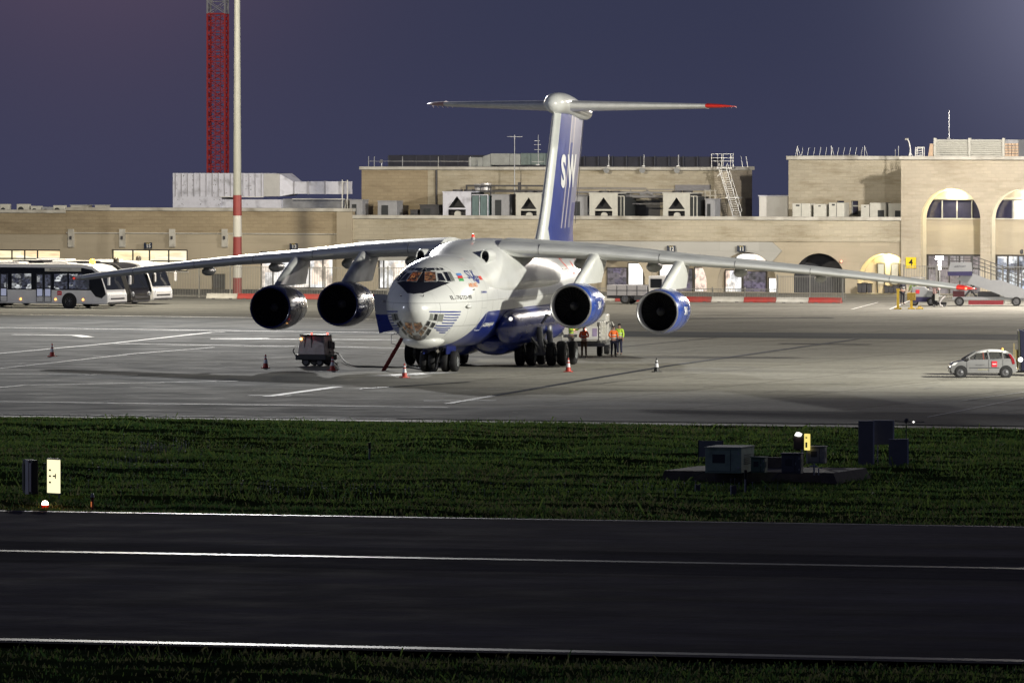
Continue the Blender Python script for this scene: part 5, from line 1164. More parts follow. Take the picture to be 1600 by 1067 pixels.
for sd in (1, -1):
    for s in (18.4, 21.0):
        b = MB(); x0 = 3.05*sd
        b.cyl((x0,s,.6), (x0-.15*sd,s,2.1), .15, .18, n=14); b.cyl((x0-1.3,s,.63), (x0+1.3,s,.63), .08, n=10); b.bar((x0,s,.8), (x0-.5*sd,s-1.0,1.75), .11); b.bar((x0-.2*sd,s-.12,1.0), (x0-.9*sd,s-.2,1.9), .09)
        mg = b.build('main_gear', gear_m, jet, smooth=50)
        for x in (-1.18, -.55, .55, 1.18): wheel(mg, x0+x, s, .64, .44)
    b = MB(); b.prism([(17.2,1.35),(22.5,1.35),(22.3,.78),(17.6,.82)], 1.55*sd-.02, 1.55*sd+.02, 'x'); b.build('gear_door', belly, jet)
    b = MB(); b.cyl((3.6*sd,17.5,2.75), (3.6*sd,17.2,2.75), .1, n=10); b.bar((3.2*sd,17.7,2.3), (3.6*sd,17.5,2.8), .1); b.build('door_hinge', gear_m, jet)
# open crew door on the starboard side
def dpt(px, py, s=7.2):
    o, d = JR(px, py); t = (s-o.y)/d.y; q = o+d*t; return q.x, q.z
ou = [dpt(*p) for p in ((583.5,459.5), (614,460.5), (617,480), (624,514), (592.5,520.5), (586,492))]
mid_l, mid_r = dpt(586.5,491), dpt(619,492)
b = MB(); b.prism([ou[0], ou[1], mid_r, mid_l][::-1], 7.2, 7.3, 'y'); dr = b.build('crew_door', mat('door_grey', (.30,.31,.36), .4, var=.08), jet)
b = MB(); b.prism([mid_l, mid_r, ou[3], ou[4]][::-1], 7.2, 7.3, 'y'); b.build('door_lower_panel', jet_blue, dr)
hx = dpt(598, 470); b = MB(); b.cyl((hx[0], 7.12, hx[1]), (hx[0], 7.2, hx[1]), .06, n=10); b.build('handle', steel, dr)
p = FB.ray_cast(Vector((-6, 8.2, 2.6)), Vector((1,0,0)))[0]
b = MB(); quad_patch(b, [Vector((-2.4, 7.5, 3.9)), Vector((-2.4, 8.8, 3.9)), Vector((-2.2, 8.8, 2.1)), Vector((-2.2, 7.5, 2.1))], .02, 4); b.build('doorway', decal_black, jet)
# ladder leaning at the crew door
p0, p1 = G(597.5, 579.5), PD(627, 528, 440.8)
lad = thing('ladder', 'dark red ladder leaning against the nose under the open crew door', 'ladder', p0, 0)
d = p1-p0; b = MB(); off = Vector((.10, .34, 0))
for o in (Vector(), off): b.bar(o, o+d, .07, .10)
b.build('side_rail', mat('ladder_red', (.25,.03,.025), .5, var=.2), lad)
b = MB()
for k in range(9): q = d*((k+.5)/9.2); b.bar(q-Vector((.05,.02,0)), q+off+Vector((.05,.02,0)), .05)
b.build('rung', MATS['ladder_red'], lad)
b = MB(); b.tube([d*.78, d*.78+Vector((-.32,0,.1)), d*.78+Vector((-.30,0,.55)), d*1.0+Vector((-.12,0,.25)), d*1.0], .02, 6); b.build('grab_rail', steel, lad)
# ================================================================ vehicles, people and small equipment on the apron
tyre = mat('vehicle_tyre', (.015,.015,.016), .8); rimm = mat('rim_metal', (.16,.16,.17), .4, metal=.5, var=.2); bus_white = mat('bus_white', (.74,.74,.76), .35, var=.06, coat=.3)
amber = mat('amber_lamp', (.9,.45,.05), .3, emit=(1,.42,.08), es=5); redl = mat('red_lamp', (.6,.02,.02), .3, emit=(1,.08,.05), es=4)
clear_glass = bpy.data.materials.new('clear_glass'); clear_glass.use_nodes = True
q = clear_glass.node_tree.nodes['Principled BSDF']; q.inputs['Base Color'].default_value = (.02,.025,.03,1); q.inputs['Roughness'].default_value = .05; q.inputs['Alpha'].default_value = .38
tn = clear_glass.node_tree.nodes.new('ShaderNodeTexNoise'); tn.inputs['Scale'].default_value = 1.5; rg = clear_glass.node_tree.nodes.new('ShaderNodeMapRange'); rg.inputs['To Min'].default_value = .03; rg.inputs['To Max'].default_value = .1
clear_glass.node_tree.links.new(tn.outputs[0], rg.inputs['Value']); clear_glass.node_tree.links.new(rg.outputs[0], q.inputs['Roughness'])
def vwheel(t, x, y, r, w=.25, name='wheel', spokes=True):
    b = MB(); b.lathe([(r*.62,-w/2),(r*.95,-w/2),(r,-w*.3),(r,w*.3),(r*.95,w/2),(r*.62,w/2)], (x,y,r), 'y', 24, m=0)
    o = b.build(name, tyre, t, smooth=50)
    b = MB(); b.lathe([(r*.63,-w*.5),(r*.58,-w*.40),(r*.2,-w*.42),(r*.15,-w*.52),(.001,-w*.52)], (x,y,r), 'y', 20)
    for k in range(8): a = k*math.pi/4; b.cyl((x+math.cos(a)*r*.38, y-w*.43, r+math.sin(a)*r*.38), (x+math.cos(a)*r*.38, y-w*.46, r+math.sin(a)*r*.38), r*.07, n=6)
    b.build('rim', rimm, o, smooth=50); return o
# ---- apron buses
def bus(loc, rz, label, bodym, lit, beacon=True):
    t = thing('airport_bus', label, 'bus', loc, rz, 'airport buses parked on the left')
    prof = [(-13.6,.32),(-13.7,1.2),(-13.6,2.95),(-13.3,3.1),(-1.9,3.12),(-1.1,2.98),(-.55,2.62),(-.12,1.5),(.10,.95),(.12,.45),(-.05,.3)]
    b = MB(); b.prism(prof, 0, 3, 'y'); b.build('body', bodym, t, bev=.07)
    b = MB(); b.prism([(-13.5,1.28),(-13.5,2.86),(-1.9,2.86),(-1.15,2.74),(-.62,2.45),(-.62,1.28)], -.012, -.002, 'y'); wb = b.build('window_band', dark_glass, t)
    b = MB()
    for x0, x1 in ((-4.15,-3.1),(-2.95,-1.35),(-7.55,-6.0),(-8.4,-7.9)): b = MB(); b.box(x0, x1, -.02, -.013, 1.36, 2.42); b.build('window_pane', lit, wb)
    b = MB(); b.box(-4.9, -2.0, -.026, -.014, 2.60, 2.84); rs = b.build('route_panel', cap_mat, t)
    lettering('route_text', 'Reserve', .2, dark_grey, rs, (-4.1, -.03, 2.72), sx=1.3)
    for x0 in (-5.6, -4.95, -8.5):
        b = MB(); b.box(x0, x0+.58, -.03, -.014, .42, 2.42); dr = b.build('door', mat('bus_door_frame', (.02,.022,.03), .4), t)
        b = MB(); b.box(x0+.08, x0+.5, -.036, -.031, 1.45, 2.35); b.build('door_glass', lit, dr)
        b = MB(); b.box(x0+.08, x0+.5, -.037, -.031, .85, 1.35); b.build('door_lower_glass', mat('door_glass_pale', (.25,.26,.32), .15, emit=(.6,.65,.9), es=.35), dr)
        b = MB(); b.box(x0+.05, x0+.54, -.038, -.031, .45, .80); b.build('kick_panel', bodym, dr)
    b = MB(); b.prism([(-1.38,2.28),(-.40,2.22),(-.14,1.45),(-.02,1.0),(-.35,.72),(-.85,.85),(-1.2,1.25)], -.024, -.016, 'y'); b.build('driver_window', dark_glass, t)
    b = MB(); b.rings([[(-.53,y,2.62), (-.10,y,1.50), (-.02,y,1.32), (-.12,y,1.32), (-.3,y,1.6), (-.62,y,2.55)] for y in (.12, 2.88)]); ob = b.build('windscreen', dark_glass, t); ob.location = (.03, 0, 0)
    b = MB(); b.box(.08, .16, .5, 2.5, .62, .74); b.box(.05, .13, .2, 2.8, .34, .46); b.build('grille', dark_grey, t)
    for y in (.28, 2.72): b = MB(); b.lathe([(.001,-.04),(.12,-.03),(.15,.02)], (.10,y,.92), 'x', 14); b.build('headlight', mat('bus_headlight', (.8,.8,.8), .1, emit=(.95,.97,1), es=.5), t, smooth=60)
    for y, s_ in ((-.12, 1), (3.12, 1)):
        b = MB(); b.tube([(-.5,y*.9,2.55), (.1,y,2.6), (.28,y,2.4), (.28,y,2.25)], .03, 6); m_ = b.build('mirror_arm', bodym, t)
        b = MB(); b.box(.2, .34, y-.12, y+.12, 1.65, 2.28); b.build('mirror', bodym, m_, bev=.04)
    for x in (-2.95, -9.9):
        b = MB(); b.lathe([(.60,-.005),(.001,-.005)], (x,-.004,.5), 'y', 28); b.build('wheel_arch', black, t)
        vwheel(t, x, .11, .5, .28); vwheel(t, x, 2.85, .5, .28)
    for x in (-6.85, -4.05, -1.85): b = MB(); b.lathe([(.001,-.04),(.05,-.03),(.07,0)], (x,-.018,.62), 'y', 12); b.build('side_marker', amber, t)
    b = MB(); b.lathe([(.20,0),(.20,.22),(.12,.32),(.001,.34)], (-1.9,1.5,3.14), 'z', 12); b.build('beacon', mat('beacon_amber', (.9,.45,.05), .3, emit=(1,.45,.05), es=5) if beacon else mat('beacon_off', (.06,.05,.04), .3), t, smooth=60)
    b = MB(); b.box(-10, -7.5, .9, 2.4, 3.13, 3.22); b.box(-5.5, -3.6, .9, 2.4, 3.13, 3.20); b.build('roof_unit', bodym, t, bev=.05)
    b = MB(); b.box(-3.9, -3.55, -.03, -.014, .92, 1.22); lg = b.build('red_logo', mat('logo_red', (.6,.03,.05), .5), t); b = MB(); b.box(-3.86, -3.59, -.034, -.031, 1.05, 1.09); b.build('logo_line', white_paint, lg)
    return t
bl_ = lit_glass('bus_interior', [(.03,.033,.045), (.06,.065,.10), (.10,.11,.16), (.03,.03,.04), (.95,.98,1)], .8, (2.2, 3.2), 4.4, dark=.12)
bus(G(166,482.3), -math.radians(25), 'white airport bus nearest the camera with an amber roof beacon, cut by the frame', bus_white, bl_)
bus(G(203,479.6), -math.radians(25), 'dark sided airport bus standing between the two white buses', mat('bus_dark', (.012,.012,.016), .35), bl_, False)
bus(G(238,476), -math.radians(25), 'rearmost white airport bus beside the grey fence', bus_white, bl_, False)
# ---- small hatchback car
car = thing('hatchback_car', 'small silver grey airport hatchback with an orange roof beacon, facing left on the bright apron', 'car', G(1534.5, 589.5), math.radians(2))
car_m = mat('car_silver_shaded', (.25,.25,.25), .3, metal=.25, var=.05, coat=.5)  # silver darkened in colour to stand for the shaded near side
low = [(-1.62,.24),(-1.69,.34),(-1.70,.52),(-1.64,.66),(-1.5,.76),(-1.25,.85),(-.98,.91),(-.5,.94),(.5,.96),(1.2,1.0),(1.60,1.02),(1.68,.80),(1.71,.6),(1.70,.36),(1.64,.24)]
b = MB(); R = []
for y, k in ((-.82,.975),(-.815,.99),(-.77,1.0),(-.5,1.02),(0,1.025),(.5,1.02),(.77,1.0),(.815,.99),(.82,.975)):
    R.append([(x*k, y, .55+(z-.55)*(k if abs(y) < .8 else k-.03)) for x, z in low])
b.rings(R); b.build('body', car_m, car, smooth=35)
roof = [(-.34,1.31),(.0,1.40),(.4,1.45),(.85,1.435),(1.22,1.36),(1.38,1.27),(1.26,1.26),(.85,1.375),(.4,1.39),(.0,1.345)]
b = MB(); b.rings([[(x, y, z-(.05 if abs(y) > .6 else 0)) for x, z in roof] for y in (-.66,-.6,0,.6,.66)]); b.build('roof', mat('car_roof_lit', (.72,.72,.70), .3, coat=.4), car, smooth=40)  # roof coloured paler than the body, as if lit from above
b = MB()
for sd in (-1, 1):
    yb, yt = .77*sd, .65*sd
    b.bar((-1.0,yb,.92), (-.3,yt,1.36), .05, .07); b.bar((.30,yb,.95), (.22,yt,1.40), .08, .03); b.bar((1.02,yb,.98), (.98,yt,1.37), .05, .03)
    b.add([(1.28,yb,.99),(1.62,yb*.95,1.0),(1.42,yt,1.27),(1.18,yt,1.34)], [(0,1,2,3)]); b.add([(1.28,yb-.02*sd,.99),(1.62,yb*.95-.02*sd,1.0),(1.42,yt-.02*sd,1.27),(1.18,yt-.02*sd,1.34)], [(3,2,1,0)])
b.build('pillars', car_m, car)
b = MB()
for sd in (-1, 1):
    yb, yt = .76*sd, .645*sd
    b.add([(-.9,yb,.95),(.28,yb,.96),(.20,yt,1.37),(-.28,yt,1.32)], [(0,1,2,3)]); b.add([(.34,yb,.96),(1.26,yb,.99),(1.16,yt,1.32),(.26,yt,1.37)], [(0,1,2,3)])
b.build('side_windows', clear_glass, car)
b = MB(); b.add([(-.98,-.72,.92),(-.98,.72,.92),(-.32,.62,1.35),(-.32,-.62,1.35)], [(0,1,2,3)]); b.build('windscreen', clear_glass, car)
b = MB(); b.add([(1.6,-.68,1.02),(1.6,.68,1.02),(1.40,.6,1.28),(1.40,-.6,1.28)], [(0,1,2,3)]); b.build('rear_window', clear_glass, car)
for x, y in ((-.15,-.35),(-.15,.35),(.8,-.35),(.8,.35)):
    b = MB(); b.box(x-.05, x+.35, y-.2, y+.2, .6, .75); b.prism([(x+.3,.6),(x+.42,.6),(x+.5,1.1),(x+.42,1.1)], y-.2, y+.2, 'y'); b.box(x+.42, x+.5, y-.1, y+.1, 1.12, 1.26); b.build('seat', dark_grey, car, bev=.02)
b = MB(); b.bar((.02,-.745,.95), (-.02,-.63,1.36), .05, .03); b.build('seat_belt', mat('belt_red', (.5,.12,.08), .6), car)
b = MB(); b.tube([(-.42+.05*math.cos(a), -.35+.18*math.sin(a), .98+.17*math.cos(a)) for a in [k*math.pi/8 for k in range(17)]], .015, 6); b.build('steering_wheel', black, car)
for x in (-1.17, 1.16):
    b = MB(); b.lathe([(.345,-.004),(.001,-.004)], (x,-.822,.30), 'y', 28); b.build('wheel_arch', black, car)
    vwheel(car, x, -.76, .285, .17); vwheel(car, x, .76, .285, .17)
b = MB(); b.box(-.72, .82, -.835, -.823, .50, .53); b.build('door_strip', dark_grey, car)
b = MB(); b.box(.27, .275, -.832, -.822, .3, .93); b.box(-.86, -.855, -.832, -.822, .4, .9); b.box(1.0, 1.005, -.832, -.822, .5, .95); b.build('door_gap', dark_grey, car)
b = MB(); b.box(.42, .70, -.838, -.826, .56, .86); lg = b.build('red_logo', MATS['logo_red'], car); b = MB(); b.box(.46, .66, -.842, -.839, .69, .73); b.build('logo_line', white_paint, lg)
lettering('door_text', 'SECURITY', .09, mat('text_grey', (.12,.12,.13), .5), car, (-.18, -.828, .66), sx=1.2)
lettering('sill_text', 'AIRPORT', .10, mat('text_yellow', (.45,.42,.25), .5), car, (-.02, -.828, .42), sx=1.4)
for sd in (-1, 1):
    b = MB(); b.prism([(1.28,1.24),(1.40,1.22),(1.58,.95),(1.62,.72),(1.50,.70),(1.42,.98)], sd*.70-.07, sd*.70+.07, 'y'); o = b.build('tail_light', mat('tail_red', (.22,.012,.018), .15, emit=(1,.15,.15), es=.05), car); o.location.y = .065*sd
    b = MB(); b.prism([(-1.66,.60),(-1.52,.76),(-1.30,.80),(-1.45,.64)], sd*.68-.1, sd*.68+.1, 'y'); o = b.build('headlight', mat('car_headlight', (.7,.7,.7), .1), car); o.location = (-.02, .05*sd, .015)
    b = MB(); b.lathe([(.001,-.1),(.07,-.06),(.08,.04),(.001,.08)], (-.78, .86*sd, .98), 'x', 10); b.build('wing_mirror', car_m, car, smooth=60)
b = MB(); b.box(1.62, 1.74, -.7, .7, .3, .55); b.box(-1.73, -1.62, -.66, .66, .28, .44); b.build('bumper', car_m, car, bev=.03)
b = MB(); b.box(-1.735, -1.72, -.5, .5, .46, .56); b.build('grille', black, car)
b = MB(); b.lathe([(.06,1.39),(.055,1.49),(.02,1.53),(.001,1.53)], (1.05,0,0), 'z', 12); b.build('beacon', mat('beacon_orange', (.8,.38,.05), .3, emit=(1,.4,.05), es=.6), car, smooth=60)
# ---- dark lift truck cut by the right frame edge
t = thing('lift_truck', 'tall dark blue equipment truck cut off by the frame behind the car', 'truck', G(1593, 588), 0)
db = mat('truck_dark_blue', (.008,.009,.028), .45)
b = MB(); b.prism([(.10,.28),(.0,2.38),(2.6,2.38),(2.6,.28)], .3, 2.2, 'y'); b.build('body', db, t, bev=.04)
b = MB(); b.bar((.02,.25,.5), (-.02,.25,2.35), .06); b.build('corner_post', mat('post_olive', (.05,.05,.03), .5), t)
b = MB(); b.box(-.2, -.04, .3, .42, .35, 1.38); b.bar((-.27,.34,.3), (-.27,.34,1.7), .05); b.build('yellow_guard', mat('guard_yellow', (.25,.20,.08), .5), t)
b = MB(); b.lathe([(.001,-.07),(.11,-.05),(.13,.0)], (.06,.24,.86), 'y', 14); b.build('headlight', mat('truck_lamp', (.8,.8,.8), .1, emit=(1,1,.95), es=1.3), t)
b = MB(); b.box(-.35, 2.6, .5, 2.1, .18, .27); b.build('chassis', dark_grey, t)
vwheel(t, .75, .45, .36, .28); vwheel(t, 2.1, .45, .36, .28)
# ---- service truck seen from behind, right of the main gear
t = thing('service_truck', 'white service truck with lit red tail lamps standing behind the right engine', 'truck', G(908, 557.5), math.radians(-6))
sw_ = mat('service_white', (.60,.58,.52), .45, var=.1, dirt=(.4,.37,.3))
b = MB(); b.box(-1.15, 1.05, .25, 4.6, .85, 1.95); b.build('tank_body', sw_, t, bev=.05)
b = MB(); b.box(.15, .95, .2, .248, .95, 1.7); b.build('locker_door', mat('locker_pale', (.66,.64,.60), .45), t, bev=.01)
b = MB(); b.box(.62, .88, .18, .199, 1.15, 1.6); b.build('notice', mat('notice_violet', (.35,.28,.42), .6), t)
b = MB(); b.box(-.95, -.25, .18, .249, 1.1, 1.25); b.box(.05, .13, .15, .249, 1.15, 1.45); b.build('vent', dark_grey, t)
b = MB(); b.box(-1.2, 1.35, -.2, 4.7, .60, .78); b.box(-1.25, 1.6, -.28, .2, .58, .68); b.box(-1.0, -.1, -.75, -.285, .14, .22); b.bar((-.9,-.3,.2), (-.9,-.1,.6), .05); b.bar((-.2,-.3,.2), (-.2,-.1,.6), .05); b.build('chassis', mat('chassis_grey', (.16,.16,.16), .6), t)
for x in (-.42, .22): b = MB(); b.lathe([(.001,-.03),(.06,-.02),(.08,.02)], (x,.22,1.52), 'y', 14); b.build('tail_lamp', mat('tail_lamp_lit', (.7,.05,.03), .2, emit=(1,.30,.18), es=9), t)
b = MB()
for x in (1.12, 1.42, 1.62): b.bar((x, .1, .75), (x, .1, 1.98), .06)
for k in range(5): b.bar((1.12,.1,.95+k*.22), (1.42,.1,.95+k*.22), .045)
b.bar((1.12,.1,1.93), (1.62,.1,1.93), .05); b.tube([(1.42,.1,1.8), (1.55,0,1.98), (1.75,-.1,1.95), (1.85,-.1,1.75)], .035, 6); b.build('ladder_frame', sw_, t)
b = MB(); b.box(-1.2, 1.0, 4.8, 6.4, .8, 2.3); b.build('cab', sw_, t, bev=.08)
b = MB(); b.box(-1.0, .8, 6.41, 6.43, 1.4, 2.1); b.build('windscreen', dark_glass, t)
for y in (1.1, 5.4):
    for x in (-1.05, .95):
        b = MB(); b.lathe([(.2,-.14),(.36,-.14),(.38,0),(.36,.14),(.2,.14),(.001,.1)], (x,y,.38), 'x', 22); b.build('wheel', tyre, t, smooth=50)
# ---- flatbed truck by the fence
t = thing('flatbed_truck', 'white flatbed truck with high cab and red logo parked before the shop windows', 'truck', G(995, 475.5), -PHI+.05)
tw_ = mat('truck_pale', (.42,.41,.44), .45, var=.1)
b = MB(); b.box(-2.25, .75, 0, 2.2, .62, 1.38); b.build('flatbed', tw_, t, bev=.03)
b = MB()
for x in (-1.5, -.75, 0): b.box(x-.02, x+.02, -.02, -.002, .64, 1.36)
b.box(-2.25, .75, -.02, -.001, .98, 1.02); b.build('side_ribs', dark_grey, t)
b = MB(); b.box(-2.3, 2.3, .2, 2, .42, .60); b.box(-.2, .6, .0, .5, .3, .6); b.build('chassis', dark_grey, t)
b = MB(); b.prism([(.85,.5),(.85,2.05),(2.15,2.05),(2.4,1.4),(2.4,.5)], .05, 2.15, 'y'); b.build('cab', bus_white, t, bev=.05)
b = MB(); b.box(1.0, 1.85, .03, .048, 1.2, 1.85); b.build('cab_window', dark_glass, t)
b = MB(); b.box(1.2, 1.55, .03, .048, .82, .98); lg = b.build('red_logo', MATS['logo_red'], t)
for x in (-.9, 1.6): vwheel(t, x, .2, .40, .26); vwheel(t, x, 2.0, .40, .26)
# ---- passenger stairs
t = thing('passenger_stairs', 'grey mobile passenger stairs on a long trailer at the right by the big arches', 'passenger stairs', G(1545, 478.5), -.04)
k_ = F/594.0; sx2 = lambda q: (q-1545)/k_; sz2 = lambda y: (478.5-y)/k_
sg = mat('stairs_grey', (.30,.31,.33), .55, var=.06); sb = mat('stairs_navy', (.035,.03,.10), .5)
for y_ in (0.0, 1.5):
    b = MB(); b.prism([(sx2(q), sz2(y)) for q, y in ((1494,436),(1503,432),(1516,431),(1521,428),(1548,438),(1563,438),(1580,444),(1625,462),(1625,475),(1600,466),(1573,465),(1537,451),(1505,441))], y_, y_+.05, 'y'); b.build('side_panel', sg, t)
b = MB()
for k in range(20): x, z = sx2(1512+k*5.6), sz2(437+k*1.85); b.box(x, x+.28, .06, 1.49, z-.2, z-.16)
b.build('steps', sg, t)
b = MB(); b.prism([(sx2(1482), sz2(421)), (sx2(1485), sz2(410)), (sx2(1518), sz2(410)), (sx2(1519), sz2(424)), (sx2(1482), sz2(424.5))], -.1, 0, 'y'); lp = b.build('landing_panel', sg, t)
lettering('panel_text', 'AIRPORT', .17, mat('text_navy', (.05,.05,.08), .5), lp, (sx2(1500), -.104, sz2(416.5)), sx=1.2)
b = MB(); b.prism([(sx2(1481), sz2(431)), (sx2(1480), sz2(424.6)), (sx2(1519), sz2(424.1)), (sx2(1519), sz2(431))], -.12, .02, 'y'); b.build('landing_skirt', sb, t)
b = MB(); b.box(sx2(1482), sx2(1520), .03, 1.6, sz2(425), sz2(424)); b.build('landing_floor', sg, t)
b = MB()
for y_ in (0.02, 1.52):
    for k in range(3): b.bar((sx2(1482), y_, sz2(408-k*4)), (sx2(1520), y_, sz2(408-k*4)), .035)
    for q in (1484, 1495, 1506, 1518): b.bar((sx2(q), y_, sz2(424)), (sx2(q), y_, sz2(400)), .035)
    for k in range(4): b.bar((sx2(1520), y_, sz2(400+k*6)), (sx2(1625), y_, sz2(437+k*6)), .04)
    for k in range(11): q = 1520+k*9.5; b.bar((sx2(q), y_, sz2(400+k*3.35)), (sx2(q), y_, sz2(428+k*3.35)), .035)
b.build('handrail', mat('rail_dark', (.09,.09,.09), .5, metal=.3), t)
b = MB(); b.box(sx2(1488), sx2(1610), .1, 1.5, sz2(468.5), sz2(464)); b.build('chassis', sg, t)
b = MB(); b.box(sx2(1513), sx2(1568), .05, .099, sz2(476), sz2(469.5)); b.build('red_skirt', mat('skirt_red', (.22,.02,.03), .6), t)
b = MB(); b.bar((sx2(1507), .3, sz2(464)), (sx2(1522), .3, sz2(446)), .14); b.bar((sx2(1526), .7, sz2(464)), (sx2(1510), .7, sz2(447)), .12); b.box(sx2(1528), sx2(1562), .3, 1.3, sz2(463.5), sz2(456)); b.build('lift_ram', dark_grey, t)
b = MB(); b.box(sx2(1489), sx2(1507), .2, 1.4, sz2(463.9), sz2(455)); b.build('engine_box', mat('box_darkred', (.12,.03,.04), .6), t)
for q in (1499, 1588): vwheel(t, sx2(q), .1, .34, .26); vwheel(t, sx2(q), 1.5, .34, .26)
b = MB(); b.box(sx2(1569), sx2(1582), .06, .2, sz2(475), sz2(469)); b.build('tank', cap_mat, t, bev=.05)
# ---- grey tug
t = thing('baggage_tug', 'grey airport tug with dark blue skirt and red logo under the wing tip', 'tug', G(1440, 478), -.05)
b = MB(); b.prism([(-.72,.62),(-.70,1.35),(.20,1.38),(.55,1.1),(1.0,1.05),(1.0,.62)], 0, 1.3, 'y'); b.build('body', sg, t, bev=.04)
b = MB(); b.box(-.75, 1.02, -.02, 1.32, .28, .615); b.build('skirt', sb, t)
b = MB(); b.box(-.42, -.15, -.012, -.001, .88, 1.15); b.build('red_logo', MATS['logo_red'], t)
b = MB()
for x in (-.66, .15): b.bar((x,.1,1.36), (x,.1,2.0), .05); b.bar((x,1.2,1.36), (x,1.2,2.0), .05)
b.box(-.75, .3, .02, 1.28, 2.0, 2.05); b.build('canopy', steel, t)
vwheel(t, .68, -.02, .30, .24); vwheel(t, -.5, .12, .28, .2); vwheel(t, -.5, 1.2, .28, .2)
b = MB(); b.box(.15, .25, .3, 1.0, 1.38, 1.75); b.build('seat', black, t)
# ---- little hose trolley with pale cover
t = thing('hose_trolley', 'small black hose trolley with a pale bag beside the grey tug', 'trolley', G(1467, 479.5), 0)
b = MB(); b.box(-.45, .55, 0, .6, .14, .34); b.box(-.5, -.1, .05, .5, .34, .8); b.build('deck', black, t, bev=.03)
b = MB(); b.tube([(-.3,0,.95), (-.32,-.05,1.3), (-.15,-.05,1.5), (0,0,1.2)], .12, 8); b.build('cover', mat('cover_pink', (.45,.30,.30), .8), t, smooth=60)
b = MB(); b.box(-.28, -.02, -.06, -.002, .45, .95); b.build('label_plate', cap_mat, t)
b = MB(); b.tube([(.45,-.1,.75), (.25,-.15,.6), (.05,-.2,.35), (.08,-.25,.12), (.25,-.25,.05)], .055, 8); b.build('hose', mat('hose_pale', (.5,.48,.50), .6), t, smooth=60)
for x in (-.35, .4): vwheel(t, x, -.02, .1, .06)
# ---- yellow stands
def stand(px, py, h, lab, basket):
    t = thing('yellow_stand', lab, 'stand', G(px, py), 0, 'yellow stands beside the grey tug')
    b = MB(); b.box(-.25, .25, -.2, .2, 0, .09); b.build('foot', yellow_paint, t, bev=.02)
    if h > .3:
        b = MB(); b.box(-.09, .09, -.06, .06, .09, h); b.build('post', yellow_paint, t)
    if basket: b = MB(); b.box(-.30, .30, -.18, .18, .62, 1.15); b.build('box', mat('dirty_yellow', (.45,.30,.05), .6, var=.4, scale=8), t, bev=.03)
    else: b = MB(); b.box(-.12, .12, -.08, .08, h, h+.08); b.build('cap', yellow_paint, t)
stand(1403, 483, 1.35, 'slim yellow stand at the left of the group by the tug', False)
stand(1424, 483, .62, 'yellow stand carrying a dirty yellow box by the tug', True)
stand(1437, 483, .12, 'low yellow foot plate lying between the stand and the trolley', False)
# ---- ground power unit and its cable
gp = G(486, 572)
t = thing('ground_power_unit', 'worn grey ground power trailer with orange and red lamps left of the nose', 'power unit', gp, math.radians(-24))
gm = mat('unit_worn_grey', (.62,.54,.50), .6, var=.25, scale=2.5, dirt=(.22,.15,.12), dirt_scale=1.2); gm2 = mat('unit_dark', (.025,.025,.03), .6)
def frus(x0, x1, y0, y1, z0, X0, X1, Y0, Y1, z1): return [[(x0,y0,z0),(x1,y0,z0),(x1,y1,z0),(x0,y1,z0)], [(X0,Y0,z1),(X1,Y0,z1),(X1,Y1,z1),(X0,Y1,z1)]]
b = MB(); b.rings(frus(-.82,.82,0,1.30,.62,-.70,.70,.12,1.15,1.62)); b.build('hood', gm, t, bev=.04)
b = MB(); b.box(-.73, .73, .08, 1.20, 1.625, 1.70); b.build('hood_top', gm2, t, bev=.02)
b = MB(); b.box(-.93, .93, -.06, 1.36, .32, .615); b.build('chassis', gm2, t, bev=.05)
b = MB(); b.box(-.02, .02, .045, .09, .66, 1.60); b.box(-.42, -.40, .045, .09, .66, 1.60); b.build('panel_seam', gm2, t)
b = MB(); b.box(.83, .87, .45, .75, .95, 1.35); b.box(.84, .88, .95, 1.15, .9, 1.3); b.build('side_vent', gm2, t)
b = MB(); b.cyl((-.63,.05,1.46), (-.63,.09,1.46), .06, n=12); b.build('orange_lamp', mat('unit_orange', (.8,.4,.1), .3, emit=(1,.5,.15), es=7), t)
for x, y in ((.02,.04), (.74,.5)): b = MB(); b.lathe([(.05,1.71),(.045,1.78),(.001,1.80)], (x,y,0), 'z', 10); b.build('red_lamp', redl, t)
for x, y in ((-.35,.12),(.45,.15),(-.35,1.2),(.45,1.2)): vwheel(t, x, y, .24, .16)
b = MB(); b.tube([(-1.0,.1,.6), (-1.1,.05,.8), (-1.0,.0,.95)], .03, 6); b.bar((.95,.6,.35), (1.25,.7,.05), .06); b.build('tow_bar', gm2, t)
p0 = JM @ Vector((.3, 6.2, 1.3)); gw = Matrix.Translation(gp) @ Matrix.Rotation(math.radians(-24), 4, 'Z') @ Vector((.9, .5, .75))
pts = [gw]+[G(*p) for p in ((528,564),(540,570),(556,573.5),(580,574),(615,575),(640,575))]+[JM @ Vector((-.2,6.0,.05)), JM @ Vector((.0,6.3,.6)), JM @ Vector((.1, 6.5, 1.5))]
pts[1].z = .42; pts[2].z = .15; pts[3].z = .05
P_ = []
for i in range(len(pts)-1):
    a, b0, c_, d_ = pts[max(i-1,0)], pts[i], pts[i+1], pts[min(i+2,len(pts)-1)]
    for k in range(6):
        x = k/6; P_.append(.5*((2*b0)+(c_-a)*x+(2*a-5*b0+4*c_-d_)*x*x+(3*b0-a-3*c_+d_)*x**3))
P_.append(pts[-1])
for p in P_: p.z = max(p.z, .045)
tag(MB().tube(P_, .045, 8).build('power_cable', black, smooth=60), 'black power cable running along the ground from the power trailer to the nose wheels', 'cable')
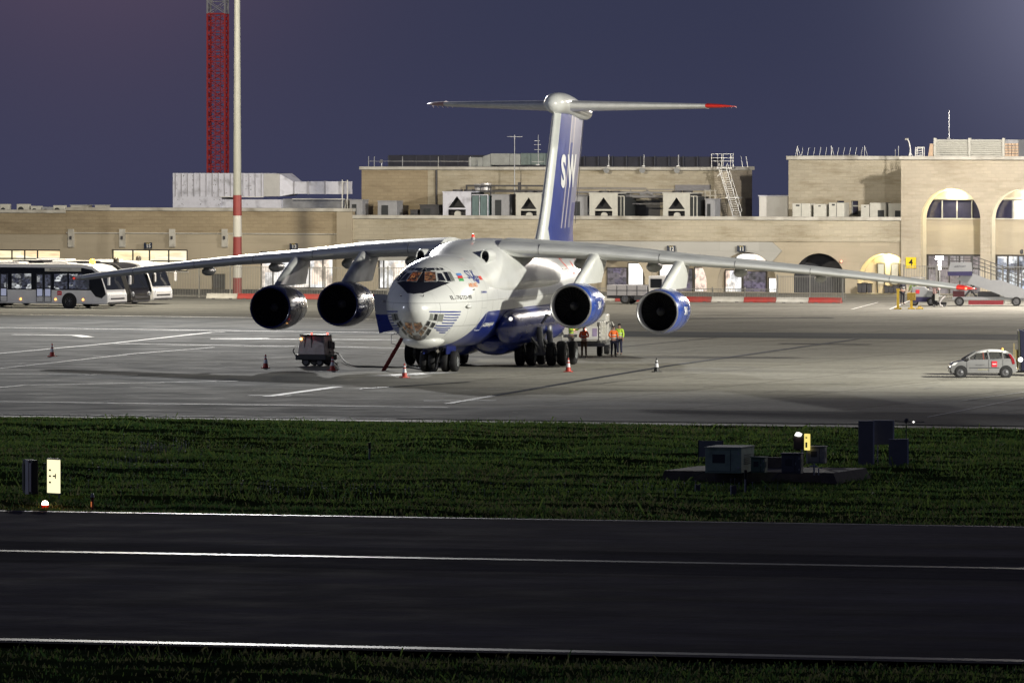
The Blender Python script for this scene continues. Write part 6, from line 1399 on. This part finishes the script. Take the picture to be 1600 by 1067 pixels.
# ---- cones
def cone(px, py, lab, m_, tilt=0):
    t = thing('traffic_cone', lab, 'traffic cone', G(px, py), random.uniform(0, 1.5), 'traffic cones round the jet'); m2 = mat('cone_band', (.72,.72,.74), .4)
    b = MB(); b.box(-.21, .21, -.21, .21, 0, .04); b.build('base', m_, t, bev=.01)
    for z0, z1, mm_, nm in ((.04,.26,m_,'cone_body'), (.26,.46,m2,'white_band'), (.46,.54,m_,'cone_body'), (.54,.62,m2,'white_band'), (.62,.74,m_,'cone_tip')):
        f = lambda z: .155-.125*(z-.04)/.7
        b = MB(); b.cyl((0,0,z0), (0,0,z1-.001), f(z0), f(z1), n=18); b.build(nm, mm_, t, smooth=40)
    return t
cr = mat('cone_red', (.50,.05,.03), .5, var=.12)
for x, y, lab in ((81.5,557,'red and white cone alone on the far left of the apron'), (415,575,'red and white cone left of the power trailer'), (519.5,579,'red and white cone at the right corner of the power trailer'),
                  (632,590,'red and white cone in front of the nose wheels'), (888,581,'red and white cone in front of the right main wheels')): cone(x, y, lab, cr)
cone(1026, 581, 'black and white cone alone to the right of the jet', mat('cone_black', (.02,.02,.02), .5))
# ---- people
skin_m = mat('skin', (.36,.21,.15), .6, var=.05); hair_m = mat('hair_dark', (.02,.015,.012), .7)
def skinned(name, chains, m, parent, sub=1):
    """one continuous surface grown on joints: chains share their joint when a point repeats"""
    vs, rs, es, key = [], [], [], {}
    for ch in chains:
        prev = None
        for (x, y, z, r) in ch:
            k = (round(x, 4), round(y, 4), round(z, 4))
            if k not in key: key[k] = len(vs); vs.append((x, y, z)); rs.append(r)
            i = key[k]
            if prev is not None and prev != i: es.append((prev, i))
            prev = i
    me = bpy.data.meshes.new(name); me.from_pydata(vs, es, []); o = bpy.data.objects.new(name, me); COL.objects.link(o)
    o.modifiers.new('skin', 'SKIN'); o.modifiers.new('sub', 'SUBSURF').levels = sub; o.modifiers['sub'].render_levels = sub
    for i, sv in enumerate(me.skin_vertices[0].data): sv.radius = (rs[i], rs[i]*.85) if not isinstance(rs[i], tuple) else rs[i]; sv.use_root = (i == 0)
    bpy.context.view_layer.update()
    m2 = bpy.data.meshes.new_from_object(o.evaluated_get(bpy.context.evaluated_depsgraph_get())); bpy.data.objects.remove(o)
    m2.materials.clear(); m2.materials.append(m); m2.polygons.foreach_set('use_smooth', [True]*len(m2.polygons))
    o = bpy.data.objects.new(name, m2); COL.objects.link(o); o.parent = parent; return o
def person(loc, rz, lab, top_m, leg_m, arms='down', head_m=None, cap=None, lean=0, group=None):
    t = thing('person', lab, 'person', loc, rz, group)
    sh, hp = 1.44, .93; L_ = lambda z: lean*(z-hp)/.5 if z > hp else 0
    hips = (0,0,hp,.14); chest = (0,L_(1.25),1.25,.155); neck0 = (0,L_(1.47),1.47,.075); neck1 = (0,L_(1.53)-.01,1.54,.058); hd = (0,L_(1.65)-.025,1.64,.093); ht = (0,L_(1.7)-.015,1.72,.085)
    ch = [[hips, chest, neck0, neck1, hd, ht], [hd, (0,L_(1.63)-.115,1.625,.02)]]
    arm_paths = {}
    for sd in (-1, 1):
        if arms == 'down': A = [(.19*sd,L_(sh),sh,.062),(.25*sd,.02,1.17,.047),(.25*sd,-.06,.93,.034)]; hv = (0,-.1,-1)
        elif arms == 'folded': A = [(.19*sd,L_(sh),sh,.062),(.26*sd,.0,1.18,.047),(.07*sd,-.22,1.16+.03*sd,.034)]; hv = (-sd,-.2,.1)
        elif arms == 'reach': A = [(.19*sd,L_(sh),sh,.062),(.25*sd,-.18,1.28,.047),(.18*sd,-.42,1.32+.05*sd,.034)]; hv = (0,-1,.2)
        else: A = [(.19*sd,L_(sh),sh,.062),(.27*sd,.04,1.2,.047),(.20*sd,-.17,1.06,.034)]; hv = (-.2*sd,-1,-.2)
        ch.append([neck0]+A); hv = Vector(hv).normalized(); w_ = Vector(A[-1][:3]); pm_ = w_+hv*.07; side = hv.cross(Vector((0,0,1)) if abs(hv.z) < .8 else Vector((1,0,0))).normalized()
        ch.append([A[-1], (*pm_, .032)])
        for k, ln in enumerate((.070,.080,.075,.060)):
            a = pm_+side*(-.027+.018*k); m_ = a+hv*ln*.5+Vector((0,0,-.004)); e_ = a+hv*ln*.9+Vector((0,-.01,-.02)); ch.append([(*pm_, .032), (*(a+hv*.02), .010), (*m_, .009), (*e_, .008)])
        th = w_+hv*.02; ch.append([A[-1], (*(th+side*.035), .012), (*(th+side*.052+hv*.035), .010)])
        arm_paths[sd] = A
    for sd in (-1, 1): ch.append([hips, (.10*sd,0,.86,.095), (.11*sd,-.02,.48,.062), (.115*sd,.02,.10,.045), (.12*sd,-.10,.045,.04)])
    skinned('body', ch, head_m or skin_m, t)
    j = [[(0,0,hp+.02,.155), (0,L_(1.25),1.25,.175), (0,L_(1.43),1.43,.105)]]
    for sd in (-1, 1): A = arm_paths[sd]; j.append([(0,L_(1.43),1.43,.105), (A[0][0],A[0][1],A[0][2],.078), (A[1][0],A[1][1],A[1][2],.062), tuple(Vector(A[1][:3]).lerp(Vector(A[2][:3]), .82))+(.05,)])
    skinned('jacket', j, top_m, t)
    skinned('trousers', [[(0,0,hp,.155), (.10*sd,0,.84,.11), (.11*sd,-.02,.48,.08), (.115*sd,.02,.09,.07)] for sd in (-1, 1)], leg_m, t)
    for sd in (-1, 1): skinned('shoe', [[(.115*sd,.05,.05,.045), (.12*sd,-.06,.045,.045), (.125*sd,-.17,.035,.035)]], black, t)
    b = MB(); c0 = L_(1.7)-.02; b.lathe([(.001,1.785),(.06,1.775),(.09,1.745),(.104,1.70),(.102,1.665)], (0,c0+.012,0), 'z', 16); b.build('cap' if cap else 'hair', cap or hair_m, t, smooth=60)
    for x in (-.034, .034): b = MB(); b.lathe([(.001,-.012),(.010,-.008),(.012,0)], (x,c0-.088,1.655), 'y', 8); b.build('eye', dark_grey, t)
    b = MB()
    for z in (1.06, 1.22): b.lathe([(.171,-.02),(.176,0),(.171,.02)], (0,L_(z),z), 'z', 20)
    b.build('reflective_band', mat('reflective_grey', (.6,.6,.58), .3), t)
    return t
org = mat('hi_vis_orange', (.80,.16,.02), .7, var=.12, emit=(.8,.14,.02), es=0); lim = mat('hi_vis_lime', (.50,.72,.06), .7, var=.1); navy = mat('trouser_navy', (.02,.022,.05), .85); wht = mat('trouser_cream', (.45,.43,.38), .85); brn = mat('trouser_brown', (.09,.045,.02), .85); drk = mat('jacket_dark', (.02,.02,.03), .8)
person(G(958.5, 557.5), .4, 'person in an orange top and dark trousers talking beside the service truck', org, navy, 'fold2')
person(G(968, 554.5), -.5, 'person in a lime top standing just behind the one in orange', lim, navy, 'down')
person(G(908, 557.5)+Vector((-.56, -.5, .225)), .9, 'person in a lime jacket and pale trousers on the rear step of the service truck', lim, wht, 'reach')
person(G(912.5, 559), -.2, 'person in a red-orange jacket and brown trousers at the back of the service truck', mat('hi_vis_red', (.85,.10,.015), .7), brn, 'folded')
person(G(1410, 475.5), .6, 'person in dark clothes between the yellow stands', drk, drk, 'fold2', lean=-.05)
person(G(1426, 477.5), -.6, 'person in a pale lime vest and dark cap behind the yellow box', mat('vest_pale_lime', (.42,.58,.22), .7), drk, 'fold2', cap=black)
person(G(1461, 478), .3, 'person in dark clothes bending by the hose trolley', drk, drk, 'reach', lean=-.18)
# bright work lamp on its pole by the big arch
t = thing('work_light', 'glaring white work lamp on a slim pole in front of the big arch', 'lamp', W(*(lambda p: (p.x*CP-p.y*SP, p.x*SP+p.y*CP))(G(1468, 463)), 0), 0)
pz = PD(1468, 403, G(1468,463).y).z
b = MB(); b.cyl((0,0,0), (0,0,pz-.15), .04, n=8); b.box(-.2, .2, -.2, .2, 0, .05); b.build('pole', steel, t)
b = MB(); b.box(-.28, .28, -.02, .1, pz-.12, pz+.12); b.build('lamp_head', mat('worklamp_lit', (.9,.9,.9), .3, emit=(1,.93,.80), es=90), t, bev=.02)
b = MB(); b.box(-.1, .12, -.01, .08, pz-.9, pz-.2); b.build('diffuser', mat('worklamp_soft', (.9,.9,.9), .3, emit=(1,.93,.85), es=3), t)
flood('work_lamp_glow', t.location+Vector((0, -.4, pz)), 500, (1, .88, .72), .2)
for q0, y, lab in ((1316, 408.5, 'small red lamp on the wall right of the dark arch'),):
    t = thing('wall_lamp', lab, 'lamp', W(UR+LX(q0), V0-.14, LZ(q0, y)), -PHI)
    b = MB(); b.box(-.06, .06, 0, .12, -.1, .06); b.build('bracket', grey_paint, t); b = MB(); b.lathe([(.001,-.22),(.06,-.2),(.08,-.12),(.06,0)], (0,0,0), 'y', 12); b.build('lens', mat('lens_orange_red', (.8,.1,.05), .3, emit=(1,.25,.15), es=4), t)
t = thing('wall_lantern', 'dark lantern with a pale glass on a bracket in the right hand arch', 'lamp', W(UR+LX(1598), V0-.35, LZ(1598, 392)), -PHI)
b = MB(); b.bar((0,0,.1), (0,.3,.1), .05); b.build('bracket', dark_grey, t); b = MB(); b.lathe([(.05,.1),(.14,.05),(.12,-.2),(.05,-.26)], (0,0,0), 'z', 10); b.build('lantern', dark_grey, t)
# row of black trolleys / bins in the lit recess
for i, (q0, y0, y1, lab) in enumerate(((1343,443,458,'first'), (1350,442,458,'second'), (1358,443,458,'third'), (1385,446,458,'fourth'), (1392,447,458,'fifth'), (1399,445,458,'sixth'))):
    u, z1 = TP(q0, y0, V0-.9); hh_ = z1
    t = thing('waste_bin', '%s dark bin from the left in front of the yellow lit arch' % lab, 'bin', W(u, V0-.9, 0), -PHI, 'dark bins by the lit arch')
    b = MB(); b.rings(frus(-.15,.15,0,.35,.06,-.18,.18,-.03,.38,max(.5, hh_-.08))); b.build('bin_body', dark_grey, t, bev=.02)
    b = MB(); b.box(-.2, .2, -.06, .4, max(.5, hh_-.075), max(.55, hh_)); b.build('lid', black, t, bev=.02)
# ================================================================ signs and boxes in the grass strip
gz = -.12
def gp_(px, py): return G(px, py, gz)
slab_m = mat('old_plinth', (.15,.125,.10), .9, var=.3)
p = gp_(1170, 756); k3 = p.y/F
t = thing('equipment_plinth', 'low dark earth covered plinth carrying the green hut and cabinets', 'plinth', p, -PHI)
b = MB(); b.rings(frus(-3.4,3.4,0,4.6,0,-3.3,3.2,.12,4.5,.45)); b.build('plinth_block', slab_m, t); b = MB(); b.box(-2.4, .5, 3.4, 3.7, .451, .85); b.build('back_wall', slab_m, t)
hut_g = mat('hut_green', (.44,.58,.42), .6, var=.15, dirt=(.14,.18,.13), dirt_scale=2); hz0 = gz+.45
def box_thing(nm, lab, cat_, px, py, w, d, h, rz, m_, base=hz0, top=None, extra=None):
    t = thing(nm, lab, cat_, G(px, py, base), rz); b = MB(); b.box(-w/2, w/2, 0, d, 0, h); b.build('housing', m_, t, bev=.015)
    b = MB(); b.box(-w/2-.03, w/2+.03, -.03, d+.03, h+.001, h+.035); b.build('top_plate', top or m_, t)
    b = MB(); b.box(-w*.3, w*.05, -.012, -.001, h*.4, h*.75); b.build('panel', dark_grey, t)
    b = MB(); b.box(w*.2-.006, w*.2+.006, -.014, -.001, h*.08, h*.92); b.box(-w*.42, w*.42, -.014, -.001, h*.06, h*.06+.012); b.box(-w*.42, w*.42, -.014, -.001, h*.93, h*.93+.012); b.build('door_seam', black, t)
    b = MB()
    for z in (.22, .78): b.box(w*.40, w*.44, -.03, -.001, h*z-.04, h*z+.04)
    b.build('hinge', steel, t); b = MB(); b.bar((w*.24, -.03, h*.45), (w*.24, -.03, h*.58), .02); b.build('handle', steel, t)
    b = MB()
    for k in range(6): b.box(w/2+.001, w/2+.02, d*.25, d*.75, h*(.35+k*.07), h*(.35+k*.07)+.02)
    b.build('vent_slats', dark_grey, t)
    b = MB(); b.tube([(-w*.45, d*.3, .0), (-w*.6, d*.3, .04), (-w*.75, d*.2, -.06), (-w*.95, 0, -.2)], .02, 6); b.build('conduit', dark_grey, t)
    return t
box_thing('equipment_hut', 'pale green metal hut with a dark square vent on the plinth', 'equipment hut', 1130, 739, 1.36, 2.0, .92, -.27, hut_g, top=mat('hut_roof', (.42,.45,.36), .6))
box_thing('cabinet', 'small green cabinet just right of the green hut', 'cabinet', 1184, 738.5, .52, .5, .55, -.25, mat('cab_green', (.2,.3,.2), .6))
box_thing('cabinet', 'dark square cabinet below the lit yellow sign', 'cabinet', 1236, 740, .72, .6, .72, -.2, mat('cab_dark', (.13,.13,.14), .6))
box_thing('cabinet', 'grey blue raised cabinet right of the lit yellow sign', 'cabinet', 1275, 724, .66, .5, .62, -.2, mat('cab_blue', (.30,.31,.33), .6), base=gz+.45)
t = thing('sign_board', 'grey blue sign board on two dark posts behind the green hut', 'sign', G(1111, 722, gz+.3), -.15)
b = MB(); b.box(-.46, .44, 0, .06, .2, .82); b.build('board', mat('board_blue', (.24,.25,.27), .6), t); b = MB(); b.box(-.50, -.46, -.01, .07, 0, .84); b.box(.44, .47, -.01, .07, 0, .84); b.build('frame', dark_grey, t)
t = thing('lit_sign', 'narrow lit yellow sign standing above the cabinets in the grass', 'sign', G(1260, 724, gz+.45), -.9)
ys_ = mat('lit_yellow_face', (.9,.75,.2), .4, emit=(1,.82,.22), es=1.0)
b = MB(); b.box(-.14, .14, 0, .08, .5, 1.12); b.build('sign_face', ys_, t, bev=.02); b = MB(); b.box(-.03, .03, .02, .06, 0, .5); b.build('post', grey_paint, t); b = MB(); b.box(-.05, .05, -.01, -.001, .95, 1.0); b.box(-.05, .05, -.01, -.001, .6, .8); b.build('marks', dark_grey, t)
t = thing('sign_board', 'dark narrow board topped by a small white lamp, left of the lit yellow sign', 'sign', G(1247, 738, hz0), -.6)
b = MB(); b.box(-.2, .2, 0, .06, .85, 1.3); b.build('board', mat('board_brown', (.08,.06,.05), .6), t); b = MB(); b.box(.16, .2, -.02, .03, 0, .85); b.build('post', steel, t)
b = MB(); b.prism([(-.1,1.36),(.06,1.32),(.12,1.42),(-.02,1.48)], -.1, .1, 'y'); b.build('lamp', mat('lamp_white_lit', (.9,.9,.9), .3, emit=(1,.97,.92), es=1.6), t)
t = thing('pipe_stand', 'small grey pipe fitting in front of the blue cabinet', 'pipes', G(1272, 742, gz+.40), 0)
b = MB(); b.tube([(0,0,0),(0,0,.42)], .035, 8); b.tube([(-.15,0,.32),(.0,0,.34),(.14,0,.30)], .025, 8); b.tube([(.16,-.1,0),(.16,-.1,.25),(.3,-.1,.27)], .025, 8); b.build('pipes', steel, t)
# three dark sign backs standing together
bm_ = mat('sign_back_navy', (.21,.21,.23), .6); 
for (q0, q1, y0, y1, yb, dd, lab) in ((1341,1365,658,727,729,.0,'leftmost dark sign back of the tall group in the grass'), (1366,1397,658,695,729,.5,'wide dark sign back in the middle of the tall group'), (1388,1418,686,728,730,-.3,'low right sign back of the tall group')):
    p = gp_((q0+q1)/2, yb); k3 = p.y/F; w = (q1-q0)*k3; p.y += dd
    t = thing('dark_sign', lab, 'sign', p, -.05, 'dark sign backs in the grass')
    b = MB(); b.box(-w/2, w/2, 0, .25, (yb-y1)*k3, (yb-y0)*k3); b.build('panel', bm_, t, bev=.01)
    b = MB(); b.box(w/2-.03, w/2+.03, -.04, -.001, max(0, (yb-y1)*k3), (yb-y0)*k3+.03); b.box(-w/2, w/2, -.02, .27, (yb-y0)*k3+.001, (yb-y0)*k3+.02); b.build('edge_strip', mat('strip_grey', (.55,.55,.6), .5), t)
    b = MB(); b.bar((-w*.3,.1,0), (-w*.3,.1,(yb-y1)*k3+.05), .05); b.bar((w*.3,.1,0), (w*.3,.1,(yb-y1)*k3+.05), .05); b.build('leg', steel, t)
t = thing('wind_pole', 'thin dark pole with a small knob and a white lamp beside the dark sign backs', 'pole', gp_(1416, 727), 0)
k3 = gp_(1416,727).y/F
b = MB(); b.cyl((0,0,0), (0,0,70*k3), .02, n=6); b.bar((-.45,0,69*k3), (.7,0,67.5*k3), .03); b.build('pole', dark_grey, t)
b = MB(); b.lathe([(.001,-.1),(.09,-.05),(.09,.05),(.001,.1)], (0,0,70*k3), 'z', 10); b.build('knob', dark_grey, t); b = MB(); b.lathe([(.001,-.05),(.05,0),(.001,.05)], (.28,-.02,68*k3), 'z', 10); b.build('lamp', MATS['lamp_white_lit'], t)
def post(px, py, h, lab, black_top=True, w=.08):
    t = thing('marker_post', lab, 'marker post', gp_(px, py), 0, 'short marker posts in the grass')
    hb = h*.36 if black_top else 0
    b = MB(); b.box(-w/2, -w/2+.03, -.04, .04, 0, h-hb); b.build('white_edge', white_paint, t); b = MB(); b.box(-w/2+.03, w/2, -.04, .04, 0, h-hb); b.build('stem', mat('post_grey', (.10,.09,.10), .6), t)
    if black_top: b = MB(); b.cyl((.0,0,h-hb), (0,0,h), .055, n=10); b.build('head', black, t)
post(577.5, 718, .68, 'black topped marker post alone in the middle of the grass')
post(1165, 774, .92, 'black topped marker post below the green hut')
post(1146, 775, .38, 'stubby grey marker block left of the tall marker post', False, .22)
post(1090, 767, .24, 'small pale marker block at the left foot of the plinth', False, .2)
# left hand taxiway signs, lamp and red marker
p = gp_(83, 781); k3 = p.y/F
t = thing('lit_taxiway_sign', 'bright lit cream taxiway sign with dark dots at the left edge of the grass', 'sign', p, math.radians(-52))
lf = mat('lit_cream_face', (.9,.85,.6), .4, emit=(1,.93,.58), es=1.15)
b = MB(); b.box(-.37, .33, 0, .08, .25, 1.42); b.build('sign_face', lf, t); b = MB(); b.box(-.38, .34, -.01, .10, 1.421, 1.47); b.box(-.38, .34, -.01, .10, .20, .249); b.build('frame', grey_paint, t)
b = MB()
for z in (.62, .84, 1.05): b.box(-.24, -.13, -.012, -.001, z-.03, z+.03)
b.box(.0, .16, -.012, -.001, .82, .87); b.box(.13, .18, -.012, -.001, .76, .93); b.build('marks', mat('sign_mark_olive', (.10,.09,.02), .6), t)
b = MB(); b.cyl((-.3,.05,0), (-.3,.05,.2), .03, n=8); b.cyl((.3,.05,0), (.3,.05,.2), .03, n=8); b.build('leg', grey_paint, t)
p = gp_(43, 781)
t = thing('taxiway_sign', 'unlit dark taxiway sign seen edge on, left of the bright sign', 'sign', p, math.radians(-66))
b = MB(); b.box(-.5, .5, 0, .22, .22, 1.42); b.build('housing', mat('sign_case_dark', (.02,.02,.025), .6), t, bev=.02)
b = MB(); b.box(-.15, .15, -.03, -.001, .20, 1.40); b.box(.26, .38, -.03, -.001, .30, 1.32); b.build('grey_panel', mat('sign_case_grey', (.75,.75,.76), .5), t)
b = MB(); b.bar((-.40,-.03,.35), (-.40,-.03,1.28), .03); b.build('cable', steel, t)
p = G(70.5, 791, gz+.06)
t = thing('edge_light', 'glowing dome taxiway edge light at the left by the pavement', 'light', p, 0)
b = MB(); b.lathe([(.16,-.06),(.15,.05),(.12,.06)], (0,0,0), 'z', 14); b.build('base', red_paint, t); b = MB(); b.lathe([(.12,.061),(.115,.12),(.08,.18),(.001,.21)], (0,0,0), 'z', 16); b.build('dome', mat('dome_lit', (1,.9,.8), .3, emit=(1,.80,.62), es=7), t, smooth=60)
flood('edge_light_glow', (p.x, p.y-.25, p.z+.25), 7, (1, .35, .12), .08)
t = thing('edge_marker', 'small dark red marker post right of the glowing edge light', 'marker post', G(144.5, 797, gz), 0)
b = MB(); b.cyl((0,0,0), (0,0,.45), .05, n=10); b.build('stem', mat('marker_darkred', (.16,.02,.02), .6), t); b = MB(); b.cyl((0,0,.45), (0,0,.58), .07, .04, n=10); b.build('head', grey_paint, t); b = MB(); b.box(-.06, -.02, -.07, -.04, .12, .3); b.build('reflector', mat('reflector_red', (.8,.15,.05), .4, emit=(1,.3,.1), es=.4), t)  # reflector has a faint glow of its own in place of returned light
